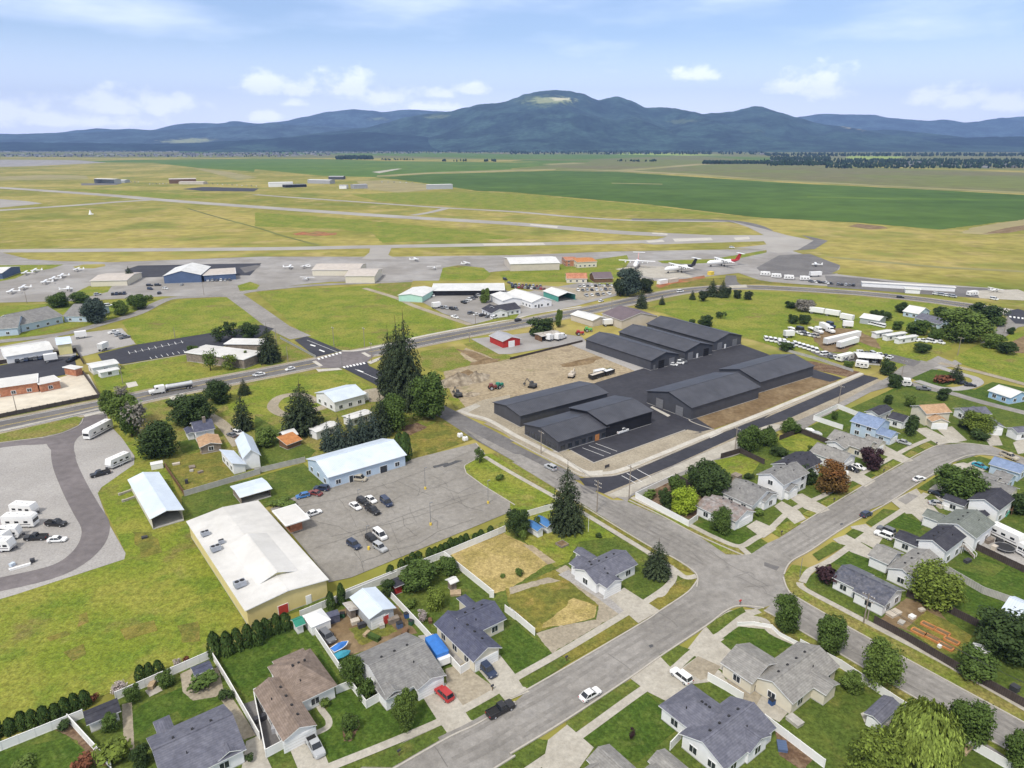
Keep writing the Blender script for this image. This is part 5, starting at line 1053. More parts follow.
# ---------------------------------------------------------------- airport buildings, middle distance
building('hangar', 'white walled hangar with a white roof behind the car yard', 'hangar', [B(2,1, (0,95,198,90,-20,68), ze=5.5, pitch=.12, snapa=SNA)], 'metal_tan', 'metal_white', win=False)
building('terminal_building', 'brown and cream building with an orange brown roof beside the white hangar', 'building', [B(2,1, (265,88,345,84,260,70), ze=4.5, pitch=.12, snapa=SNA, wall='siding_cream', roof='wood_orange'), B(2,1, (218,80,268,79,218,66), ze=5.0, pitch=.1, snapa=SNA, wall='brick_red', roof='brick_red')], 'siding_cream', 'wood_orange')
building('house', 'cream house with a red brown roof on the lawn before the dark trees', 'house', [B(2,1, (222,152,306,152,226,138), ze=3.2, pitch=.4, snapa=SNA)], 'siding_cream', 'brick_red')
building('house', 'dark brown house on the lawn next to the tall dark trees', 'house', [B(2,1, (332,152,408,150,334,136), ze=3.2, pitch=.4, snapa=SNA)], 'wood_brown', 'metal_plum', win=False)
building('hangar', 'long beige hangar in the middle of the apron', 'hangar', [B(1,1, (222,118,410,118,226,92), ze=4.5, pitch=.14, snapa=SNA), B(1,1, (352,142,472,142,352,112), ze=5.2, pitch=.12, snapa=SNA, wall='siding_cream')], 'siding_cream', 'metal_beige_roof', win=False)
building('hangar', 'blue hangar with a white gabled roof facing the apron', 'hangar', [B(0,1, (640,142,690,108,800,130), ze=5.5, pitch=.26, snapa=SNA, door={'end': [('roller_door', 0,10,4.5, 'metal_grey')]})], 'metal_navywall', 'metal_white', win=False)
building('hangar', 'dark blue flat roofed annex right of the blue hangar', 'hangar', [B(0,1, (798,140,930,132,812,116), ze=4.5, pitch=.03, kind='flat', snapa=SNA)], 'metal_navywall', 'metal_beige_roof', win=False)
building('hangar', 'low tan hangar beside a dark tree on the apron', 'hangar', [B(0,1, (352,162,500,158,362,132), ze=4.0, pitch=.10, snapa=SNA)], 'siding_cream', 'metal_beige_roof', win=False)
building('hangar', 'white hangar cut by the left edge of the photo', 'hangar', [B(0,1, (-60,132,8,130,-60,108), ze=4.5, pitch=.14, snapa=SNA)], 'metal_navywall', 'metal_white', win=False)
building('house', 'long pale house with grey roofs behind dark round trees at the left', 'house',
 [B(0,1, (80,335,250,298,50,300), ze=4.0, pitch=.35, snapa=SNA), B(0,1, (245,300,340,300,210,262), ze=3.4, pitch=.35, snapa=SNA), B(0,1, (-20,352,70,345,0,318), ze=4.0, pitch=.4, snapa=SNA)], 'siding_paleblue', 'shingle_grey', win_every=5)
building('storage_shed', 'long white metal building along the row of parked cars at the left', 'shed', [B(0,1, (20,460,212,430,10,422), ze=3.6, pitch=.16, snapa=SNA)], 'siding_white', 'metal_white', win=False)
building('shed', 'boxy pale yellow building with a blue grey roof beside the long white metal one', 'shed', [B(0,1, (222,414,284,406,210,386), ze=5.2, pitch=.10, snapa=SNA)], 'siding_paleyellow', 'metal_ice', win=False)
building('school_building', 'brick school building with a white flat roof cut by the left edge', 'school', [B(0,1, (-60,590,150,560,-60,555), ze=4.2, kind='flat', snapa=SNA), B(0,1, (152,570,240,552,150,545), ze=3.6, kind='flat', snapa=SNA)], 'brick_red', 'metal_white_flat', win_every=4.5)
building('shed', 'small orange brick box building at the corner of the school lot', 'shed', [B(0,1, (295,510,328,500,290,488), ze=3.4, kind='flat', snapa=SNA)], 'brick_red', 'metal_white_flat', win=False)
building('trailer_office', 'white portable building on the lawn beside the dark parking lot', 'portable building', [B(0,1, (360,505,470,485,345,486), ze=3.2, pitch=.12, snapa=SNA), B(0,1, (392,524,472,508,390,512), ze=2.6, pitch=.12, snapa=SNA)], 'siding_white', 'metal_white', win_every=5)
building('hall', 'tan hall with a large white flat roof behind small trees, by the dark parking lot', 'hall', [B(0,1, (960,472,1040,440,785,422), ze=4.2, kind='flat', snapa=SNA), B(0,1, (880,410,1030,412,940,388), ze=4.6, kind='flat', snapa=SNA)], 'wood_grey', 'metal_white_flat', win=False)
# far airport buildings
FK = dict(win=False)
FB = lambda q, ze=9, **k: B(q[0], 0, q[1:5] + (q[1], q[2] - 2.2), ze=ze, pitch=.10, snapa=SNA, **k)
for lb, bl, wl_, rf in (('far off hangar with a white roof and dark open front, leftmost beyond the runway', [FB((0,368,468,448,470), 11, open_='front'), FB((0,452,474,490,474), 6)], 'siding_grey', 'metal_white'),
 ('far off hangar with a pinkish roof beyond the runway', [FB((0,664,470,772,468), 10), FB((0,702,481,800,481), 5, wall='metal_tan')], 'wood_brown', 'metal_beige_roof'),
 ('far off white hangar with a black annex beyond the runway', [FB((1,55,484,150,482), 9), FB((1,120,492,204,489), 6, kind='flat', wall='wall_black', roof='metal_dark')], 'siding_white', 'metal_white'),
 ('far off wide white roofed hangar behind the black annex', [FB((1,205,472,294,474), 8)], 'metal_grey', 'metal_white'),
 ('far off dark grey hangar at the edge of the green field', [FB((1,288,460,346,460), 7)], 'metal_darkwall', 'metal_grey'),
 ('far off grey hangar beside a tan pile, middle of the far field edge', [FB((1,390,492,444,490), 8), FB((1,330,494,360,494), 7, wall='siding_white')], 'metal_grey', 'metal_grey'),
 ('far off pale block of a building alone at the edge of the dark green field', [FB((1,682,492,780,490), 9, kind='flat')], 'siding_grey', 'metal_white')):
 building('hangar', lb, 'hangar', bl, wl_, rf, **FK)
ground('parking_lot', 'asphalt_new', 9, t(0,0,720,508,800,500,1020,506,1000,518,800,516))
ground('parking_lot', 'asphalt_mid', 9, t(0,0,320,486,480,484,460,492,320,494))
building('storage_shed', 'long low white row of hangars on the apron at the right', 'hangar row', [B(3,1, (385,167,758,188,386,161), ze=3.0, pitch=.06, snapa=SNA)], 'siding_white', 'metal_white_flat', **FK)
building('storage_shed', 'short white storage block in front of the long low hangar row', 'shed', [B(3,1, (556,192,620,196,557,186), ze=3.0, kind='flat', snapa=SNA)], 'siding_white', 'metal_white_flat', **FK)
building('shed', 'white roofed shed on the green yard beside the line of white vans', 'shed', [B(3,1, (375,305,455,318,385,288), ze=3.2, pitch=.25, snapa=SNA)], 'siding_grey', 'metal_white', **FK)
for i, (q, lb) in enumerate((((445,368,510,358,442,358), 'white mobile home, leftmost of three parked side by side on the right hand grass'), ((488,378,566,366,486,368), 'white mobile home, middle of three parked side by side on the right hand grass'), ((534,390,610,378,532,380), 'white mobile home, rightmost of three parked side by side on the right hand grass'))):
 building('mobile_home', lb, 'mobile home', [B(3,1, q, ze=2.9, pitch=.18, snapa=SNA)], 'siding_white', 'metal_white', group='mobile homes on the grass', win_every=4)
building('carport', 'open carport with a pale roof over cars in the vehicle yard', 'carport', [B(3,1, (370,462,470,468,362,440), ze=3.2, pitch=.12, snapa=SNA, open_='front')], 'wood_grey', 'metal_white', **FK)
# ================================================================== TREES
mat('leaf_green', (0.069,0.113,0.023), .8,.25,.35, (0.094,0.138,0.029), spec=.2, island=.32)
mat('leaf_mid', (0.097,0.145,0.028), .8,.25,.35, (0.127,0.177,0.036), spec=.2, island=.32)
mat('leaf_bright', (0.129,0.174,0.027), .8,.2,.35, (0.168,0.213,0.036), spec=.2, island=.4)
mat('leaf_lime', (0.246,0.336,0.028), .8,.2,.35, (0.314,0.381,0.034), spec=.2, island=.35)
mat('leaf_willow', (.19,.25,.045), .8,.2,.35, (.24,.30,.06), spec=.2, island=.4)
mat('leaf_dark', (0.041,0.069,0.019), .8,.25,.35, (0.058,0.088,0.025), spec=.2, island=.36)
mat('leaf_purple', (.045,.022,.028), .8,.25,.35, (.06,.03,.03), spec=.2, island=.36)
mat('leaf_red', (.14,.085,.025), .8,.25,.35, (.19,.065,.02), spec=.2, big=.5, island=.36)
mat('needle_dark', (0.041,0.058,0.028), .85,.25,.35, (0.058,0.076,0.034), spec=.15, island=.55)
mat('needle_blue', (0.055,0.080,0.062), .85,.25,.35, (0.083,0.103,0.083), spec=.15, island=.36)
mat('needle_hedge', (0.050,0.086,0.021), .85,.25,.6, (0.069,0.108,0.026), spec=.15, island=.32)
mat('twig_bare', (.22,.20,.17), .9,.2,.5, island=.3); mat('blossom', (.42,.36,.34), .9,.2,.5, island=.4); mat('leaf_rust', (.16,.06,.03), .9,.25,.5, island=.4)
mat('bark', (.10,.075,.055), .95,.3,1.5, spec=.1)
def leaf(mb, c, n, s, rr):
 u = n.orthogonal().normalized(); u.rotate(Matrix.Rotation(rr.uniform(0,6.283), 3, n)); w = n.cross(u)
 a = s * rr.uniform(.7,1.25); b = s * rr.uniform(.45,.8)
 mb.face([c - u * a, c - w * b + u * a * .1, c + u * a, c + w * b - u * a * .1])
def broad_crown(seed, n=4200, lobes=20, top=.62, s=.042, low=.17, squat=1.0):
 """unit-height crown (z 0..1, radius about .5) of leaf clumps on uneven lobes, denser at the surface"""
 rr = random.Random(seed); mb = MB(); L = []
 for i in range(lobes):
  z = rr.uniform(low, .88); a = rr.uniform(0,6.283)
  prof = math.sqrt(max(.05,1 - ((z - top * .9) / .55) ** 2))
  r = rr.uniform(.12,.30) * prof
  L.append((Vector((math.cos(a) * r, math.sin(a) * r, z)), rr.uniform(.14,.23) * (1.1 if z < .75 else .8)))
 L.append((Vector((0,0,.62)), .30)); L.append((Vector((0,0,.40)), .30))
 for i in range(n):
  c, r = rr.choice(L); d = Vector((rr.gauss(0,1), rr.gauss(0,1), rr.gauss(0,1))).normalized()
  q = c + d * r * (rr.uniform(.45,1.0) ** .45) * Vector((1,1,.92)).length / 1.66
  q = c + Vector((d.x, d.y, d.z * .9)) * r * (rr.random() ** .35) * rr.uniform(.9,1.12)
  nn = (d + Vector((rr.gauss(0,.55), rr.gauss(0,.55), rr.gauss(.25,.55)))).normalized()
  leaf(mb, q, nn, s * rr.uniform(.7,1.2), rr)
 return mb
def conifer_crown(seed, n=3000, tiers=17, s=.05, shape=1.0, base=.06):
 rr = random.Random(seed); mb = MB()
 br = []
 for k in range(tiers):
  f = k / (tiers - 1); z = base + (1 - base) * f ** .92; R = .5 * min(1, (1 - f) ** (.72 * shape) * 1.12) * (.86 + .14 * min(1, f * 5)) + .035
  m = max(4, int(13 * (1 - f) + 4)); ph = rr.uniform(0,6.3)
  for j in range(m):
   a = ph + 6.283 * (j + rr.uniform(-.3,.3)) / m; br.append((z + rr.uniform(-.02,.02), R * rr.uniform(.72,1.08), a))
 tot = sum(b[1] + .05 for b in br)
 for z, R, a in br:
  k = max(3, int(n * (R + .05) / tot))
  for i in range(k):
   f = rr.random() ** .6; r = R * f
   q = Vector((math.cos(a) * r + rr.gauss(0,.02) , math.sin(a) * r + rr.gauss(0,.02), z - .10 * R * 2 * f + rr.gauss(0,.012)))
   nn = Vector((math.cos(a) * .5 + rr.gauss(0,.35), math.sin(a) * .5 + rr.gauss(0,.35), .8 + rr.gauss(0,.3))).normalized()
   leaf(mb, q, nn, s * (.5 + .6 * (1 - z)) * rr.uniform(.7,1.2), rr)
 return mb
def column_crown(seed, n=700):
 rr = random.Random(seed); mb = MB()
 for i in range(n):
  z = rr.random(); R = .5 * min(1, (z / .12 + .35)) * (1 - max(0, (z - .35) / .65) ** 2.2) ** .6 + .03
  a = rr.uniform(0,6.283); d = Vector((math.cos(a), math.sin(a), 0)); R *= 1 + .12 * math.sin(a * 3 + z * 9)
  leaf(mb, d * R * rr.uniform(.8,1.03) + Vector((0,0, z)), (d + Vector((rr.gauss(0,.4), rr.gauss(0,.4), .35 + rr.gauss(0,.4)))).normalized(), .10 * rr.uniform(.6,1.1), rr)
 # leaves are stretched upright by the instance scale
 return mb
def bush_crown(seed, n=520):
 rr = random.Random(seed); mb = MB(); L = [(Vector((rr.uniform(-.25,.25), rr.uniform(-.25,.25), rr.uniform(.3,.62))), rr.uniform(.2,.34)) for _ in range(7)]
 for i in range(n):
  c, r = rr.choice(L); d = Vector((rr.gauss(0,1), rr.gauss(0,1), rr.gauss(.2,1))).normalized(); q = c + d * r * rr.random() ** .3
  if q.z < .02: q.z = .03
  leaf(mb, q, (d + Vector((rr.gauss(0,.5), rr.gauss(0,.5), .3))).normalized(), .095 * rr.uniform(.6,1.2), rr)
 return mb
def willow_crown(seed, n=11000):
 rr = random.Random(seed); mb = MB()
 st = []
 for i in range(330):
  a = rr.uniform(0,6.283); r = .46 * math.sqrt(rr.random()); z = .62 + .36 * math.sqrt(max(0,1 - (r / .46) ** 2)) + rr.uniform(-.06,.03)
  st.append((a, r, z, rr.uniform(.25,.7)))
 for i in range(n):
  a, r, z, ln = rr.choice(st); f = rr.random()
  q = Vector((math.cos(a) * (r + .07 * f) + rr.gauss(0,.012), math.sin(a) * (r + .07 * f) + rr.gauss(0,.012), z - ln * f))
  nn = Vector((math.cos(a) + rr.gauss(0,.5), math.sin(a) + rr.gauss(0,.5), .5 * (1 - f) + rr.gauss(0,.2))).normalized()
  u = Vector((0,0,1)) - nn * nn.z; u = u.normalized() if u.length > .01 else nn.orthogonal(); w = nn.cross(u); s = .030
  mb.face([q - u * s * 1.5, q - w * s * .5, q + u * s * 1.3, q + w * s * .5])
 return mb
def trunk_mesh(seed, h0=.42, r=.030, limbs=6):
 rr = random.Random(seed); mb = MB()
 mb.tube((0,0,-.01), (.01,.005, h0), r, r * .62,8); mb.tube((.01,.005, h0), (0,.01, h0 + .3), r * .62, r * .2,6)
 for i in range(limbs):
  a = 6.283 * i / limbs + rr.uniform(-.3,.3); z = h0 * rr.uniform(.7,1.2); l = rr.uniform(.16,.3)
  mb.tube((0,0, z), (math.cos(a) * l, math.sin(a) * l, z + l * rr.uniform(.7,1.2)), r * .42, r * .12,5)
 return mb
TREES = {}
def tree_meshes(kind):
 if kind in TREES: return TREES[kind]
 k, sd = kind.split('#'); sd = int(sd)
 if k == 'broad': cr, tr = broad_crown(sd), trunk_mesh(sd)
 elif k == 'broadbig': cr, tr = broad_crown(sd, n=9000, lobes=34, s=.030), trunk_mesh(sd, r=.026, limbs=8)
 elif k == 'sparse': cr, tr = broad_crown(sd, n=900, lobes=12, s=.045), trunk_mesh(sd, limbs=10)
 elif k == 'conifer': cr, tr = conifer_crown(sd, n=4200, s=.042), trunk_mesh(sd, .8,.022,0)
 elif k == 'coniferbig': cr, tr = conifer_crown(sd, n=12000, tiers=28, s=.030, shape=.72), trunk_mesh(sd, .85,.02,0)
 elif k == 'column': cr, tr = column_crown(sd), trunk_mesh(sd, .5,.03,0)
 elif k == 'bush': cr, tr = bush_crown(sd), trunk_mesh(sd, .25,.02,5)
 elif k == 'willow': cr, tr = willow_crown(sd), trunk_mesh(sd, .5,.03,8)
 TREES[kind] = (cr.data('crown', 'leaf_green'), tr.data('trunk', 'bark')); return TREES[kind]
rtree = random.Random(5)
def plant(kind, base, h, w, m, label, name='tree', cat='tree', group=None, rz=None):
 """base: pixel where the stem meets the ground; h, w in metres"""
 cr, tr = tree_meshes(kind)
 p = P(*base); root = empty(name, (p.x, p.y, 0), rtree.uniform(0,6.28) if rz is None else rz)
 tag(root, label, cat, group)
 for nm, me, mm in (('trunk', tr, 'bark'), ('crown', cr, m)):
  o = bpy.data.objects.new(nm, me); COL.objects.link(o); o.parent = root; o.scale = (w, w, h)
  o.material_slots[0].link = 'OBJECT'; o.material_slots[0].material = MATS[m if nm == 'crown' else 'bark']
 return root
def px_h(base, top_y):
 """height of an upright thing whose foot is at base and whose tip is at row top_y"""
 p = P(*base); dd = pix_dir(base[0], top_y); k = p.y / dd.y; return CAMH + dd.z * k
def px_w(base, wpx):
 p = P(*base); d = (p - camo.location).length; return wpx / FPX * d * math.cos(math.atan(((base[1] - 384) ** 2) ** .5 / FPX))
def TR(kind, c, r, x, yb, yt, w, m, label, **k):
 """tile coordinates: x of the stem, y of foot and tip, crown width"""
 b = t1(c, r, x, yb); tp = t1(c, r, x, yt); return plant(kind, b, px_h(b, tp[1]), px_w(b, w * .25391) * 1.12, m, label, **k)
# street trees, lower right
RG = 'round street trees along the lower right road'
TR('broadbig#1', 3,3,88,225,85,108, 'leaf_green', 'leafy street tree nearest the crossroads, on the lower right verge', group=RG)
TR('broadbig#2', 3,3,250,318,172,118, 'leaf_green', 'leafy street tree second from the crossroads on the lower right verge', group=RG)
TR('broadbig#3', 3,3,445,440,272,145, 'leaf_mid', 'broad street tree across the road from the dug up yard', group=RG)
TR('broadbig#1', 3,3,795,660,490,150, 'leaf_green', 'street tree on the lower right verge, past the willow', group=RG)
TR('broadbig#2', 3,3,1005,780,640,140, 'leaf_green', 'street tree cut by the lower right corner of the photo', group=RG)
TR('willow#4', 3,3,615,745,525,200, 'leaf_willow', 'weeping yellow green willow in the garden inside the white fence', name='willow_tree')
TR('broadbig#5', 3,3,415,830,640,215, 'leaf_bright', 'bright green tree at the bottom edge, left of the willow')
TR('broad#6', 3,3,345,462,398,90, 'leaf_mid', 'low spreading bush by the white fence next to the cream house', name='bush', cat='bush')
TR('broadbig#6', 3,3,665,115,-20,180, 'leaf_bright', 'round bright green tree behind the brownish grey roofed white house')
TR('broadbig#7', 3,3,950,325,155,235, 'leaf_dark', 'wide dark tree at the right edge beside the icy blue roof')
TR('broad#8', 3,3,830,402,300,150, 'leaf_green', 'greyish shrub tree inside the dark fence, under the power lines')
TR('bush#9', 3,2,240,715,635,90, 'leaf_purple', 'dark purple shrub at the street corner by the crossroads', name='bush', cat='bush')
TR('broadbig#10', 3,2,755,385,262,165, 'leaf_green', 'large green street tree beside a black car on the upper street')
TR('broadbig#11', 3,2,262,355,252,140, 'leaf_red', 'tree with a reddish top in front of the charcoal roofed house')
TR('broad#12', 3,2,158,325,258,90, 'leaf_dark', 'dark round bush left of the red tinted tree', name='bush', cat='bush')
TR('broad#13', 3,2,418,268,190,85, 'leaf_purple', 'dark purple tree in the front garden by the pale gabled house')
TR('broadbig#14', 3,2,845,132,48,105, 'leaf_bright', 'round bright green tree at the bend of the upper street')
TR('conifer#15', 3,2,790,108,38,40, 'needle_dark', 'narrow dark conifer beside the bright tree at the bend')
TR('bush#16', 3,2,842,155,112,60, 'leaf_dark', 'clipped dark bush below the bright tree at the bend', name='bush', cat='bush')
TR('broad#17', 3,2,575,140,60,52, 'leaf_dark', 'dark tree between the blue house and the tan roofed house')
TR('broad#18', 3,2,105,132,72,78, 'leaf_green', 'grey green tree near the pale old road strip, top left of the upper street')
TR('broad#19', 3,2,10,180,112,80, 'leaf_green', 'round tree in a row behind the grey houses, nearest the old road')
TR('broad#20', 3,2,60,220,185,70, 'leaf_dark', 'low dark tree behind the two storey white house')
TR('broad#21', 3,2,190,215,180,40, 'leaf_green', 'small green tree beside the yellow lawn behind the grey houses')
TR('broad#22', 3,2,277,78,44,26, 'leaf_green', 'small round shrub on the walled lawn by the old road', name='bush', cat='bush')
TR('broad#23', 3,2,1010,450,370,90, 'leaf_dark', 'dark tree in a back garden at the right edge')
TR('broadbig#24', 2,2,778,375,245,168, 'leaf_dark', 'large dense dark green tree in the white fenced corner garden')
TR('broadbig#25', 2,2,685,445,342,112, 'leaf_lime', 'vivid lime green tree in the white fenced corner garden')
TR('broad#26', 2,2,610,425,352,70, 'leaf_dark', 'dark green tree left of the lime green one')
TR('broad#27', 2,2,655,370,305,75, 'leaf_green', 'tree against the back fence of the white fenced corner garden')
TR('bush#28', 2,2,560,390,345,60, 'leaf_mid', 'bush at the street end of the white fenced corner garden', name='bush', cat='bush')
TR('broadbig#29', 2,2,830,520,428,95, 'leaf_green', 'small leafy tree in the front lawn of the patchy brown roofed house')
TR('broadbig#30', 2,2,940,198,98,105, 'leaf_green', 'leafy tree right of the pole on the pale old road strip')
TR('broad#31', 2,2,1015,165,105,60, 'leaf_dark', 'dark tree just right of the leafy tree by the pale old road strip')
TR('bush#32', 2,2,940,312,285,34, 'leaf_dark', 'small round bush by the white gabled house wall', name='bush', cat='bush')
TR('bush#33', 2,2,975,455,420,46, 'leaf_mid', 'round bush by the garage of the grey gabled house', name='bush', cat='bush')
# big conifers and corner garden
TR('coniferbig#1', 2,2,222,512,270,126, 'needle_dark', 'tall dark spruce beside the street, next to the blue roofed sheds', name='spruce_tree', cat='tree')
TR('coniferbig#2', 2,2,577,692,562,96, 'needle_dark', 'dense conifer on the corner lawn right of the grey roofed house', name='spruce_tree', cat='tree')
TR('broadbig#34', 2,2,30,535,428,100, 'leaf_dark', 'round dark tree left of the blue roofed sheds')
TR('bush#35', 2,2,105,505,450,36, 'leaf_green', 'small tree between the two blue roofed sheds')
TR('bush#36', 2,2,348,545,525,28, 'leaf_dark', 'small clipped bush on the lawn by the flagpole', name='bush', cat='bush')
TR('bush#37', 2,2,45,552,500,36, 'leaf_mid', 'shrub below the round dark tree at the straw lot corner', name='bush', cat='bush')
TR('bush#38', 2,2,148,428,405,30, 'leaf_dark', 'little dark bush in front of the tall street spruce', name='bush', cat='bush')
TR('coniferbig#3', 1,1,600,655,325,144, 'needle_dark', 'tallest of the three dark spruces beside the intersection', name='spruce_tree', group='tall spruces by the intersection')
TR('coniferbig#4', 1,1,535,600,368,96, 'needle_dark', 'left and shortest of the three dark spruces beside the intersection', name='spruce_tree', group='tall spruces by the intersection')
TR('coniferbig#5', 1,1,568,630,342,114, 'needle_dark', 'middle one of the three dark spruces beside the intersection', name='spruce_tree', group='tall spruces by the intersection')
TR('broadbig#39', 1,1,690,705,525,165, 'leaf_green', 'massive round broadleaf tree right of the tall spruces', name='maple_tree')
TR('broadbig#40', 1,1,645,650,525,130, 'leaf_green', 'broadleaf tree tucked between the tall spruces and the massive round tree', name='maple_tree')
TR('broadbig#41', 1,1,545,745,608,130, 'leaf_green', 'broadleaf tree in front of the tall spruces, above the silver roofed shop', name='maple_tree')
TR('coniferbig#6', 1,1,190,755,572,140, 'needle_dark', 'broad dark spruce standing alone left of the white mobile homes', name='spruce_tree')
SG = 'row of blue grey spruces behind the silver roofed shop'
for i, (x, yb, yt, w, lb) in enumerate(((290,195,90,60, 'leftmost spruce in the row behind the silver roofed shop'), (335,190,70,66, 'second spruce from the left in the row behind the silver roofed shop'), (380,180,62,66, 'third spruce from the left in the row behind the silver roofed shop'), (425,165,50,66, 'third spruce from the right in the row behind the silver roofed shop'), (468,150,30,70, 'second spruce from the right in the row behind the silver roofed shop'), (500,140,-20,80, 'rightmost and tallest spruce in the row behind the silver roofed shop'))):
 TR('conifer#%d' % (i % 3 + 1), 1,2, x, yb, yt, w, 'needle_blue' if i < 5 else 'needle_dark', lb, name='spruce_tree', group=SG)
TR('column#1', 1,2,595,235,130,40, 'needle_hedge', 'dark columnar cedar at the right end of the silver roofed shop', name='cedar_tree')
TR('column#2', 1,2,570,215,130,36, 'needle_hedge', 'columnar cedar behind the right end of the silver roofed shop', name='cedar_tree')
TR('sparse#42', 1,2,885,250,182,50, 'leaf_green', 'thin young tree on the grass corner of the parking lot')
TR('bush#43', 1,2,968,318,285,36, 'leaf_mid', 'small shrub on the grass strip beside the parking lot', name='bush', cat='bush')
TR('broad#44', 1,2,45,180,110,90, 'leaf_mid', 'soft green tree left of the little rusty roofed shed')
TR('bush#45', 1,2,110,420,388,90, 'leaf_mid', 'low shrub bed beside the red based canopy', name='bush', cat='bush')
# left block
TR('broadbig#46', 0,1,755,720,610,160, 'leaf_dark', 'big round dark tree behind the navy roofed farmhouse')
TR('broadbig#47', 0,1,862,640,552,105, 'leaf_dark', 'round dark tree right of the concrete pad along the highway')
TR('conifer#48', 0,1,960,748,605,72, 'needle_dark', 'pointed dark spruce between the farmhouse and the blue barn', name='spruce_tree')
TR('conifer#49', 0,1,963,608,548,45, 'needle_dark', 'small spruce on the highway verge right of the round dark tree', name='spruce_tree')
TR('broadbig#50', 0,2,630,225,90,150, 'leaf_dark', 'very dark round tree beside the long white garage')
TR('broad#51', 0,1,440,690,590,70, 'leaf_mid', 'pale green tree at the left end of the belt along the farm')
TR('broad#52', 0,1,500,730,612,110, 'leaf_mid', 'bright tree second in the belt along the farm')
TR('sparse#53', 0,1,545,770,640,110, 'twig_bare', 'half bare grey tree in the belt along the farm')
TR('broad#54', 0,1,520,775,660,70, 'leaf_green', 'green tree left of the half bare grey one')
TR('bush#55', 0,1,672,655,625,45, 'leaf_dark', 'dark bush beside the highway verge pad', name='bush', cat='bush')
TR('sparse#56', 0,1,480,615,575,60, 'twig_bare', 'thin grey leafless tree by the highway')
TR('broadbig#57', 0,1,235,265,208,75, 'leaf_green', 'leftmost round tree around the long pale house')
TR('broad#58', 0,1,318,248,203,66, 'leaf_green', 'second round tree from the left around the long pale house')
TR('broadbig#59', 0,1,378,325,230,90, 'needle_blue', 'large dark grey green tree in front of the long pale house')
TR('broad#60', 0,1,478,296,240,60, 'leaf_mid', 'green round tree right of the large grey green one')
TR('broadbig#61', 0,1,545,272,213,80, 'leaf_green', 'dark green round tree at the curve of the lane')
TR('bush#62', 0,1,588,240,212,26, 'leaf_mid', 'small tree at the far end of the row on the lane curve')
TR('conifer#63', 0,1,512,160,106,38, 'needle_dark', 'dark tree at the corner of the low tan hangar')
TR('bush#64', 0,1,122,292,275,30, 'leaf_dark', 'small dark bush by the long pale house', name='bush', cat='bush')
TR('sparse#65', 0,1,865,400,330,60, 'leaf_dark', 'thin dark tree behind the tan hall, leftmost of three')
TR('sparse#66', 0,1,912,385,316,66, 'leaf_dark', 'thin dark tree behind the tan hall, middle of three')
TR('broad#67', 0,1,985,385,326,76, 'leaf_dark', 'dark tree behind the tan hall, rightmost of three')
TR('broad#68', 0,1,765,462,415,46, 'leaf_green', 'round tree at the left corner of the tan hall')
TR('sparse#69', 0,1,830,515,425,66, 'leaf_mid', 'thin leafy tree in front of the tan hall')
TR('sparse#70', 0,1,905,510,450,66, 'leaf_bright', 'pale leafy tree on the lawn before the tan hall')
TR('sparse#71', 0,1,965,480,430,40, 'leaf_mid', 'small leafy tree at the right corner of the tan hall')
TR('coniferbig#7', 1,1,60,480,345,80, 'needle_dark', 'dark conifer by the side road, right of the tan hall')
# far middle trees
TR('broad#72', 1,1,907,248,190,45, 'leaf_mid', 'bright round tree in the car yard across the highway')
TR('broadbig#73', 2,1,465,220,105,110, 'needle_blue', 'tallest dark tree in the clump by the car yard')
TR('broad#74', 2,1,535,210,145,60, 'needle_dark', 'dark tree at the right of the clump by the car yard')
TR('broad#75', 2,1,435,222,150,60, 'needle_dark', 'dark tree at the left of the clump by the car yard')
TR('conifer#76', 2,1,518,268,195,46, 'needle_dark', 'dark conifer on the near side of the highway behind the plum roof')
TR('broad#77', 2,1,122,375,305,120, 'leaf_dark', 'dark round tree beside the open fronted red shed')
TR('broad#78', 2,1,193,345,272,34, 'leaf_mid', 'narrow green tree right of the dark one by the red shed')
for x, yb, yt, w, k, lb in ((598,255,220,24, 'conifer#1', 'small cone tree at the left end of the highway row'), (718,235,198,24, 'conifer#2', 'cone shaped tree second along the highway row'), (760,242,200,40, 'broad#2', 'dark bush tree third along the highway row'), (795,222,156,52, 'conifer#3', 'tallest dark tree of the highway row'), (835,226,160,46, 'conifer#1', 'tall tree just right of the tallest in the highway row'), (858,222,185,30, 'broad#3', 'small round tree behind the tall pair of the highway row'), (893,230,196,36, 'broad#4', 'round tree second from the right of the highway row'), (938,236,200,36, 'broad#5', 'round tree at the right end of the highway row')):
 TR(k, 2,1, x, yb, yt, w, 'needle_dark', lb, group='trees along the highway')
TR('broad#79', 2,1,770,340,295,60, 'leaf_dark', 'dark bush tree behind the right one of three storage buildings')
TR('bush#80', 2,1,828,310,280,34, 'leaf_dark', 'dark round bush alone on the green field', name='bush', cat='bush')
TR('bush#81', 2,1,718,328,308,26, 'leaf_dark', 'low dark bush left of the dark bush tree by the storage buildings', name='bush', cat='bush')
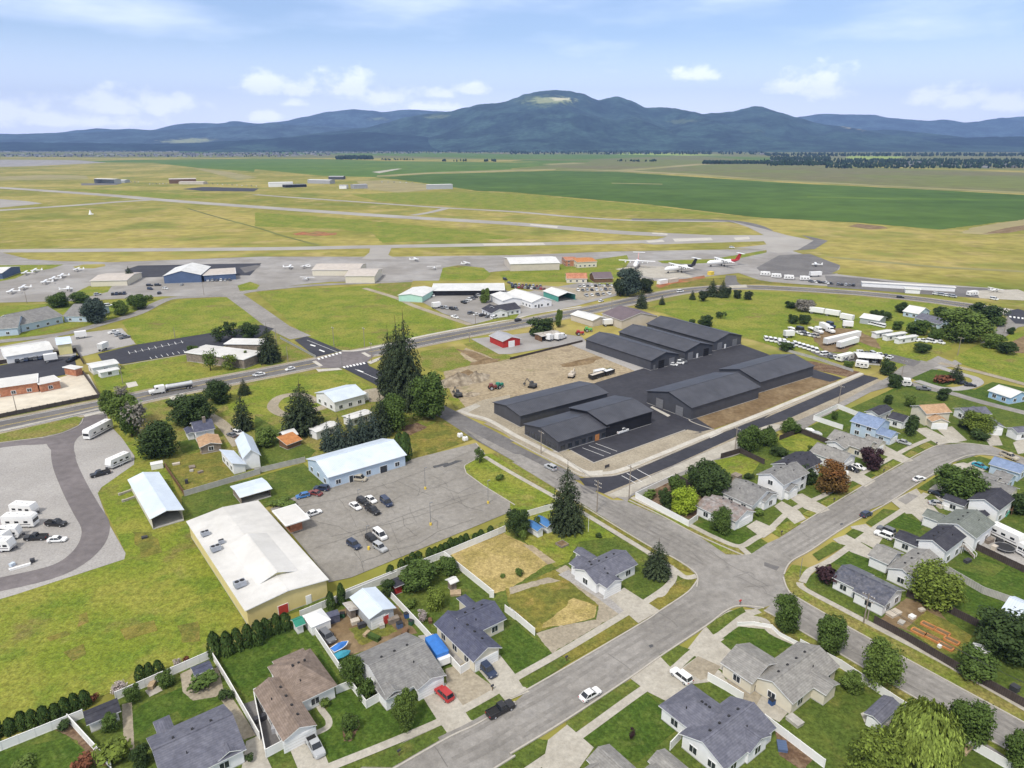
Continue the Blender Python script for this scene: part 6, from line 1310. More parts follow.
for x, yb, yt, w, m, lb in ((105,268,240,50, 'leaf_dark', 'dark low tree, left one of the field clump before the highway'), (155,282,232,76, 'twig_bare', 'greyish tree, right one of the field clump before the highway'), (110,330,292,42, 'leaf_dark', 'round dark tree, left of a pair on the vehicle yard field'), (155,332,292,48, 'leaf_dark', 'round dark tree, right of a pair on the vehicle yard field'),
       (538,285,243,50, 'leaf_dark', 'dark tree left of the white roofed part of the pale blue house'), (470,315,278,50, 'leaf_dark', 'dark tree right of the white roofed shed'), (438,300,276,40, 'leaf_dark', 'smaller dark tree behind the white roofed shed'), (692,300,258,60, 'leaf_dark', 'dark tree behind the long pale blue house'), (525,355,318,40, 'leaf_green', 'small tree above the row of mobile homes'), (600,370,310,90, 'leaf_green', 'green tree among the mobile homes'),
       (668,395,345,55, 'leaf_green', 'tree right of the mobile homes by the lane'), (622,445,408,60, 'leaf_dark', 'bush tree on the grass below the mobile homes'), (870,320,245,110, 'leaf_dark', 'dark tree behind the huge bright green tree on the right'), (920,340,300,50, 'leaf_green', 'small tree at the right of the dark one by the highway turn'),
       (895,425,365,80, 'leaf_mid', 'olive green tree by the lane at the right'), (955,448,402,66, 'leaf_dark', 'dark bush tree right of the olive green one'), (970,370,342,30, 'leaf_dark', 'small dark bush by the lane near the highway turn'), (482,530,470,56, 'leaf_dark', 'dark tree at the carport by the old road'), (508,580,525,56, 'leaf_dark', 'round dark tree by the parked white trailer'),
       (705,632,582,46, 'leaf_dark', 'dark round tree along the lane to the sky blue house'), (570,655,612,44, 'leaf_mid', 'tree behind the charcoal roofed white house at the bend'), (490,645,610,36, 'leaf_dark', 'dark narrow tree on the grass by the old road'), (85,435,402,60, 'leaf_dark', 'low tree between the two lines of white vans'), (335,500,475,40, 'leaf_mid', 'green bush by the carport of the vehicle yard')):
 TR('broad#%d' % (x % 9 + 1), 3,1, x, yb, yt, w, m, lb)
TR('broadbig#82', 3,1,775,390,275,180, 'leaf_mid', 'huge bright green spreading tree at the right, by the lane')
TR('conifer#83', 3,1,752,558,492,54, 'needle_dark', 'dark conifer on the loop drive at the right', name='spruce_tree')
TR('bush#84', 3,1,705,562,525,66, 'leaf_rust', 'rusty red bush beside the conifer on the loop drive', name='bush', cat='bush')
# gardens, lower left and centre
TR('broadbig#85', 1,3,590,610,468,100, 'leaf_mid', 'bright front garden tree before the broad grey house', name='tree')
TR('broadbig#86', 1,3,385,435,330,100, 'leaf_green', 'green tree at the left wall of the broad grey house')
TR('broad#87', 1,3,440,500,415,80, 'leaf_green', 'smaller tree in front of the left wall of the broad grey house')
TR('bush#88', 1,3,625,495,455,46, 'leaf_mid', 'shrub by the garage of the broad grey house', name='bush', cat='bush')
TR('broad#89', 1,3,378,625,560,72, 'leaf_green', 'shrub in the teardrop flower bed on the lawn', name='bush', cat='bush')
TR('bush#90', 1,3,368,660,625,34, 'leaf_mid', 'small round shrub at the tip of the teardrop flower bed', name='bush', cat='bush')
TR('bush#91', 1,3,275,525,495,40, 'leaf_mid', 'shrub by the entrance of the brown roofed house', name='bush', cat='bush')
TR('broad#92', 1,3,640,55,-30,150, 'leaf_green', 'wide leafy tree along the parking lot hedge')
TR('broad#93', 1,3,525,90,28,60, 'leaf_dark', 'dark tree left of the small red shed')
TR('broad#94', 1,3,712,140,62,80, 'leaf_bright', 'bright leafy tree on the lawn behind the slate blue house')
TR('sparse#95', 1,3,660,190,140,50, 'blossom', 'pale blossoming shrub on the lawn behind the slate blue house', name='bush', cat='bush')
TR('bush#96', 1,3,610,135,100,50, 'leaf_mid', 'vegetable patch shrub near the white inner fence', name='bush', cat='bush')
TR('broad#97', 1,3,760,0,-60,90, 'leaf_green', 'leafy tree next to the white roofed cabin')
for x, yb, yt, w, k, m, lb in ((530,505,440,60, 'broad#3', 'leaf_green', 'leafy shrub beside the long white garden shed'), (655,445,392,70, 'broad#4', 'leaf_green', 'leafy shrub by the white fence near the patio'), (810,455,402,95, 'bush#1', 'leaf_green', 'round shrub bed before the white corner shed'), (892,500,450,50, 'bush#2', 'leaf_dark', 'dark bush in the yard corner right of the white corner shed'), (440,615,560,70, 'broad#5', 'leaf_green', 'shrub at the right end of the long white garden shed'), (440,740,660,120, 'bush#3', 'leaf_bright', 'bright garden shrub at the bottom edge, left of the blue grey bungalow'), (560,760,680,70, 'broad#6', 'leaf_dark', 'dark bush against the wall of the blue grey bungalow'),
        (340,770,715,70, 'bush#4', 'leaf_rust', 'dark red shrub in the lower left garden bed'), (100,770,735,80, 'bush#5', 'leaf_mid', 'green shrub on the lawn at the bottom left'), (262,615,575,46, 'bush#6', 'leaf_dark', 'dark shrub behind the white fence, left of the long shed'), (372,505,470,34, 'bush#7', 'leaf_rust', 'rusty red shrub at the end of the short hedge on the meadow edge'), (470,472,432,70, 'sparse#8', 'blossom', 'pale twiggy shrub on the meadow edge by the fence'), (732,355,326,26, 'bush#9', 'leaf_rust', 'small red shrub on the meadow edge'), (700,370,335,36, 'sparse#9', 'blossom', 'greyish twiggy shrub beside the small red one'), (980,745,715,36, 'bush#1', 'leaf_dark', 'round shrub by the drive of the blue grey bungalow')):
 TR(k, 0,3, x, yb, yt, w, m, lb, name='bush', cat='bush')
for x, yb, yt, w, lb in ((480,660,612,30, 'tiny dark tree in the middle of the mown front lawn'),): TR('sparse#10', 2,3, x, yb, yt, w, 'leaf_purple', lb)
for x, yb, yt, w, m, lb in ((35,690,660,36, 'leaf_green', 'small bush in the straw coloured lot'),): TR('bush#2', 2,2, x, yb, yt, w, m, lb, name='bush', cat='bush')
TR('bush#3', 1,2,975,700,685,24, 'leaf_mid', 'tiny green bush in the middle of the straw lot', name='bush', cat='bush')
# hedges of upright cedars: each one a thing
def hedge(c, r, pts, hcy, wcy, lab, grp, m='needle_hedge'):
 n = len(pts); words = ['first', 'second', 'third', 'fourth', 'fifth', 'sixth', 'seventh', 'eighth', 'ninth', 'tenth', 'eleventh', 'twelfth', 'thirteenth', 'fourteenth']
 for i, (x, y) in enumerate(pts):
  s = rtree.uniform(.86,1.12)
  TR('column#%d' % (i % 4 + 1), c, r, x, y, y - hcy * s, wcy * rtree.uniform(.9,1.1), m, lab % (words[i]), name='cedar_shrub', cat='shrub', group=grp)
hedge(0,3, [(-8,645), (45,630), (92,612), (133,605), (178,592), (220,570), (260,552), (298,538), (338,525)], 60,33, '%s upright cedar from the left edge, outside the white fence by the meadow', 'cedar hedge along the meadow fence')
hedge(0,3, [(558,424), (592,415), (628,402)], 58,30, '%s cedar from the left in the short hedge of three by the fence', 'short cedar hedge of three')
hedge(0,3, [(850,330), (898,322), (938,303), (980,288), (1020,278)], 92,40, '%s tall cedar from the left along the curved lawn edge', 'tall cedars round the curved lawn')
hedge(1,3, [(45,250), (88,235), (122,225)], 75,36, '%s tall cedar from the left beside the green roofed shed', 'tall cedars by the green roofed shed')
hedge(1,3, [(300,145), (342,122)], 80,28, '%s tall narrow cedar from the left behind the canopy tent', 'narrow cedars behind the tent')
hedge(1,2, [(535,695), (578,672), (600,655), (622,645), (645,635), (688,618), (710,615), (732,608), (752,600), (772,588), (792,582), (812,574), (832,566)], 40,26, '%s cedar from the left in the hedge along the cracked parking lot', 'cedar hedge along the parking lot')
hedge(1,2, [(868,555), (890,542), (928,525)], 34,22, '%s cedar from the left in the last gap of the parking lot hedge', 'last cedars of the parking lot hedge')
TR('bush#4', 1,2,660,700,635,130, 'leaf_green', 'wide low shrub inside the fence below the parking lot hedge', name='bush', cat='bush')
# ================================================================== VEHICLES
for n_, c_, s_ in (('white', (.80,.80,.79), .5), ('silver', (.42,.43,.44), .6), ('grey', (.14,.145,.155), .6), ('black', (.018,.018,.021), .6), ('navy', (.03,.045,.09), .6), ('blue', (.05,.17,.42), .6), ('teal', (.03,.27,.36), .6), ('red', (.42,.03,.03), .6), ('maroon', (.20,.05,.045), .6), ('tan', (.45,.40,.31), .5), ('green', (.12,.40,.10), .5), ('orange', (.65,.20,.03), .5)):
 mat('paint_' + n_, c_, .28,.03,1, spec=s_)
mat('tyre', (.02,.02,.02), .9,.1,3); mat('rim', (.40,.40,.41), .4,.1,3, spec=.5); mat('lamp_clear', (.75,.74,.70), .2,.05,3, spec=.6); mat('lamp_red', (.40,.02,.02), .3,.05,3, spec=.6)
mat('car_glass', (.018,.022,.028), .08,.2,1, spec=.7); mat('rv_white', (.80,.79,.77), .45,.03,.7, spec=.4); mat('rv_stripe', (.20,.19,.20), .5,.05,1); mat('tank_steel', (.62,.63,.64), .35,.05,1, spec=.6, metal=.3)
mat('trailer_grey', (.55,.55,.55), .6,.05,1)
def ring(x0, x1, w, z, r=.25, zf=None):
 """rounded rectangle at height z; zf(x) adds to z"""
 p = []
 for (cx, cy, a0) in ((x1 - r, w / 2 - r, 0), (x0 + r, w / 2 - r, 90), (x0 + r, -w / 2 + r, 180), (x1 - r, -w / 2 + r, 270)):
  for k in range(3):
   a = math.radians(a0 + 45 * k); x = cx + r * math.cos(a); p.append((x, cy + r * math.sin(a), z + (zf(x) if zf else 0)))
 return p
def wheel_mesh(r=.33, w=.22):
 if ('wh', r) in _win: return _win[('wh', r)]
 m = MB(); m.tube((0,-w / 2,0), (0, w / 2,0), r, n=14, m=0); m.tube((0,-w / 2 - .012,0), (0, w / 2 + .012,0), r * .62, n=10, m=1); _win[('wh', r)] = m.data('wheel', ['tyre', 'rim']); return _win[('wh', r)]
VSPEC = {  # length, width, height, cabin rear, cabin front at the belt, roof rear, roof front, belt height, nose drop, bed?
 'sedan': (4.7,1.82,1.45,-1.75,1.05,-1.05,.35,.88,.16,0), 'suv': (4.75,1.9,1.75,-2.25,1.05,-1.95,.45,1.02,.10,0),
 'hatch': (4.1,1.76,1.5,-1.9,1.0,-1.5,.3,.9,.14,0), 'van': (5.2,2.0,1.98,-2.5,1.75,-2.4,.9,1.1,.12,0), 'pickup': (5.7,1.98,1.85,-.55,1.4,-.35,.75,1.08,.06,1)}
def vehicle_parts(kind):
 L, W, H, ca, cb, ra, rb, belt, drop, bed = VSPEC[kind]; h = L / 2
 zf = lambda x: -drop * max(0, (x - cb * .9) / (h - cb * .9)) if x > cb * .9 else -.04 * max(0, (-x - h * .75))
 b = MB(); rings = [ring(-h + .08, h - .08, W - .16,.24,.3), ring(-h, h, W, .45,.32), ring(-h, h - .02, W, belt - .22,.34, zf), ring(-h + .06, h - .1, W - .12, belt, .34, zf)]
 b.loft(rings, 0)
 if bed: b.box(((-h - .55) / 2 + .02 - .0,0, belt + .005), (h - .75, W - .42,.03), m=1)
 if bed:
  for y in (-1,1): b.box(((-h - .55) / 2, y * (W / 2 - .14), belt + .07), (h - .62,.12,.14))
  b.box((-h + .12,0, belt + .07), (.1, W - .3,.14))
 roof = MB(); roof.loft([ring(ra - .03, rb + .03, W - .40, H - .075,.2), ring(ra + .06, rb - .06, W - .5, H, .2)], 0)
 # pillars
 for x0_, x1_ in ((ca + .05, ra + .0), (cb - .05, rb - .02), ((ca + cb) / 2 - .1, (ra + rb) / 2 - .05)):
  for y in (-1,1): roof.tube((x0_, y * (W / 2 - .10), belt - .02), (x1_, y * (W / 2 - .235), H - .05), .045, n=5)
 g = MB(); g.loft([ring(ca, cb, W - .14, belt - .03,.25), ring(ra, rb, W - .46, H - .06,.2)], 0)
 return b, roof, g
VP = {}
def vehicle_data(kind):
 if kind in VP: return VP[kind]
 b, r, g = vehicle_parts(kind); nb = len(b.f)
 hl = MB(); hl.box((0,0,0), (.10,.36,.15));
 one = MB(); one.mesh(b.v, b.f, 0); one.mesh(r.v, r.f, 0); one.mesh(g.v, g.f, 1)
 L, W = VSPEC[kind][:2]
 for x in (-L * .30, L * .30):
  for y in (-1,1): one.tube((x, y * (W / 2 - .22), .33), (x, y * (W / 2 + .005), .33), .33, n=10, m=2)
 VP[kind] = dict(body=b.data('body', ['paint_white', 'tyre']), roof=r.data('roof', ['paint_white']), glass=g.data('windows', ['car_glass']), one=one.data(kind, ['paint_white', 'car_glass', 'tyre']),
     head=hl.data('headlight', ['lamp_clear']), tail=hl.data('taillight', ['lamp_red'])); return VP[kind]
def set_paint(o, m):
 o.material_slots[0].link = 'OBJECT'; o.material_slots[0].material = MATS[m]
CNAME = {'sedan': 'parked_car', 'suv': 'suv', 'hatch': 'hatchback', 'van': 'van', 'pickup': 'pickup_truck'}
CCAT = {'sedan': 'car', 'suv': 'car', 'hatch': 'car', 'van': 'van', 'pickup': 'pickup truck'}
def car_at(kind, pos, ang, paint, label, full=True, group=None, name=None):
 d = vehicle_data(kind); L, W, H, ca, cb, ra, rb, belt, drop, bed = VSPEC[kind]; nm = name or CNAME[kind]
 if not full:
  o = bpy.data.objects.new(nm, d['one']); COL.objects.link(o); o.location = pos; o.rotation_euler = (0,0, ang); o.scale = (.93,) * 3; set_paint(o, 'paint_' + paint); return tag(o, label, CCAT[kind], group)
 r = empty(nm, pos, ang); r.scale = (.93,) * 3; tag(r, label, CCAT[kind], group)
 o = add('body', d['body'], r); set_paint(o, 'paint_' + paint); o = add('roof', d['roof'], r); set_paint(o, 'paint_' + paint); add('windows', d['glass'], r)
 for x in (-L * .30, L * .31):
  for y in (-1,1): add('wheel', wheel_mesh(.34 if kind in ('suv', 'pickup', 'van') else .32), r, (x, y * (W / 2 - .11), .33))
 for y in (-1,1): add('headlight', d['head'], r, (L / 2 - .10, y * (W / 2 - .34), belt - drop - .16)); add('taillight', d['tail'], r, (-L / 2 + .05, y * (W / 2 - .30), belt - .2))
 return r
def CAR(kind, c, r, x0, y0, x1, y1, paint, label, full=True, group=None, name=None, z=.0):
 """tail and nose in tile pixels"""
 a, b = P(*t1(c, r, x0, y0)), P(*t1(c, r, x1, y1)); d = b - a; m = (a + b) / 2; m.z = GZ
 return car_at(kind, m, math.atan2(d.y, d.x), paint, label, full, group, name)
GZ = .13
G_LOT = 'cars on the cracked parking lot'
CAR('sedan', 1,2,375,412,417,440, 'white', 'white sedan at the left of the upper cluster on the cracked parking lot', group=G_LOT)
CAR('suv', 1,2,408,398,444,420, 'black', 'black car squeezed between two white cars in the upper parking lot cluster', group=G_LOT)
CAR('sedan', 1,2,438,388,476,412, 'white', 'white sedan right of the black car in the upper parking lot cluster', group=G_LOT)
CAR('pickup', 1,2,440,428,488,458, 'black', 'black pickup truck in front of the upper cluster on the cracked parking lot', group=G_LOT)
CAR('van', 1,2,498,394,538,428, 'navy', 'dark blue minivan alone right of the upper parking lot cluster', group=G_LOT)
CAR('suv', 1,2,370,566,410,592, 'navy', 'dark car alone at the left of the lower parking lot cluster', group=G_LOT)
CAR('van', 1,2,472,524,514,558, 'white', 'white minivan in the lower parking lot cluster', group=G_LOT)
CAR('suv', 1,2,440,542,484,574, 'black', 'black car left of the white minivan in the lower parking lot cluster', group=G_LOT)
CAR('suv', 1,2,472,576,514,604, 'silver', 'silver car nearest the hedge in the lower parking lot cluster', group=G_LOT)
CAR('hatch', 1,2,212,380,166,390, 'blue', 'bright blue car parked by the grass edge of the parking lot', group=G_LOT)
CAR('sedan', 1,2,262,380,214,368, 'maroon', 'dark red car parked between the blue cars by the grass edge', group=G_LOT)
CAR('suv', 1,2,286,358,240,354, 'navy', 'slate blue car parked next to the silver roofed shop corner', group=G_LOT)
CAR('van', 1,2,388,316,430,320, 'tan', 'tan and white van parked along the silver roofed shop front', group=G_LOT)
CAR('sedan', 1,2,212,460,252,446, 'white', 'white car beside the red based canopy', group=G_LOT)
CAR('pickup', 2,2,414,138,466,120, 'white', 'white pickup truck in front of the black walled office')
CAR('suv', 2,2,182,284,138,262, 'silver', 'silver car driving along the street past the storage office')
CAR('sedan', 2,3,282,508,348,470, 'white', 'white car with a dark roof parked at the kerb of the lower street')
CAR('suv', 2,3,700,438,648,398, 'white', 'white estate car on the drive of the blue grey house at the bottom')
CAR('pickup', 1,3,925,572,1008,528, 'black', 'black pickup truck parked at the kerb of the lower street')
CAR('suv', 1,3,772,512,716,460, 'red', 'red car on the drive of the broad grey house')
CAR('suv', 1,3,892,366,942,420, 'navy', 'dark car on the drive of the slate blue house')
CAR('pickup', 1,3,212,650,262,736, 'silver', 'silver pickup truck on the drive of the brown roofed house')
CAR('suv', 1,3,262,238,312,286, 'grey', 'dark grey covered car in the cluttered back yard')
GS = 'cars along the upper street'
CAR('sedan', 3,2,585,325,634,312, 'white', 'white car with a dark windscreen standing on the upper street', group=GS)
CAR('hatch', 3,2,378,468,424,448, 'navy', 'dark blue car driving alone down the upper street', group=GS)
CAR('suv', 3,2,498,552,442,530, 'white', 'white off-road car with a rear wheel on a drive by the upper street', group=GS)
CAR('suv', 3,2,508,534,452,510, 'grey', 'grey off-road car right behind the white one on the same drive', group=GS)
CAR('sedan', 3,2,708,388,650,364, 'black', 'black car under the large street tree of the upper street', group=GS)
CAR('sedan', 3,2,322,272,368,288, 'black', 'black car by the garage of the pale gabled house', group=GS)
CAR('sedan', 3,2,350,264,392,278, 'white', 'white car beside the black one at the pale gabled house', group=GS)
CAR('sedan', 3,2,522,166,578,182, 'silver', 'silver car on the drive of the blue house', group=GS)
CAR('pickup', 3,2,930,216,998,242, 'tan', 'tan pickup truck parked at the kerb of the bend', group=GS)
CAR('sedan', 3,2,822,256,876,276, 'teal', 'teal car on the drive of the blue roofed house at the right', group=GS)
CAR('van', 3,2,866,138,892,128, 'white', 'white van on the drive behind the clipped dark bush', group=GS)
CAR('sedan', 3,2,655,412,708,420, 'silver', 'silver car on the drive of the black roofed house by the yellow shed', group=GS)
CAR('pickup', 0,2,436,288,356,308, 'black', 'black pickup truck hitched in front of the white travel trailer')
CAR('pickup', 0,2,178,492,268,498, 'black', 'black pickup truck right of the motorhome in the gravel yard')
CAR('pickup', 0,2,190,548,98,552, 'black', 'black pickup truck left of the white sedan in the gravel yard')
CAR('sedan', 0,2,192,560,262,556, 'white', 'white sedan alone at the right of the gravel yard vehicles')
CAR('sedan', 0,2,930,150,898,138, 'grey', 'dark grey car beside the old farmhouse drive'); CAR('suv', 0,2,922,132,958,142, 'white', 'white car beside the old farmhouse drive')
CAR('sedan', 0,1,1040,532,1008,538, 'white', 'white car on the highway behind the round dark trees')
CAR('sedan', 1,1,160,508,118,518, 'white', 'white car on the highway just left of the intersection'); CAR('sedan', 1,1,28,530,-6,538, 'silver', 'silver car on the highway further left of the intersection')
CAR('pickup', 1,1,766,302,808,314, 'white', 'white pickup truck at the corner of the car yard', full=False)
CAR('suv', 2,1,15,324,48,316, 'black', 'black car on the highway by the white roofed shop', full=False); CAR('sedan', 2,1,345,248,372,240, 'white', 'white car on the highway near the teal garage', full=False)
CAR('van', 2,1,650,208,690,204, 'white', 'white van on the highway left of the cone shaped trees', full=False); CAR('van', 2,1,860,32,888,34, 'white', 'white van alone on the far taxiway', full=False)
CAR('sedan', 2,1,620,492,662,498, 'white', 'white car at the left storage building doors, nearest', full=False); CAR('van', 2,1,648,486,680,490, 'white', 'white van behind the white car at the storage building doors', full=False); CAR('suv', 2,1,664,478,696,488, 'grey', 'dark grey car at the storage building doors, rightmost', full=False)
CAR('suv', 3,1,522,228,550,230, 'black', 'black car on the highway at the right', full=False); CAR('van', 3,1,882,232,928,240, 'white', 'white van at the end of the hangar row on the right', full=False)
CAR('pickup', 3,1,604,590,650,594, 'grey', 'dark pickup truck on the lane by the white camper', full=False); CAR('sedan', 3,1,764,570,798,564, 'black', 'black car on the loop drive, upper of two', full=False); CAR('sedan', 3,1,798,576,824,578, 'black', 'black car on the loop drive, lower of two', full=False)
CAR('van', 3,1,224,456,256,452, 'white', 'white van below the second line of white vans', full=False)
ORD = ['first', 'second', 'third', 'fourth', 'fifth', 'sixth', 'seventh', 'eighth', 'ninth', 'tenth', 'eleventh', 'twelfth']
rv_ = random.Random(21)
PN = {'white': 'white', 'silver': 'silver', 'grey': 'grey', 'black': 'black', 'navy': 'dark blue', 'red': 'red', 'maroon': 'dark red', 'tan': 'tan', 'blue': 'blue'}
def car_row(c, r, a, b, n, dirv, kinds, paints, where, grp):
 """n parked vehicles spaced from a to b; dirv: nose direction in tile pixels"""
 for i in range(n):
  f = i / max(1, n - 1); x = a[0] + (b[0] - a[0]) * f; y = a[1] + (b[1] - a[1]) * f
  p_ = paints[i % len(paints)]; k = kinds[i % len(kinds)]
  CAR(k, c, r, x - dirv[0], y - dirv[1], x + dirv[0], y + dirv[1], p_, '%s %s, %s from the left %s' % (PN[p_], CCAT[k], ORD[i], where), full=False, group=grp)
car_row(0,1, (72,480), (215,462), 9, (6,-8), ('suv', 'sedan'), ('black', 'grey', 'navy'), 'in the school lot row', 'cars behind the school')
car_row(0,1, (445,217), (490,214), 4, (4,-7), ('suv', 'pickup'), ('black', 'navy'), 'in the row by the lane curve', 'dark cars by the lane')
car_row(0,1, (590,182), (622,181), 2, (8,0), ('suv',), ('black',), 'before the blue hangar, upper line', 'cars before the blue hangar'); car_row(0,1, (592,196), (652,194), 2, (8,1), ('suv', 'sedan'), ('navy', 'white'), 'before the blue hangar, middle line', 'cars before the blue hangar')
car_row(0,1, (628,213), (716,179), 2, (6,-5), ('suv', 'sedan'), ('black', 'silver'), 'standing apart before the blue hangar', 'cars before the blue hangar')
car_row(0,1, (820,163), (905,161), 6, (3,-6), ('sedan', 'suv'), ('white', 'silver', 'grey'), 'along the dark blue hangar annex', 'cars along the hangar annex')
car_row(0,1, (280,478), (296,470), 3, (8,-4), ('pickup',), ('black', 'navy'), 'by the brick box', 'trucks beside the brick box building')
car_row(0,1, (448,368), (492,388), 3, (14,-3), ('pickup', 'suv'), ('white', 'silver', 'grey'), 'on the left gravel yard', 'vehicles on the gravel yard')
car_row(0,1, (385,218), (425,262), 2, (8,-1), ('suv', 'van'), ('silver', 'white'), 'near the long pale house trees', 'cars near the long pale house')
car_row(1,1, (640,232), (700,222), 6, (7,6), ('sedan', 'pickup'), ('black', 'grey', 'red', 'black', 'navy', 'white'), 'by the mint green bays', 'cars by the mint green bays')
car_row(1,1, (735,270), (792,276), 4, (9,5), ('pickup', 'suv'), ('grey', 'silver', 'black'), 'at the low edge of the car yard', 'cars at the low edge of the car yard')
car_row(1,1, (822,250), (880,222), 6, (8,3), ('pickup', 'sedan', 'suv'), ('black', 'silver', 'white', 'grey'), 'in the middle of the car yard', 'cars in the middle of the car yard')
car_row(1,1, (850,292), (942,310), 5, (9,-2), ('suv', 'sedan'), ('grey', 'white', 'black'), 'in front of the low office', 'cars before the low office')
car_row(1,1, (985,158), (1018,185), 3, (6,2), ('suv', 'sedan'), ('black', 'grey'), 'beside the white hangar', 'cars beside the white hangar')
car_row(2,1, (10,188), (135,196), 11, (4,-7), ('sedan', 'suv'), ('black', 'grey', 'red', 'maroon', 'silver', 'black', 'white'), 'in the long row behind the white shop', 'cars behind the white shop')
car_row(2,1, (8,178), (120,186), 9, (4,-7), ('suv', 'sedan'), ('grey', 'black', 'silver', 'maroon'), 'in the farther row behind the white shop', 'cars behind the white shop')
car_row(2,1, (275,186), (400,182), 9, (5,4), ('sedan', 'suv'), ('silver', 'white', 'grey', 'white', 'black'), 'in the back row of the gravel car yard', 'cars of the gravel car yard')
car_row(2,1, (268,202), (395,198), 8, (5,4), ('suv', 'sedan'), ('white', 'grey', 'silver', 'black', 'white'), 'in the middle row of the gravel car yard', 'cars of the gravel car yard')
car_row(2,1, (300,222), (390,215), 5, (6,4), ('pickup', 'sedan'), ('silver', 'white', 'grey'), 'in the front row of the gravel car yard', 'cars of the gravel car yard')
WV = 'white vans along the vehicle yard'
car_row(3,1, (8,396), (80,408), 5, (5,7), ('van',), ('white',), 'in the line of vans nearest the storage buildings', WV)
car_row(3,1, (122,416), (206,442), 6, (5,7), ('van',), ('white',), 'in the second line of vans', WV)
car_row(3,1, (395,326), (472,344), 8, (6,-8), ('van',), ('white',), 'in the line of vans below the white roofed shed', WV)
car_row(3,1, (185,167), (262,174), 6, (7,2), ('suv', 'sedan'), ('grey', 'white', 'black'), 'along the airport fence, first group', 'cars along the airport fence')
car_row(3,1, (292,178), (352,182), 5, (5,-4), ('suv', 'sedan'), ('grey', 'black', 'silver'), 'along the airport fence, second group', 'cars along the airport fence')
car_row(3,1, (678,216), (742,226), 4, (8,1), ('suv', 'van'), ('white', 'silver'), 'before the long hangar row', 'cars before the long hangar row')
car_row(3,1, (360,466), (430,470), 4, (6,8), ('suv', 'sedan'), ('black', 'grey', 'white'), 'under the carport', 'cars at the carport')
car_row(3,1, (440,482), (492,470), 2, (10,-4), ('van', 'pickup'), ('white',), 'right of the carport', 'trucks right of the carport')
# far airport vehicles
for c, r, a, b, n, w in ((0,0, (505,482), (545,482), 4, 'right of the leftmost far hangar'), (0,0, (590,490), (655,488), 6, 'between the two far hangars'), (0,0, (800,488), (1010,498), 12, 'beyond the far black asphalt'), (1,0, (500,482), (620,484), 6, 'on the far dirt by the green field')):
 car_row(c, r, a, b, n, (5,1), ('van', 'suv'), ('white', 'silver', 'grey', 'white'), w, 'far vehicles ' + w)
# ---------------------------------------------------------------- trailers, campers, trucks
def proto_parts(parts, name, label, cat, pos, ang, group=None):
 r = empty(name, pos, ang); tag(r, label, cat, group)
 for nm, me, loc in parts: add(nm, me, r, loc)
 return r
_tp = {}
def camper_parts(L, W, H, motor=False):
 k = ('camper', L, motor)
 if k in _tp: return _tp[k]
 h = L / 2; b = MB(); lo = .55 if not motor else .45
 sect = [(-h, lo + .25), (-h + .05, H - .12), (-h + .35, H), (h - .55, H), (h - (.02 if motor else .22), H - .5 if motor else H - .9), (h, lo + .9), (h - .35 if not motor else h, lo)]
 sect += [(-h + .15, lo)]
 ns = len(sect); vs = [(x, -W / 2, z) for x, z in sect] + [(x, W / 2, z) for x, z in sect]
 b.mesh(vs, [tuple(range(ns - 1,-1,-1))[::-1] if False else tuple(range(ns))[::1], tuple(range(2 * ns - 1, ns - 1,-1))] + [(i, ns + i, ns + (i + 1) % ns, (i + 1) % ns) for i in range(ns)], 0)
 b.box((0,-W / 2 - .012, lo + .55), (L * .8,.02,.22), m=1); b.box((0, W / 2 + .012, lo + .55), (L * .8,.02,.22), m=1)
 b.box((0,0, lo - .08), (L * .86, W * .7,.2), m=2)
 wm = MB()
 for y in (-1,1):
  for x in (-.30,-.02,.27): wm.box((x * L, y * (W / 2 + .018), lo + 1.25), (1.0 if x else .7,.03,.55))
 wm.box((-h - .0,0, lo + 1.4), (.06,1.1,.5))
 if motor: wm.box((h - .10,0, lo + 1.35), (.22, W - .3,.85))
 ac = MB(); ac.box((0,0,.12), (1.0,.75,.28), taper=.8)
 vt = MB(); vt.box((0,0,.05), (.42,.42,.14))
 parts = [('body', b.data('body', ['rv_white', 'rv_stripe', 'tyre']), (0,0,0)), ('windows', wm.data('windows', 'car_glass'), (0,0,0)), ('air_conditioner', ac.data('air_conditioner', 'trim_white'), (-.1 * L, 0, H)), ('roof_vent', vt.data('roof_vent', 'trailer_grey'), (-.32 * L, .2, H)), ('roof_vent', vt.data('roof_vent', 'trailer_grey'), (.2 * L, -.3, H))]
 for y in (-1,1):
  for x in ((-.30 * L, .33 * L) if motor else (-.06 * L, .05 * L)): parts.append(('wheel', wheel_mesh(.38), (x, y * (W / 2 - .16), .38)))
 if not motor:
  hi = MB(); hi.tube((h - .5,.5,.5), (h + 1.1,0,.5), .05); hi.tube((h - .5,-.5,.5), (h + 1.1,0,.5), .05); hi.box((h + .45,0,.75), (.5,.5,.5)); parts.append(('hitch', hi.data('hitch', 'trim_dark'), (0,0,0)))
 _tp[k] = parts; return parts
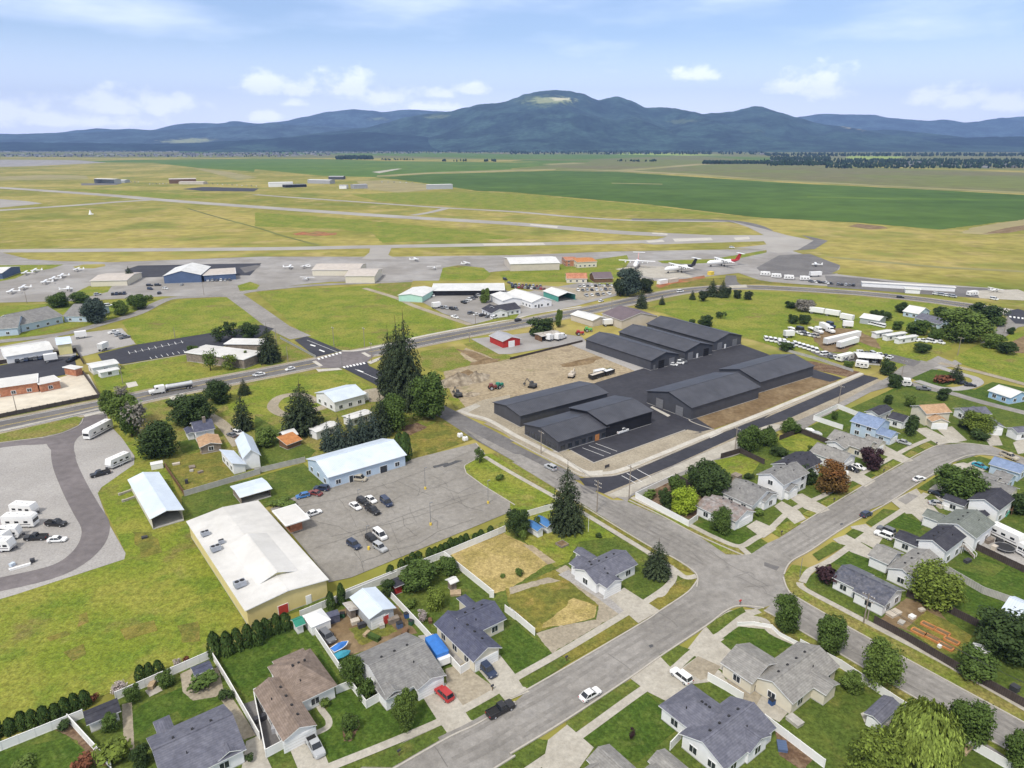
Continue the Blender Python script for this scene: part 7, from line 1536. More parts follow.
def box_trailer_parts(L, H=2.55, W=2.4):
 k = ('boxt', L)
 if k in _tp: return _tp[k]
 b = MB(); b.box((0,0,1.1 + H / 2 - .0), (L, W, H)); b.box((0,0,1.03), (L * .96,.9,.16), m=1)
 dr = MB(); dr.box((-L / 2 - .02,-.6,1.1 + H / 2), (.04,1.1, H - .2)); dr.box((-L / 2 - .02,.6,1.1 + H / 2), (.04,1.1, H - .2))
 parts = [('cargo_box', b.data('cargo_box', ['rv_white', 'trim_dark']), (0,0,0)), ('rear_doors', dr.data('rear_doors', 'trailer_grey'), (0,0,0))]
 for y in (-1,1):
  for x in (-.36,-.28): parts.append(('wheel', wheel_mesh(.48), (x * L, y * .95,.48)))
 lg = MB(); lg.box((L * .3,0,.55), (.15,1.4,1.0)); parts.append(('landing_leg', lg.data('landing_leg', 'trim_dark'), (0,0,0)))
 _tp[k] = parts; return parts
def seg(c, r, x0, y0, x1, y1):
 a, b = P(*t1(c, r, x0, y0)), P(*t1(c, r, x1, y1)); d = b - a; m = (a + b) / 2; m.z = GZ; return m, math.atan2(d.y, d.x), d.length
def CAMPER(c, r, x0, y0, x1, y1, label, L=None, motor=False, group=None, cat=None):
 m, a, l = seg(c, r, x0, y0, x1, y1); L = L or round(l * .92,1)
 return proto_parts(camper_parts(L, 2.45,3.1 if not motor else 3.35, motor), 'motorhome' if motor else 'travel_trailer', label, cat or ('motorhome' if motor else 'camper trailer'), m, a, group)
RVG = 'campers in the gravel storage yard'
CAMPER(0,2,440,108,338,162, 'long white motorhome parked alone beside the dark yard drive', motor=True, group=RVG)
CAMPER(0,2,512,238,424,278, 'white travel trailer behind the hitched black pickup', group=RVG)
CAMPER(0,2,52,446,150,452, 'white camper at the back of the row at the left edge', group=RVG)
CAMPER(0,2,18,498,152,496, 'motorhome with big side windows in the row at the left edge', motor=True, group=RVG)
CAMPER(0,2,-20,552,92,540, 'white camper third in the row, cut by the left edge', group=RVG)
CAMPER(0,2,-30,592,62,592, 'white camper nearest the front of the row, cut by the left edge', group=RVG)
CAMPER(0,2,-50,560,46,566, 'white camper squeezed between two others, mostly cut by the left edge', group=RVG)
CAMPER(1,1,352,655,446,630, 'white motorhome parked in front of the pale blue roofed white house', motor=True)
CAMPER(3,2,885,522,1018,586, 'long white camper trailer on the gravel beside the back yard deck'); CAMPER(3,2,1000,600,1075,640, 'white camper end at the right edge behind the long one')
CAMPER(3,1,526,572,580,578, 'white camper by the lane next to a round dark tree'); CAMPER(3,1,290,482,348,468, 'cream camper left of the carport'); CAMPER(3,1,356,500,414,508, 'white camper below the carport')
CAMPER(3,1,800,222,838,218, 'white camper at the far end of the hangar row')
for i, (x, y) in enumerate(((5,142), (48,150), (98,156), (160,160))): CAMPER(3,1, x - 22, y - 1, x + 22, y + 1, 'white camper, %s from the left along the airport fence' % ORD[i], group='campers along the airport fence')
def BOXT(c, r, x0, y0, x1, y1, label, group=None):
 m, a, l = seg(c, r, x0, y0, x1, y1); return proto_parts(box_trailer_parts(max(5, round(l, 0))), 'box_trailer', label, 'trailer', m, a, group)
BG = 'white box trailers in the vehicle yard'
BOXT(3,1,178,288,236,296, 'white box trailer at the left end of the line by the field trees', BG); BOXT(3,1,240,297,296,306, 'white box trailer in the middle of the line by the field trees', BG); BOXT(3,1,300,314,350,324, 'white box trailer at the right end of the line by the field trees', BG)
BOXT(3,1,238,418,372,386, 'longest white box trailer in the middle of the vehicle yard', BG); BOXT(3,1,290,432,364,410, 'shorter white box trailer beside the longest one', BG); BOXT(3,1,80,386,112,384, 'small white box trailer on the grass by the vans', BG); BOXT(3,1,306,345,350,348, 'small white box trailer below the trailer line', BG)
BOXT(3,1,180,146,222,144, 'white box trailer on the far apron'); BOXT(1,1,698,272,730,268, 'white box trailer at the low edge of the car yard'); BOXT(0,1,398,440,420,430, 'white box trailer at the end of the dark parking lot'); BOXT(0,1,190,482,216,478, 'white box trailer in the school lot'); BOXT(2,1,372,340,396,338, 'white box trailer beside the plum roofed shop')
BOXT(0,1,305,390,336,386, 'white box trailer on the gravel yard left of the big field')
# lorry with a tank trailer on the highway, and yard lorries
def lorry(c, r, x0, y0, x1, y1, label, load, paint='white', group=None):
 m, a, l = seg(c, r, x0, y0, x1, y1); root = empty('truck', m, a); tag(root, label, 'truck', group); h = l / 2
 cab = MB(); cab.loft([ring(h - 5.6, h - 2.0,2.4,.75,.2), ring(h - 5.6, h - 1.9,2.45,2.1,.2), ring(h - 5.6, h - 2.3,2.3,3.1,.25)], 0); cab.loft([ring(h - 2.0, h - .1,2.1,.7,.3), ring(h - 2.0, h, 2.1,1.5,.3), ring(h - 2.0, h - .25,1.9,1.75,.3)], 0); cab.box((h - 4.2,0,.62), (5.5,.9,.25), m=1)
 o = add('cab', cab.data('cab', ['paint_white', 'trim_dark']), root); set_paint(o, 'paint_' + paint)
 w = MB(); w.box((h - 2.02,0,2.45), (.25,2.0,.7)); w.box((h - 2.9,0,2.4), (.9,2.44,.55)); add('windows', w.data('windows', 'car_glass'), root)
 tr = MB(); L2 = l - 5.9; xm = -h + L2 / 2
 if load == 'tank':
  n = 14; rings = []
  for x, s in ((-L2 / 2,.55), (-L2 / 2 + .25,.92), (-L2 / 2 + .7,1), (L2 / 2 - .7,1), (L2 / 2 - .25,.92), (L2 / 2,.55)):
   rings.append([(xm + x, 1.18 * s * math.cos(6.283 * k / n), 2.15 + .92 * s * math.sin(6.283 * k / n)) for k in range(n)])
  tr.loft(rings, 0); tr.box((xm, 0,3.08), (L2 * .8,.5,.06), m=1)
 elif load == 'flat': tr.box((xm, 0,1.2), (L2,2.4,.2)); tr.box((xm + L2 / 2 - .1,0,1.7), (.12,2.3,.9), m=1)
 else: tr.box((xm, 0,2.4), (L2,2.4,2.5))
 tr.box((xm, 0,.98), (L2 * .95,.8,.22), m=1)
 add('tank' if load == 'tank' else 'bed', tr.data('tank' if load == 'tank' else 'bed', ['tank_steel' if load == 'tank' else 'rv_white', 'trim_dark']), root)
 for x in ((h - 1.1, h - 4.4, h - 5.5,-h + .9,-h + 2.1) if l > 10 else (h - 1.1,-h + 1.4)):
  for y in (-1,1): add('wheel', wheel_mesh(.5), root, (x, y * .98,.5))
 return root
lorry(0,1,762,582,588,612, 'long white tanker truck driving along the highway', 'tank')
LG = 'trucks in the vehicle yard'
lorry(3,1,98,352,162,372, 'black flatbed truck in the vehicle yard', 'flat', 'black', LG); lorry(3,1,178,352,228,374, 'white flatbed truck right of the black one', 'flat', 'white', LG); lorry(3,1,222,350,274,372, 'white box truck third from the left in the vehicle yard', 'box', 'white', LG); lorry(3,1,238,338,276,352, 'dark truck behind the white box truck', 'flat', 'navy', LG)
lorry(2,1,148,402,184,388, 'white work truck at the open red shed, left one', 'box', 'white'); lorry(2,1,182,400,218,386, 'white work truck at the open red shed, right one', 'box', 'white')
# black dump trailers on the new pavement
def bin_at(c, r, x0, y0, x1, y1, label, m_='paint_black', load='paint_white', name='dump_trailer', cat='trailer', hh=1.5, group=None):
 m, a, l = seg(c, r, x0, y0, x1, y1); root = empty(name, m, a); tag(root, label, cat, group); b = MB(); W = 2.3
 for y in (-1,1): b.box((0, y * W / 2,.6 + hh / 2), (l, .08, hh)); b.box((y * (l / 2 - .04), 0,.6 + hh / 2), (.08, W - .1, hh))
 b.box((0,0,.62), (l - .1, W - .1,.1)); add('body', b.data('body', m_), root)
 q = MB(); q.box((0,0,.6 + hh - .25), (l - .2, W - .2,.1)); add('load', q.data('load', load), root)
 for y in (-1,1):
  for x in (-.5,.5): add('wheel', wheel_mesh(.36), root, (x, y * 1.0,.36))
 return root
bin_at(2,1,316,552,366,536, 'black dump trailer left on the pavement edge, nearest the long storage building', load='metal_tan'); bin_at(2,1,334,534,372,526, 'white topped trailer behind the black dump trailers', 'paint_white', 'paint_white'); bin_at(2,1,370,536,404,526, 'black dump trailer right of the white topped one')
# boats under covers
def boat(c, r, x0, y0, x1, y1, label, hull='paint_white', cover='pane_glass'):
 m, a, l = seg(c, r, x0, y0, x1, y1); root = empty('boat', m, a); tag(root, label, 'boat'); b = MB(); h = l / 2; rings = []
 for x, w, zk in ((-h, .85,.5), (-h * .2,1.0,.45), (h * .5,.75,.55), (h * .98,.06,1.0)): rings.append([(x, -w, 1.25), (x, -w * .75,.8), (x, 0, zk), (x, w * .75,.8), (x, w, 1.25)])
 b.loft(rings, 0); add('hull', b.data('hull', hull), root); q = MB(); q.loft([[(x * .97,-w * .9,1.26), (x * .97,-w * .4, z), (x * .97, w * .4, z), (x * .97, w * .9,1.26)] for x, w, z in ((-h, .8,1.4), (-h * .1,.95,1.75), (h * .4,.75,1.6), (h * .9,.12,1.28))], 0); add('cover', q.data('cover', cover), root)
 s = MB(); s.box((-.2,0,.42), (l * .9,.12,.12)); s.box((-.6,0,.4), (.1,1.7,.1)); add('cradle', s.data('cradle', 'trim_dark'), root)
 for y in (-1,1): add('wheel', wheel_mesh(.3), root, (-.6, y * .95,.3))
boat(1,3,306,328,370,290, 'white boat with a dark cover in the cluttered back yard', 'paint_white', 'tarp_blue'); boat(1,3,318,354,378,328, 'teal covered boat in the cluttered back yard', 'paint_teal', 'paint_teal')
boat(3,2,165,126,200,138, 'white boat on the lawn behind the grey houses, left one', 'paint_white', 'paint_white'); boat(3,2,192,138,228,150, 'white boat on the lawn behind the grey houses, right one', 'paint_white', 'paint_silver')
# camper under a blue tarpaulin
m, a, l = seg(1,3,692,290,752,376); r_ = empty('covered_camper', m, a); tag(r_, 'camper covered with a bright blue tarpaulin between two houses', 'camper')
b = MB(); b.loft([ring(-3.2,3.2,2.4,.5,.2), ring(-3.2,3.2,2.4,1.9,.2)], 0); add('body', b.data('body', 'rv_white'), r_); b = MB(); b.loft([ring(-3.3,2.4,2.6,1.5,.25), ring(-3.3,2.4,2.56,2.6,.3), ring(-3.0,2.1,1.2,2.85,.3)], 0); add('tarpaulin', b.data('tarpaulin', 'tarp_blue'), r_)
for y in (-1,1): add('wheel', wheel_mesh(.34), r_, (-.4, y * 1.1,.34))
# excavators and tractor
def digger(c, r, x, y, ang, label, paint='tar_dark'):
 p = P(*t1(c, r, x, y)); root = empty('excavator', (p.x, p.y, .1), ang); tag(root, label, 'excavator')
 b = MB()
 for yy in (-1,1): b.loft([ring(-1.5,1.5,.5,0,.2), ring(-1.6,1.6,.5,.4,.24), ring(-1.4,1.4,.5,.75,.2)]);
 vs = [(v[0], v[1] + (1.0 if i >= 36 else -1.0), v[2]) for i, v in enumerate(b.v)]; b.v = vs
 add('tracks', b.data('tracks', 'tyre'), root); b = MB(); b.loft([ring(-1.7,1.0,2.2,.85,.3), ring(-1.7,1.0,2.2,1.7,.3)]); b.loft([ring(-.4,.9,1.0,1.7,.15), ring(-.3,.8,.95,2.7,.15)]); add('cab', b.data('cab', paint), root)
 b = MB(); b.tube((.9,-.3,1.5), (2.6,-.3,3.3), .2,.16); b.tube((2.6,-.3,3.3), (3.8,-.3,1.2), .15,.12); b.box((3.8,-.3,.9), (.7,.8,.7)); add('arm', b.data('arm', 'wood_orange' if paint == 'paint_orange' else paint), root)
digger(1,1,800,618,2.2, 'dark little excavator on the dirt near the round broadleaf tree'); digger(2,1,242,542,1.2, 'excavator with a raised arm behind the long storage building', 'metal_tan'); digger(2,1,88,582,2.6, 'low dark excavator at the back of the long storage building')
def tractor(c, r, x, y, ang, paint, label):
 p = P(*t1(c, r, x, y)); root = empty('tractor', (p.x, p.y, .1), ang); tag(root, label, 'tractor')
 b = MB(); b.loft([ring(.0,2.6,1.0,.8,.2), ring(.0,2.6,1.0,1.6,.2), ring(.1,2.4,.8,1.8,.2)]); b.loft([ring(-1.3,.2,1.5,.9,.2), ring(-1.2,.1,1.4,2.6,.2)]); o = add('body', b.data('body', 'paint_white'), root); set_paint(o, paint)
 for y_ in (-1,1): add('wheel', wheel_mesh(.85,.45), root, (-.7, y_ * .95,.85)); add('wheel', wheel_mesh(.5,.3), root, (2.0, y_ * .7,.5))
tractor(1,1,935,590,.4, 'paint_maroon', 'dark red tractor on the bare dirt lot'); tractor(1,1,960,585,.9, 'tarp_green', 'dark green loader beside the dark red tractor'); tractor(2,1,305,362,.3, 'paint_green', 'bright green machine beside the storage buildings'); tractor(2,1,272,375,.3, 'paint_red', 'red machine left of the bright green one')
# ---------------------------------------------------------------- aircraft
def small_plane_mesh(full=True):
 f = MB(); rings = []
 for x, r, z in ((3.4,.12,1.25), (3.1,.42,1.25), (1.8,.58,1.3), (.6,.66,1.45), (-1.0,.5,1.4), (-3.2,.2,1.4), (-4.2,.08,1.45)): rings.append([(x, r * math.cos(6.283 * k / 10), z + r * math.sin(6.283 * k / 10)) for k in range(10)])
 f.loft(rings, 0)
 w = MB(); w.loft([[(1.4, y, z), (.5, y, z + .12), (-.2, y, z + .02), (.5, y, z - .05)] for y, z in ((-5.4,2.15), (-1,2.1), (1,2.1), (5.4,2.15))], 0)
 for y in (-1,1): w.tube((.6, y * .5,1.1), (.6, y * 2.4,2.05), .05, n=5)
 tl = MB(); tl.mesh([(-3.2,-.04,1.5), (-4.4,-.04,1.5), (-4.6,-.04,2.9), (-4.0,-.04,2.9), (-3.2,.04,1.5), (-4.4,.04,1.5), (-4.6,.04,2.9), (-4.0,.04,2.9)], [(0,1,2,3), (7,6,5,4), (0,4,5,1), (1,5,6,2), (2,6,7,3), (3,7,4,0)]); tl.box((-4.1,0,1.55), (.9,3.4,.08))
 gl = MB(); gl.loft([ring(.1,1.7,1.1,1.75,.2), ring(.2,1.3,.9,2.08,.2)], 0)
 gr = MB()
 for x, y in ((2.4,0), (.1,-1.1), (.1,1.1)): gr.tube((x, y * .4,1.1), (x, y, .3), .05, n=5); gr.tube((x, y - .08,.22), (x, y + .08,.22), .22, n=8)
 return f, w, tl, gl, gr
PL = dict(zip(('fuselage', 'wing', 'tail', 'windows', 'landing_gear'), small_plane_mesh()))
PLD = {k: v.data(k, {'windows': 'car_glass', 'landing_gear': 'tyre'}.get(k, 'paint_white')) for k, v in PL.items()}
def PLANE(c, r, x, y, ang, label, group):
 p = P(*t1(c, r, x, y)); root = empty('light_aircraft', (p.x, p.y, .3), math.radians(ang)); tag(root, label, 'airplane', group)
 for k, d in PLD.items(): add(k, d, root)
PG = 'light aircraft parked on the apron'
for x, y, a, lb in ((105,138,200, 'rear left white plane by the grass patch, pair at the left'), (142,128,200, 'rear right white plane by the grass patch, pair at the left'), (183,174,200, 'white plane nearest the lane in the middle row of three'), (215,161,200, 'white plane in the centre of the middle row of three'), (248,149,200, 'white plane farthest back in the middle row of three'), (308,124,190, 'white plane alone beside the small grass patch'), (50,212,200, 'white plane nearest the left edge on the apron'), (96,196,200, 'white plane behind the one nearest the left edge'), (266,202,30, 'white plane by the grass beside the dark round trees')):
 PLANE(0,1, x, y, a, lb, PG)
for x, y, a, lb in ((135,114,10, 'small white plane left of the long beige hangar'), (200,112,160, 'small white plane against the left wall of the long beige hangar'), (206,160,80, 'white plane in front of the long beige hangar'), (630,84,20, 'white plane on the far taxiway right of the beige hangar'), (706,116,100, 'white plane in the middle of the apron by the grass square'), (832,100,30, 'white plane beside the grass square, nearest the white hangar')):
 PLANE(1,1, x, y, a, lb, PG)
PLANE(3,1,205,104,160, 'white plane on the dark apron at the right', PG); PLANE(3,1,908,206,20, 'white plane at the end of the long hangar row', PG)
def big_plane(c, r, x, y, ang, label, tailm, body='paint_white', jet=True):
 p = P(*t1(c, r, x, y)); root = empty('tanker_aircraft', (p.x, p.y, .4), math.radians(ang)); tag(root, label, 'airplane', 'large tanker aircraft')
 f = MB(); rings = [[(x_, rr * math.cos(6.283 * k / 14), z + rr * math.sin(6.283 * k / 14)) for k in range(14)] for x_, rr, z in ((14,.2,2.9), (13.2,1.0,3.0), (11.5,1.65,3.2), (4,1.8,3.3), (-6,1.75,3.4), (-11,1.0,3.9), (-14,.3,4.3))]
 f.loft(rings, 0, mfun=lambda j, k: 1 if j >= 4 else 0); add('fuselage', f.data('fuselage', [body, tailm]), root)
 w = MB(); w.loft([[(x0, y, z), (x0 - ch * .4, y, z + .3), (x0 - ch, y, z + .05), (x0 - ch * .5, y, z - .12)] for y, x0, ch, z in ((-14,.2,2.0,4.7), (0,3.0,4.2,5.1), (14,.2,2.0,4.7))], 0); add('wing', w.data('wing', 'paint_white'), root)
 for y in (-8.5,-4.6,4.6,8.5):
  e = MB(); e.loft([[(x_, rr * math.cos(6.283 * k / 10), rr * math.sin(6.283 * k / 10)) for k in range(10)] for x_, rr in ((1.8,.55), (1.2,.72), (-.8,.62), (-1.8,.3))], 0, mfun=lambda j, k: 1 if j == 0 else 0); add('engine', e.data('engine', ['paint_white', 'trim_dark']), root, (2.0 - abs(y) * .16, y, 4.1))
 tl = MB(); tl.mesh([(-10,-.12,4.6), (-14.2,-.12,4.6), (-15.6,-.12,9.2), (-13.2,-.12,9.2), (-10,.12,4.6), (-14.2,.12,4.6), (-15.6,.12,9.2), (-13.2,.12,9.2)], [(0,1,2,3), (7,6,5,4), (0,4,5,1), (1,5,6,2), (2,6,7,3), (3,7,4,0)]); add('tail_fin', tl.data('tail_fin', tailm), root)
 s = MB(); s.box((-14.6,0,9.3), (2.0,9.5,.2)); add('stabilizer', s.data('stabilizer', 'paint_white'), root); g = MB()
 for x_, y in ((10.5,0), (0,-2), (0,2)): g.tube((x_, y * .8,2.0), (x_, y, .5), .14, n=6); g.tube((x_, y - .3,.55), (x_, y + .3,.55), .55, n=10)
 add('landing_gear', g.data('landing_gear', 'tyre'), root); cw = MB(); cw.box((12.6,0,3.65), (.9,1.5,.4)); add('windows', cw.data('windows', 'car_glass'), root)
mat('tail_split', (.03,.03,.035), .5,.1,1)
big_plane(2,1,668,128,205, 'white tanker plane with a black and red tail, middle of three', 'tail_split' if 'tail_split' in MATS else 'paint_red'); big_plane(2,1,838,104,195, 'white tanker plane with a red tail, rightmost of three', 'paint_red'); big_plane(2,1,498,108,255, 'tanker plane with a bright red rear body, leftmost of three', 'paint_red')
# ================================================================== FENCES, POLES AND YARD THINGS
mat('vinyl_white', (.78,.775,.75), .5,.04,.6, spec=.3); mat('fence_grey', (.44,.43,.40), .85,.12,.8, spec=.15, wave=('X', 5,.15)); mat('fence_dark', (.075,.060,.055), .85,.2,.8, spec=.15, wave=('X', 5,.2)); mat('chain_link', (.30,.31,.30), .6,.1,1); mat('hedge_brown', (.07,.06,.055), .9,.3,.6); mat('stone_wall', (.40,.37,.33), .9,.2,1)
def fence(name, m, pts, label, h=1.75, th=.07, step=2.4, cat='fence', group=None, rails=True, bases=None):
 w = [P(*p) for p in pts]; root = empty(name, (w[0].x, w[0].y, 0)); tag(root, label, cat, group)
 pn = MB(); o0 = w[0]; posts = []
 for a, b in zip(w, w[1:]):
  d = b - a; L = d.length; rz = math.atan2(d.y, d.x); c = (a + b) / 2 - o0
  pn.box((c.x, c.y, h / 2 + .05), (L - .02, th, h - .06), rz)
  if rails: pn.box((c.x, c.y, h + .035), (L - .02, th * 2.1,.07), rz); pn.box((c.x, c.y, .16), (L - .02, th * 1.7,.16), rz)
  n = max(1, round(L / step))
  for k in range(n): posts.append((a.lerp(b, k / n) - o0, rz))
 posts.append((w[-1] - o0,0)); add('panel', pn.data('panel', m), root)
 pm = box_mesh(('post', m, h), (0,0, h / 2 + .04), (th + .08, th + .08, h + .18), m)
 st = max(1, math.ceil(len(posts) / 90))
 for p, rz in posts[::st]: add('post', pm, root, (p.x, p.y, 0), rz)
VF = 'white vinyl fences'
fence('white_fence', 'vinyl_white', t(0,3,-60,728,330,572), 'white fence along the meadow behind the cedar hedge, lower left', group=VF); fence('white_fence', 'vinyl_white', t(0,3,458,502,835,335,905,450,1024,660), 'white fence around the yard of the blue grey bungalow', group=VF); fence('white_fence', 'vinyl_white', t(0,3,272,590,440,775), 'white dividing fence between the two lower left gardens', group=VF)
fence('white_fence', 'vinyl_white', t(1,3,0,500,45,730,120,690), 'white fence round the black drive of the brown roofed house', group=VF)
fence('white_fence', 'vinyl_white', t(1,3,180,178,500,45,560,20), 'white fence behind the cluttered back yard', group=VF); fence('white_fence', 'vinyl_white', t(1,3,205,195,380,455,322,478), 'white fence between the brown and the broad grey house', group=VF); fence('white_fence', 'vinyl_white', t(1,3,382,458,440,535,492,505), 'short white front fence left of the broad grey house', group=VF)
fence('white_fence', 'vinyl_white', t(1,3,530,95,650,222,810,400,855,372), 'white fence between the broad grey and the slate blue house', group=VF)
fence('white_fence', 'vinyl_white', t(1,2,360,775,545,700,745,622,985,520), 'white fence running along the parking lot hedge', group=VF); fence('white_fence', 'vinyl_white', t(1,2,745,622,940,780) + t(1,3,925,98), 'white fence along the left side of the straw lot', group=VF); fence('white_fence', 'vinyl_white', t(1,3,985,155,1024,185) + t(2,3,0,165,97,248), 'short white fence between the slate blue house and the dry lot', group=VF)
fence('white_fence', 'vinyl_white', t(2,2,640,318,494,388,702,500,738,474), 'white L shaped fence at the street corner garden', h=1.8, group=VF); fence('white_fence', 'vinyl_white', t(2,2,70,460,168,432), 'short white fence behind the blue roofed sheds', group=VF)
fence('white_fence', 'vinyl_white', t(3,2,308,118,194,80,290,34,398,78), 'white wall like fence round the lawn of the blue house', group=VF)
fence('white_fence', 'vinyl_white', t(3,3,140,292,300,375,540,535,700,628,980,788), 'long white fence along the lower right road', group=VF); fence('white_fence', 'vinyl_white', t(3,3,0,590,235,770), 'white fence between the blue grey and the cream house', group=VF)
fence('white_fence', 'vinyl_white', t(2,3,895,210,960,208,1030,220) + t(3,3,60,250,140,292), 'low white fence curving round the corner lawn', h=.9, group=VF); fence('white_fence', 'vinyl_white', t(2,3,630,700,672,655), 'short white gate fence at the left of the blue grey house', group=VF); fence('white_fence', 'vinyl_white', t(2,3,778,425,850,465,915,505), 'white fence behind the white estate car', group=VF)
fence('dark_fence', 'fence_dark', t(3,3,432,198,560,268,780,398,1040,540), 'dark wooden fence along the pavement of the dug up yard'); fence('dark_fence', 'fence_dark', t(3,3,560,95,690,140,860,225), 'dark wooden fence behind the dug up yard'); fence('wooden_fence', 'fence_grey', t(3,2,690,665,860,765) + t(3,3,965,120), 'weathered wooden fence between the two right hand lawns'); fence('dark_fence', 'fence_dark', t(3,2,820,585,1030,685), 'dark fence below the gravel yard with the long camper')
fence('dark_fence', 'fence_dark', t(2,2,650,312,800,392), 'dark fence at the back of the corner garden'); fence('dark_fence', 'fence_dark', t(2,2,830,232,905,210,1000,255), 'dark fence at the end of the yellow back lawn'); fence('dark_fence', 'fence_dark', t(3,2,60,160,140,130,260,178), 'dark fence between the lawns behind the grey houses')
fence('grey_fence', 'fence_grey', t(0,2,728,380,1024,292) + t(1,2,0,292,198,245), 'long grey board fence between the barn yard and the green lawn', h=1.7); fence('wooden_fence', 'wood_brown', t(0,2,650,265,728,378), 'brown wooden fence at the left of the farm yard', h=1.4); fence('dark_fence', 'hedge_brown', t(0,1,-100,725,0,702,395,622,330,530), 'dark screened fence round the school lot', h=1.6, th=.3, rails=False)
fence('dark_fence', 'fence_dark', t(0,1,0,490,175,462,300,440,330,490), 'dark fence behind the row of school lot cars', h=1.8); fence('chain_fence', 'chain_link', t(1,1,100,390,240,465), 'wire fence beside the side road left of the intersection', h=1.2, th=.03); fence('wooden_fence', 'fence_dark', t(2,1,0,472,285,402), 'low dark fence along the back of the dirt lot', h=1.0); fence('wooden_fence', 'fence_grey', t(3,1,60,432,200,470,350,520), 'low fence below the line of white vans', h=1.2)
for i, q in enumerate(((472,376,520,358), (486,402,536,384))):
 fence('concrete_bunker', 'stone_wall' if False else 'concrete', t(0,2, *q), ('upper' if i == 0 else 'lower') + ' low concrete strip beside the long white garage', h=.6, th=.5, cat='low wall', rails=False)
# ---- poles
mat('pole_wood', (.27,.23,.19), .9,.2,1.2); mat('pole_metal', (.22,.22,.22), .5,.1,1, spec=.4)
def pole(c, r, x, yb, yt, label, arms=1, cat='utility pole', name='utility_pole', m='pole_wood', rad=.16, group=None, ang=A0, hmin=None):
 b = t1(c, r, x, yb); tp = t1(c, r, x, yt); h = px_h(b, tp[1]); p = P(*b); root = empty(name, (p.x, p.y, 0), ang); tag(root, label, cat, group)
 q = MB(); q.tube((0,0,0), (0,0, h), rad, rad * .65,10); add('shaft', q.data('shaft', m), root)
 for k in range(arms):
  z = h - .5 - k * 1.1; q = MB(); q.box((0,0, z), (.12,2.6,.14)); add('crossarm', q.data('crossarm', m), root)
  for y in (-1.15,-.6,.6,1.15): add('insulator', box_mesh(('insulator', 1), (0,0,.1), (.09,.09,.2), 'trim_white'), root, (0, y, z + .07))
 return root, p, h
UG = 'utility poles'
u1 = pole(2,2,342,442,318, 'tall wooden utility pole with two crossarms beside the street spruce', 2, group=UG); u2 = pole(2,2,468,392,258, 'wooden utility pole at the end of the white L shaped fence', 1, group=UG); u3 = pole(2,2,885,204,108, 'wooden utility pole on the pale old road strip', 1, group=UG)
u4 = pole(2,2,122,212,122, 'pole in front of the low dark office', 1, group=UG); u5 = pole(3,1,293,648,572, 'utility pole beside the new black road at the right', 1, group=UG); u6 = pole(3,1,540,548,472, 'utility pole at the bend of the old road by the carport', 1, group=UG)
u7 = pole(3,1,762,456,382, 'utility pole by the lane left of the huge bright tree', 1, group=UG); u8 = pole(3,1,945,366,298, 'utility pole near the highway turn at the right', 1, group=UG); u9 = pole(3,3,392,198,82, 'leaning wooden utility pole beside the long mottled roof', 2, group=UG); pole(3,3,406,188,145, 'short wooden stub pole next to the leaning pole', 0, group=UG)
u10 = pole(1,1,312,424,342, 'left pole on the big field edge by the intersection', 1, group=UG); u11 = pole(1,1,432,424,345, 'right pole on the big field edge by the intersection', 1, group=UG); pole(1,1,460,480,404, 'pole at the near right corner of the intersection', 1, group=UG); pole(1,1,86,418,348, 'pale pole beside the conifer on the side road', 0, m='pole_metal', group=UG); pole(1,1,130,480,418, 'pole on the grass left of the intersection', 0, group=UG); pole(1,1,344,508,450, 'signal pole at the crosswalk of the intersection', 0, m='pole_metal', rad=.1, group=UG)
pole(0,1,65,672,605, 'pole at the edge of the school lot', 1, group=UG); pole(0,1,484,565,495, 'pole on the lawn beside the white portable building', 1, group=UG); pole(0,1,690,388,345, 'pole at the upper edge of the dark parking lot', 0, group=UG); pole(0,1,804,218,165, 'pole before the blue hangar', 0, group=UG); pole(0,1,107,250,205, 'pole near the leftmost plane', 0, group=UG); pole(1,1,868,332,290, 'pole at the low office by the highway', 1, group=UG); pole(1,1,845,402,365, 'pole left of the red metal shed', 1, group=UG); pole(2,1,400,275,232, 'pole on the highway near the teal garage', 1, group=UG)
pole(2,3,652,50,30, 'small street sign post on the corner pavement', 0, cat='sign post', name='sign_post', m='pole_metal', rad=.06); pole(3,2,140,700,622, 'thin sign post at the crossroads corner by the purple shrub', 0, cat='sign post', name='sign_post', m='pole_metal', rad=.07)
pole(2,2,308,520,458, 'white flagpole on the lawn behind the grey roofed corner house', 0, cat='flagpole', name='flagpole', m='trim_white', rad=.06)
LGp = 'lamp posts on the cracked parking lot'
for i, (x, yb, yt, lb) in enumerate(((671,352,268, 'lamp post with a yellow base, farthest up the parking lot'), (692,494,406, 'lamp post with a yellow base in the middle of the parking lot'), (918,408,318, 'lamp post with a yellow base near the grass at the right of the parking lot'), (408,402,354, 'lamp post behind the upper parking lot cluster of cars'), (442,545,497, 'lamp post behind the lower parking lot cluster of cars'))):
 root, p, h = pole(1,2, x, yb, yt, lb, 0, cat='lamp post', name='lamp_post', m='pole_metal', rad=.085, group=LGp)
 q = MB(); q.tube((0,0,0), (0,0,.75), .32,.3,12); add('base', q.data('base', 'yellow_paint'), root); q = MB(); q.box((.35,0, h), (.8,.3,.14)); add('lamp_head', q.data('lamp_head', 'pole_metal'), root)
q = MB(); p = P(*t1(1,2,448,590)); q.tube((0,0,0), (0,0,.75), .32,.3,12); tag(q.build('bollard', 'yellow_paint', loc=(p.x, p.y, .1)), 'lone yellow concrete bollard beside the lower parking lot cluster', 'bollard')
mat('wire', (.05,.05,.05), .6,.1,1)
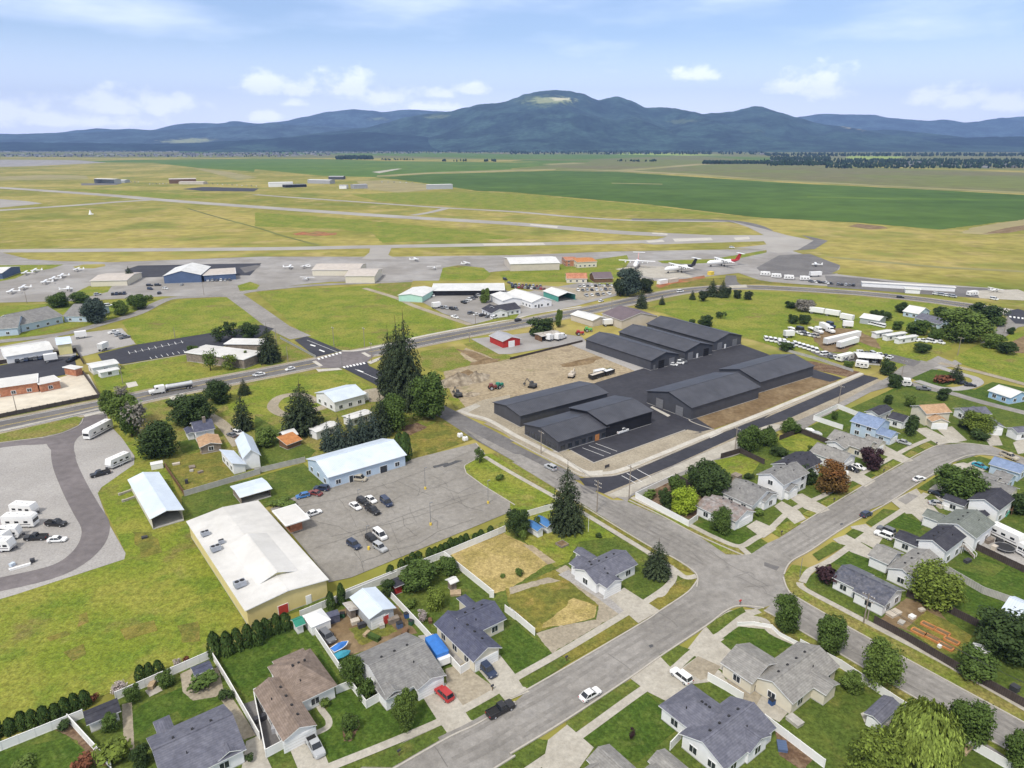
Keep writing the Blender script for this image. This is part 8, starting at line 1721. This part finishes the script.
def wire(a, b, label, offs=(-1.15,.6,1.15), sag=1.2):
 (r0, p0, h0), (r1, p1, h1) = a, b
 d = Vector((math.cos(A0 + math.pi / 2), math.sin(A0 + math.pi / 2), 0))
 for k, y in enumerate(offs):
  q = MB(); prev = None
  for i in range(13):
   f = i / 12; v = p0.lerp(p1, f) + d * y * (1 if True else 0); v.z = (h0 - .3) * (1 - f) + (h1 - .3) * f - sag * 4 * f * (1 - f)
   if prev is not None: q.tube(prev, v, .022, n=5, cap=False)
   prev = v
  tag(q.build('power_line', 'wire'), label + (', nearest wire', ', middle wire', ', farthest wire')[k], 'power line', 'overhead power lines')
class _E: pass
far_end = (None, P(*t1(3,3,1160,640)), u9[2])
wire(u9, far_end, 'power line from the leaning pole over the dug up yard'); wire(u2, u3, 'power line above the corner garden'); wire(u1, u4, 'power line along the street before the office'); wire(u5, u6, 'power line above the new black road'); wire(u6, u7, 'power line above the old road bend'); wire(u3, u5, 'power line above the pale old road strip')
# ---- roof plant, planters and garden things
mat('unit_grey', (.34,.36,.40), .5,.1,1, spec=.4)
def roof_unit(c, r, x, y, z, s, label):
 p = P(*t1(c, r, x, y), z); root = empty('roof_unit', (p.x, p.y, z - .12), A0); tag(root, label, 'air conditioner', 'air conditioners on the white roof'); q = MB(); q.box((0,0, s[2] / 2), s); q.box((0,0, s[2] + .03), (s[0] * .9, s[1] * .9,.06)); add('casing', q.data('casing', 'unit_grey'), root); q = MB()
 for k in (-1,1): q.tube((k * s[0] * .23,0, s[2] + .06), (k * s[0] * .23,0, s[2] + .14), s[1] * .3, n=12)
 add('fan', q.data('fan', 'vent_black'), root)
roof_unit(0,2,808,528,5.05, (1.8,1.3,.8), 'air conditioner farthest up the left edge of the white roof'); roof_unit(0,2,850,588,5.05, (2.1,1.5,1.0), 'air conditioner in the middle of the left edge of the white roof'); roof_unit(0,2,872,560,5.2, (1.2,1.0,.7), 'small air conditioner beside the middle one on the white roof'); roof_unit(0,2,945,728,5.05, (2.3,1.6,1.0), 'air conditioner nearest the yellow end wall of the white roof')
for i, (x, y, lb) in enumerate(((608,238, 'orange raised bed nearest the road'), (646,212, 'orange raised bed farthest back near the house'), (662,262, 'orange raised bed in the middle, left of a pair'), (702,238, 'orange raised bed in the middle, right of a pair'), (738,272, 'orange raised bed at the right end, back one'), (715,294, 'orange raised bed at the right end, front one'))):
 p = P(*t1(3,3, x, y)); root = empty('raised_bed', (p.x, p.y, .1), A0 + math.pi / 2); tag(root, lb + ' in the dug up yard', 'planter', 'orange raised beds'); q = MB(); L_, W_ = 2.5,1.25
 for yy in (-1,1): q.box((0, yy * W_ / 2,.2), (L_, .26,.42)); q.box((yy * L_ / 2,0,.2), (.26, W_ - .26,.42))
 add('frame', q.data('frame', 'wood_orange'), root); q = MB(); q.box((0,0,.16), (L_ - .26, W_ - .26,.34)); add('soil', q.data('soil', 'brown_soil'), root)
p = P(*t1(2,2,205,572)); root = empty('raised_bed', (p.x, p.y, .08), A0); tag(root, 'square weathered timber raised bed on the lawn below the spruce', 'planter'); q = MB()
for yy in (-1,1): q.box((0, yy * 1.1,.25), (2.3,.14,.5)); q.box((yy * 1.1,0,.25), (.14,2.1,.5))
add('frame', q.data('frame', 'wood_grey'), root); q = MB(); q.box((0,0,.2), (2.1,2.1,.3)); add('soil', q.data('soil', 'brown_soil'), root)
p = P(*t1(3,2,945,592)); root = empty('trampoline', (p.x, p.y, .1)); tag(root, 'round dark trampoline on the gravel beside the long camper', 'trampoline'); q = MB(); q.tube((0,0,.8), (0,0,.86), 2.0, n=24); add('mat', q.data('mat', 'vent_black'), root); q = MB()
for k in range(24): q.tube((2.1 * math.cos(k * .2618), 2.1 * math.sin(k * .2618), .86), (2.1 * math.cos((k + 1) * .2618), 2.1 * math.sin((k + 1) * .2618), .86), .09, n=6)
for k in range(6): q.tube((2.1 * math.cos(k * 1.047), 2.1 * math.sin(k * 1.047), .86), (2.1 * math.cos(k * 1.047), 2.1 * math.sin(k * 1.047), 0), .05, n=6)
add('frame', q.data('frame', 'pole_metal'), root)
p = P(*t1(3,2,965,450)); root = empty('play_set', (p.x, p.y, .1), A0); tag(root, 'garden play set with a green slide behind the black roofed house', 'play set'); q = MB(); q.box((0,0,1.3), (1.4,1.4,.1))
for x in (-.65,.65):
 for y in (-.65,.65): q.box((x, y, 1.3), (.1,.1,2.6))
q.tube((.7,0,2.5), (3.4,0,2.3), .06, n=6); q.tube((3.4,-.8,0), (3.4,0,2.3), .06, n=6); q.tube((3.4,.8,0), (3.4,0,2.3), .06, n=6); add('frame', q.data('frame', 'wood_brown'), root); q = MB(); q.box((-1.7,0,.7), (2.4,.5,.08), tilt=Matrix.Rotation(-.52,3, 'Y')); add('slide', q.data('slide', 'tarp_green'), root)
# deck and stairs behind the bright white black roofed house
p = P(*t1(3,2,765,610)); root = empty('deck_stairs', (p.x, p.y, 0), A0); tag(root, 'white back stairs with railings behind the black roofed white house', 'stairs'); q = MB()
for k in range(9): q.box((1.6 + k * -.0,-.3 - k * .32,2.0 - k * .21), (1.2,.32,.08))
q.box((1.0,.8,2.1), (2.6,1.9,.12)); add('treads', q.data('treads', 'wood_grey'), root); q = MB()
for x in (1.0,2.2): q.tube((x, -.2,2.9), (x, -3.0,1.0), .06, n=6); q.tube((x, -3.0,0), (x, -3.0,1.0), .06, n=6); q.tube((x, -.2,0), (x, -.2,2.9), .06, n=6)
q.box((1.0,1.7,2.6), (2.6,.06,.9)); add('railing', q.data('railing', 'trim_white'), root)
# two white tanks on the dry yard, sign board, wind marker, crates and yard clutter
for i, (x, y) in enumerate(((808,146), (828,160))):
 p = P(*t1(1,2, x, y)); root = empty('water_tank', (p.x, p.y, .1), A0); tag(root, ('left' if i == 0 else 'right') + ' one of two white tanks on the dry yard by the street', 'tank', 'white tanks'); q = MB(); q.loft([ring(-.8,.8,1.4,.1,.2), ring(-.85,.85,1.5,.5,.3), ring(-.8,.8,1.4,1.2,.4), ring(-.5,.5,.8,1.35,.3)]); add('shell', q.data('shell', 'rv_white'), root); q = MB(); q.tube((0,0,1.33), (0,0,1.45), .2, n=10); add('cap', q.data('cap', 'trim_dark'), root)
p = P(*t1(2,2,382,270)); root = empty('sign_board', (p.x, p.y, .1), math.radians(37)); tag(root, 'small dark low sign board on the gravel corner of the storage site', 'sign'); q = MB(); q.box((0,0,.75), (1.8,.12,.8)); add('panel', q.data('panel', 'trim_dark'), root)
for x in (-.8,.8): add('leg', box_mesh(('sleg', 1), (0,0,.2), (.1,.1,.5), 'trim_dark'), root, (x, 0,0))
p = P(*t1(0,0,357,610)); root = empty('wind_marker', (p.x, p.y, .5)); tag(root, 'white pointed wind marker on the far airfield grass', 'marker'); q = MB(); q.tube((0,0,0), (0,0,6), 2.4,.2,8); add('cone', q.data('cone', 'trim_white'), root); q = MB(); q.box((2.2,0,.7), (3.6,.8,1.1)); add('base', q.data('base', 'trim_white'), root)
mat('heap_soil', (.25,.205,.15), .95,.35,.5, (.33,.28,.21), spec=.1, big=.4, bump=.8, detail=10)
# dirt heaps
def heap(c, r, x, y, rad, h, m='dirt', seed=1, sx=1.0):
 p = P(*t1(c, r, x, y)); q = MB(); n = 18; rg = 8; vs = []
 for j in range(rg + 1):
  f = j / rg
  for k in range(n):
   a = 6.283 * k / n; rr = rad * (1 - f) * (1 + .4 * noise.noise(Vector((math.cos(a) * 1.3, math.sin(a) * 1.3, seed)))); vs.append((rr * math.cos(a) * sx, rr * math.sin(a), h * (f ** 1.2) * (1 + .5 * noise.noise(Vector((math.cos(a) * 2, math.sin(a) * 2, seed + f * 3)))) - .03))
 q.mesh(vs, [(j * n + k, j * n + (k + 1) % n, (j + 1) * n + (k + 1) % n, (j + 1) * n + k) for j in range(rg) for k in range(n)]); o = q.build('dirt_heap', m, loc=(p.x, p.y, .09), smooth=True); o.rotation_euler = (0,0,.6); return o
for i, (c, r, x, y, ra, h, m, sx, lb) in enumerate(((1,1,800,560,6,4.2, 'heap_soil', 1.5, 'large pale dirt heap beside the round broadleaf tree'), (1,1,872,548,5,3.2, 'heap_soil', 1.4, 'pale dirt heap right of the largest one'), (2,1,270,485,3.5,1.2, 'brown_soil', 3.0, 'long brown dirt ridge on the bare lot'), (1,1,900,480,3,1.0, 'brown_soil', 2.6, 'low brown dirt ridge behind the large heap'), (1,1,850,610,2.6,1.2, 'heap_soil', 1.5, 'small dirt heap near the excavator'))):
 tag(heap(c, r, x, y, ra, h, m, i + 1, sx), lb, 'dirt heap')
# scattered yard clutter: bins, pallets, mailboxes (each a thing)
mat('bin_green', (.03,.10,.05), .6,.1,1); mat('bin_blue', (.03,.08,.22), .6,.1,1); mat('pallet_wood', (.40,.30,.19), .9,.2,1.5)
def crate(c, r, x, y, s, m, label, name='crate', cat='crate', rz=.5):
 p = P(*t1(c, r, x, y)); root = empty(name, (p.x, p.y, .1), rz); tag(root, label, cat); q = MB(); q.box((0,0, s[2] / 2), s, taper=.94 if cat == 'bin' else 1); add('body', q.data('body', m), root); q = MB(); q.box((0,0, s[2] + .04), (s[0] * 1.06, s[1] * 1.06,.08)); add('lid', q.data('lid', 'vent_black' if cat == 'bin' else m), root)
crate(1,3,470,195, (.6,.6,1.1), 'door_red', 'small red cabinet in front of the workshop', cat='cabinet', name='cabinet'); crate(1,3,395,200, (1.6,1.2,.8), 'metal_tan', 'tan crate beside the brown lean-to'); crate(1,3,420,215, (1.4,.9,.9), 'trim_dark', 'black crate in the middle of the cluttered back yard'); crate(1,3,545,195, (2.2,1.2,1.0), 'wood_grey', 'weathered timber pile right of the workshop', cat='timber pile', name='timber_pile'); crate(1,3,570,215, (1.2,1.0,1.1), 'metal_navywall', 'dark blue bin right of the workshop', cat='bin', name='bin'); crate(1,3,310,190, (2.2,1.8,1.7), 'shingle_slate', 'grey covered stack next to the canopy tent', cat='covered stack', name='covered_stack')
crate(1,3,600,175, (1.2,.9,1.0), 'bin_blue', 'blue bin by the white inner fence', cat='bin', name='bin'); crate(2,3,870,412, (.7,.7,1.1), 'bin_green', 'dark wheeled bin behind the white estate car, left one', cat='bin', name='bin'); crate(2,3,962,460, (.7,.7,1.1), 'trim_dark', 'dark wheeled bin in the side yard of the cream house', cat='bin', name='bin'); crate(3,3,35,515, (1.6,.9,1.0), 'bin_blue', 'blue bin on the drive of the cream house', cat='bin', name='bin'); crate(3,3,200,465, (1.4,1.4,.9), 'trim_dark', 'dark garden table by the cream house wall', cat='table', name='garden_table')
crate(3,3,582,178, (1.2,1.0,.5), 'rv_white', 'white bundle on the soil of the dug up yard', cat='bundle', name='bundle'); crate(3,3,510,165, (3.0,1.6,.5), 'metal_tan', 'pale rubble pile beside the long mottled roof house', cat='rubble pile', name='rubble_pile'); crate(3,3,690,295, (.6,.6,.5), 'rv_white', 'white tub near the front raised beds', cat='tub', name='tub'); crate(3,2,800,640, (1.8,.9,.7), 'trim_dark', 'dark garden seat on the right hand lawn', cat='bench', name='bench'); crate(3,2,880,560, (2.5,1.6,.9), 'wood_grey', 'timber deck stack beside the gravel yard', cat='timber pile', name='timber_pile'); crate(3,2,905,590, (1.3,1.0,1.0), 'metal_tan', 'tan crate on the gravel by the trampoline')
crate(0,2,757,268, (1.6,1.6,.45), 'wood_grey', 'grey fire pit stones in the farm yard', cat='fire pit', name='fire_pit'); crate(0,2,694,255, (2.0,1.0,.4), 'metal_tan', 'pale rubble in the farm yard', cat='rubble pile', name='rubble_pile'); crate(0,2,797,212, (1.1,.6,.6), 'pallet_wood', 'small tan bench behind the farmhouse', cat='bench', name='bench'); crate(0,2,736,330, (.8,.8,1.2), 'trim_dark', 'dark barrel by the brown wooden fence', cat='barrel', name='barrel'); crate(0,2,620,268, (3.2,2.2,1.6), 'rv_white', 'white box beside the long white garage', cat='crate'); crate(0,2,1000,250, (1.6,1.0,1.8), 'door_red', 'red cabinet at the blue barn', cat='cabinet', name='cabinet'); crate(0,2,570,545, (1.3,.8,.4), 'trim_dark', 'dark lump on the meadow beside the white roofed hall', cat='tyre pile', name='tyre_pile')
for i, (c, r, x, y, lb) in enumerate(((1,3,568,722, 'black mailbox on the verge before the broad grey house'), (2,3,222,350, 'black mailbox on the verge before the dry lot'), (1,3,935,465, 'dark mailbox by the drive of the slate blue house'), (2,3,905,128, 'red and white kerb marker at the crossroads'), (3,2,678,182, 'mailbox at the bend of the upper street'), (3,2,68,535, 'mailbox before the grey gabled houses'), (3,2,275,405, 'mailbox before the red tinted tree'), (3,2,470,290, 'mailbox before the blue house'))):
 p = P(*t1(c, r, x, y)); root = empty('mailbox', (p.x, p.y, .1), A0); tag(root, lb, 'mailbox' if 'mailbox' in lb else 'marker'); q = MB(); q.box((0,0,.5), (.1,.1,1.0)); add('post', q.data('post', 'wood_brown'), root); q = MB(); q.loft([ring(-.3,.3,.3,.98,.06), ring(-.3,.3,.3,1.2,.06), ring(-.28,.28,.16,1.3,.05)]); add('box', q.data('box', 'door_red' if 'red' in lb[:4] else 'trim_dark'), root)

mat('stone_pale', (.42,.40,.36), .9,.2,1)
rng_ = random.Random(9)
for c, r, x, y, s, m, lb, ct in ((1,3,300,260, (1.1,.8,.9), 'trim_dark', 'black barrel rack beside the grey covered car', 'rack'), (1,3,440,245, (1.6,.7,.5), 'pallet_wood', 'tan pallet stack in the middle of the cluttered yard', 'pallet'), (1,3,500,215, (1.0,1.0,.7), 'stone_pale', 'pale planter box before the workshop', 'planter'), (1,3,470,262, (2.6,1.0,.8), 'needle_hedge', 'low clipped hedge behind the broad grey house', 'hedge'), (1,3,345,175, (1.0,.8,1.0), 'bin_green', 'green bin left of the brown lean-to', 'bin'), (1,3,590,240, (1.8,1.0,.7), 'wood_brown', 'brown log pile along the inner white fence', 'log pile'), (1,3,615,205, (.8,.8,1.0), 'bin_green', 'green bin along the inner white fence', 'bin'),
 (1,3,40,575, (3.4,.8,.9), 'trim_dark', 'black covered stack along the black drive', 'covered stack'), (1,3,80,628, (1.0,.9,1.0), 'metal_grey', 'grey air conditioner at the brown roofed house wall', 'air conditioner'), (0,3,600,450, (1.6,.9,.7), 'pallet_wood', 'wooden bench on the patio by the white fence', 'bench'), (1,3,690,195, (1.2,.7,.6), 'wood_brown', 'brown planter in the garden behind the slate blue house', 'planter'), (1,3,790,85, (2.2,1.6,.5), 'pallet_wood', 'timber deck before the white roofed cabin', 'deck'), (1,3,825,335, (1.0,.8,1.1), 'bin_green', 'green bin at the white fence by the slate blue house', 'bin'),
 (3,3,120,590, (2.4,1.6,.6), 'stone_pale', 'pale stone heap in the narrow bed by the white fence', 'stone heap'), (3,3,70,690, (2.0,1.4,.5), 'metal_navywall', 'blue grey cover in the garden corner at the bottom', 'cover'), (3,3,500,610, (1.6,.5,.3), 'stone_pale', 'pale kerb stone by the grey shed pad', 'kerb stone'), (3,3,800,700, (3.0,.8,.5), 'pallet_wood', 'long low timber trellis inside the fence right of the willow', 'trellis'), (3,3,985,465, (1.2,1.2,1.0), 'trim_dark', 'black barbecue in the garden at the right edge', 'barbecue'), (3,3,540,200, (1.4,1.0,.4), 'stone_pale', 'rubble lump beside the white bundle', 'rubble pile'), (3,3,620,150, (1.2,.8,.4), 'metal_tan', 'tan rubble lump near the back dark fence', 'rubble pile'),
 (3,2,870,535, (2.0,1.4,1.2), 'wood_grey', 'grey timber stand behind the green roofed house', 'timber stand'), (3,2,925,565, (1.4,1.2,.9), 'trim_dark', 'black bin on the gravel by the long camper', 'bin'), (3,2,690,425, (1.4,.9,.8), 'metal_tan', 'tan crate on the drive by the yellow shed', 'crate'), (3,2,720,432, (1.2,.9,.9), 'rv_white', 'white chest on the drive by the yellow shed', 'chest'), (3,2,325,292, (1.6,.8,.6), 'rv_white', 'white bench below the two cars at the pale house', 'bench'), (2,2,890,320, (2.2,2.2,2.0), 'wood_grey', 'grey round topped kiosk behind the large dense tree', 'kiosk'), (0,2,755,282, (1.0,.8,.4), 'stone_pale', 'pale stones by the fire pit in the farm yard', 'stone heap'), (0,2,790,288, (1.4,.9,.5), 'wood_grey', 'grey log pile in the farm yard', 'log pile'), (0,2,965,262, (1.6,1.0,.9), 'metal_tan', 'tan crate at the foot of the blue barn', 'crate'),
 (0,2,80,662, (4.0,.6,.4), 'rv_white', 'white pipe bundle on the gravel yard', 'pipe bundle'), (0,2,130,640, (.9,.9,.8), 'trim_dark', 'black drum on the gravel yard', 'drum'), (0,2,50,655, (1.0,.8,.7), 'metal_ice', 'pale blue crate on the gravel yard', 'crate'), (2,1,600,172, (8,3,2.6), 'rv_white', 'white tank beside the red retardant pad', 'tank'), (2,1,640,166, (9,3,2.4), 'metal_tan', 'tan tank on the red retardant pad', 'tank'), (2,1,790,138, (4,3,2.4), 'yellow_paint', 'yellow container beside the tanker aircraft pad', 'container')):
 crate(c, r, x, y, s, m, lb, ct.replace(' ', '_'), ct, rng_.uniform(0,3) if s[0] < 3 else A0)

VY = 'vehicles parked in the vehicle yard'
car_row(3,1, (62,412), (112,420), 4, (5,7), ('van', 'suv'), ('white', 'silver'), 'between the two lines of white vans', VY)
car_row(3,1, (140,372), (206,384), 5, (9,4), ('pickup', 'van', 'suv'), ('white', 'grey', 'white', 'silver', 'tan'), 'below the yard trucks', VY)
car_row(3,1, (262,466), (318,478), 4, (7,6), ('suv', 'pickup'), ('grey', 'white', 'black'), 'left of the cream camper', VY)
car_row(3,1, (380,448), (480,462), 5, (7,4), ('pickup', 'sedan', 'van'), ('white', 'black', 'silver'), 'behind the carport roof', VY)
car_row(3,1, (590,398), (690,408), 4, (12,3), ('van', 'pickup'), ('white',), 'right of the mobile homes', VY)
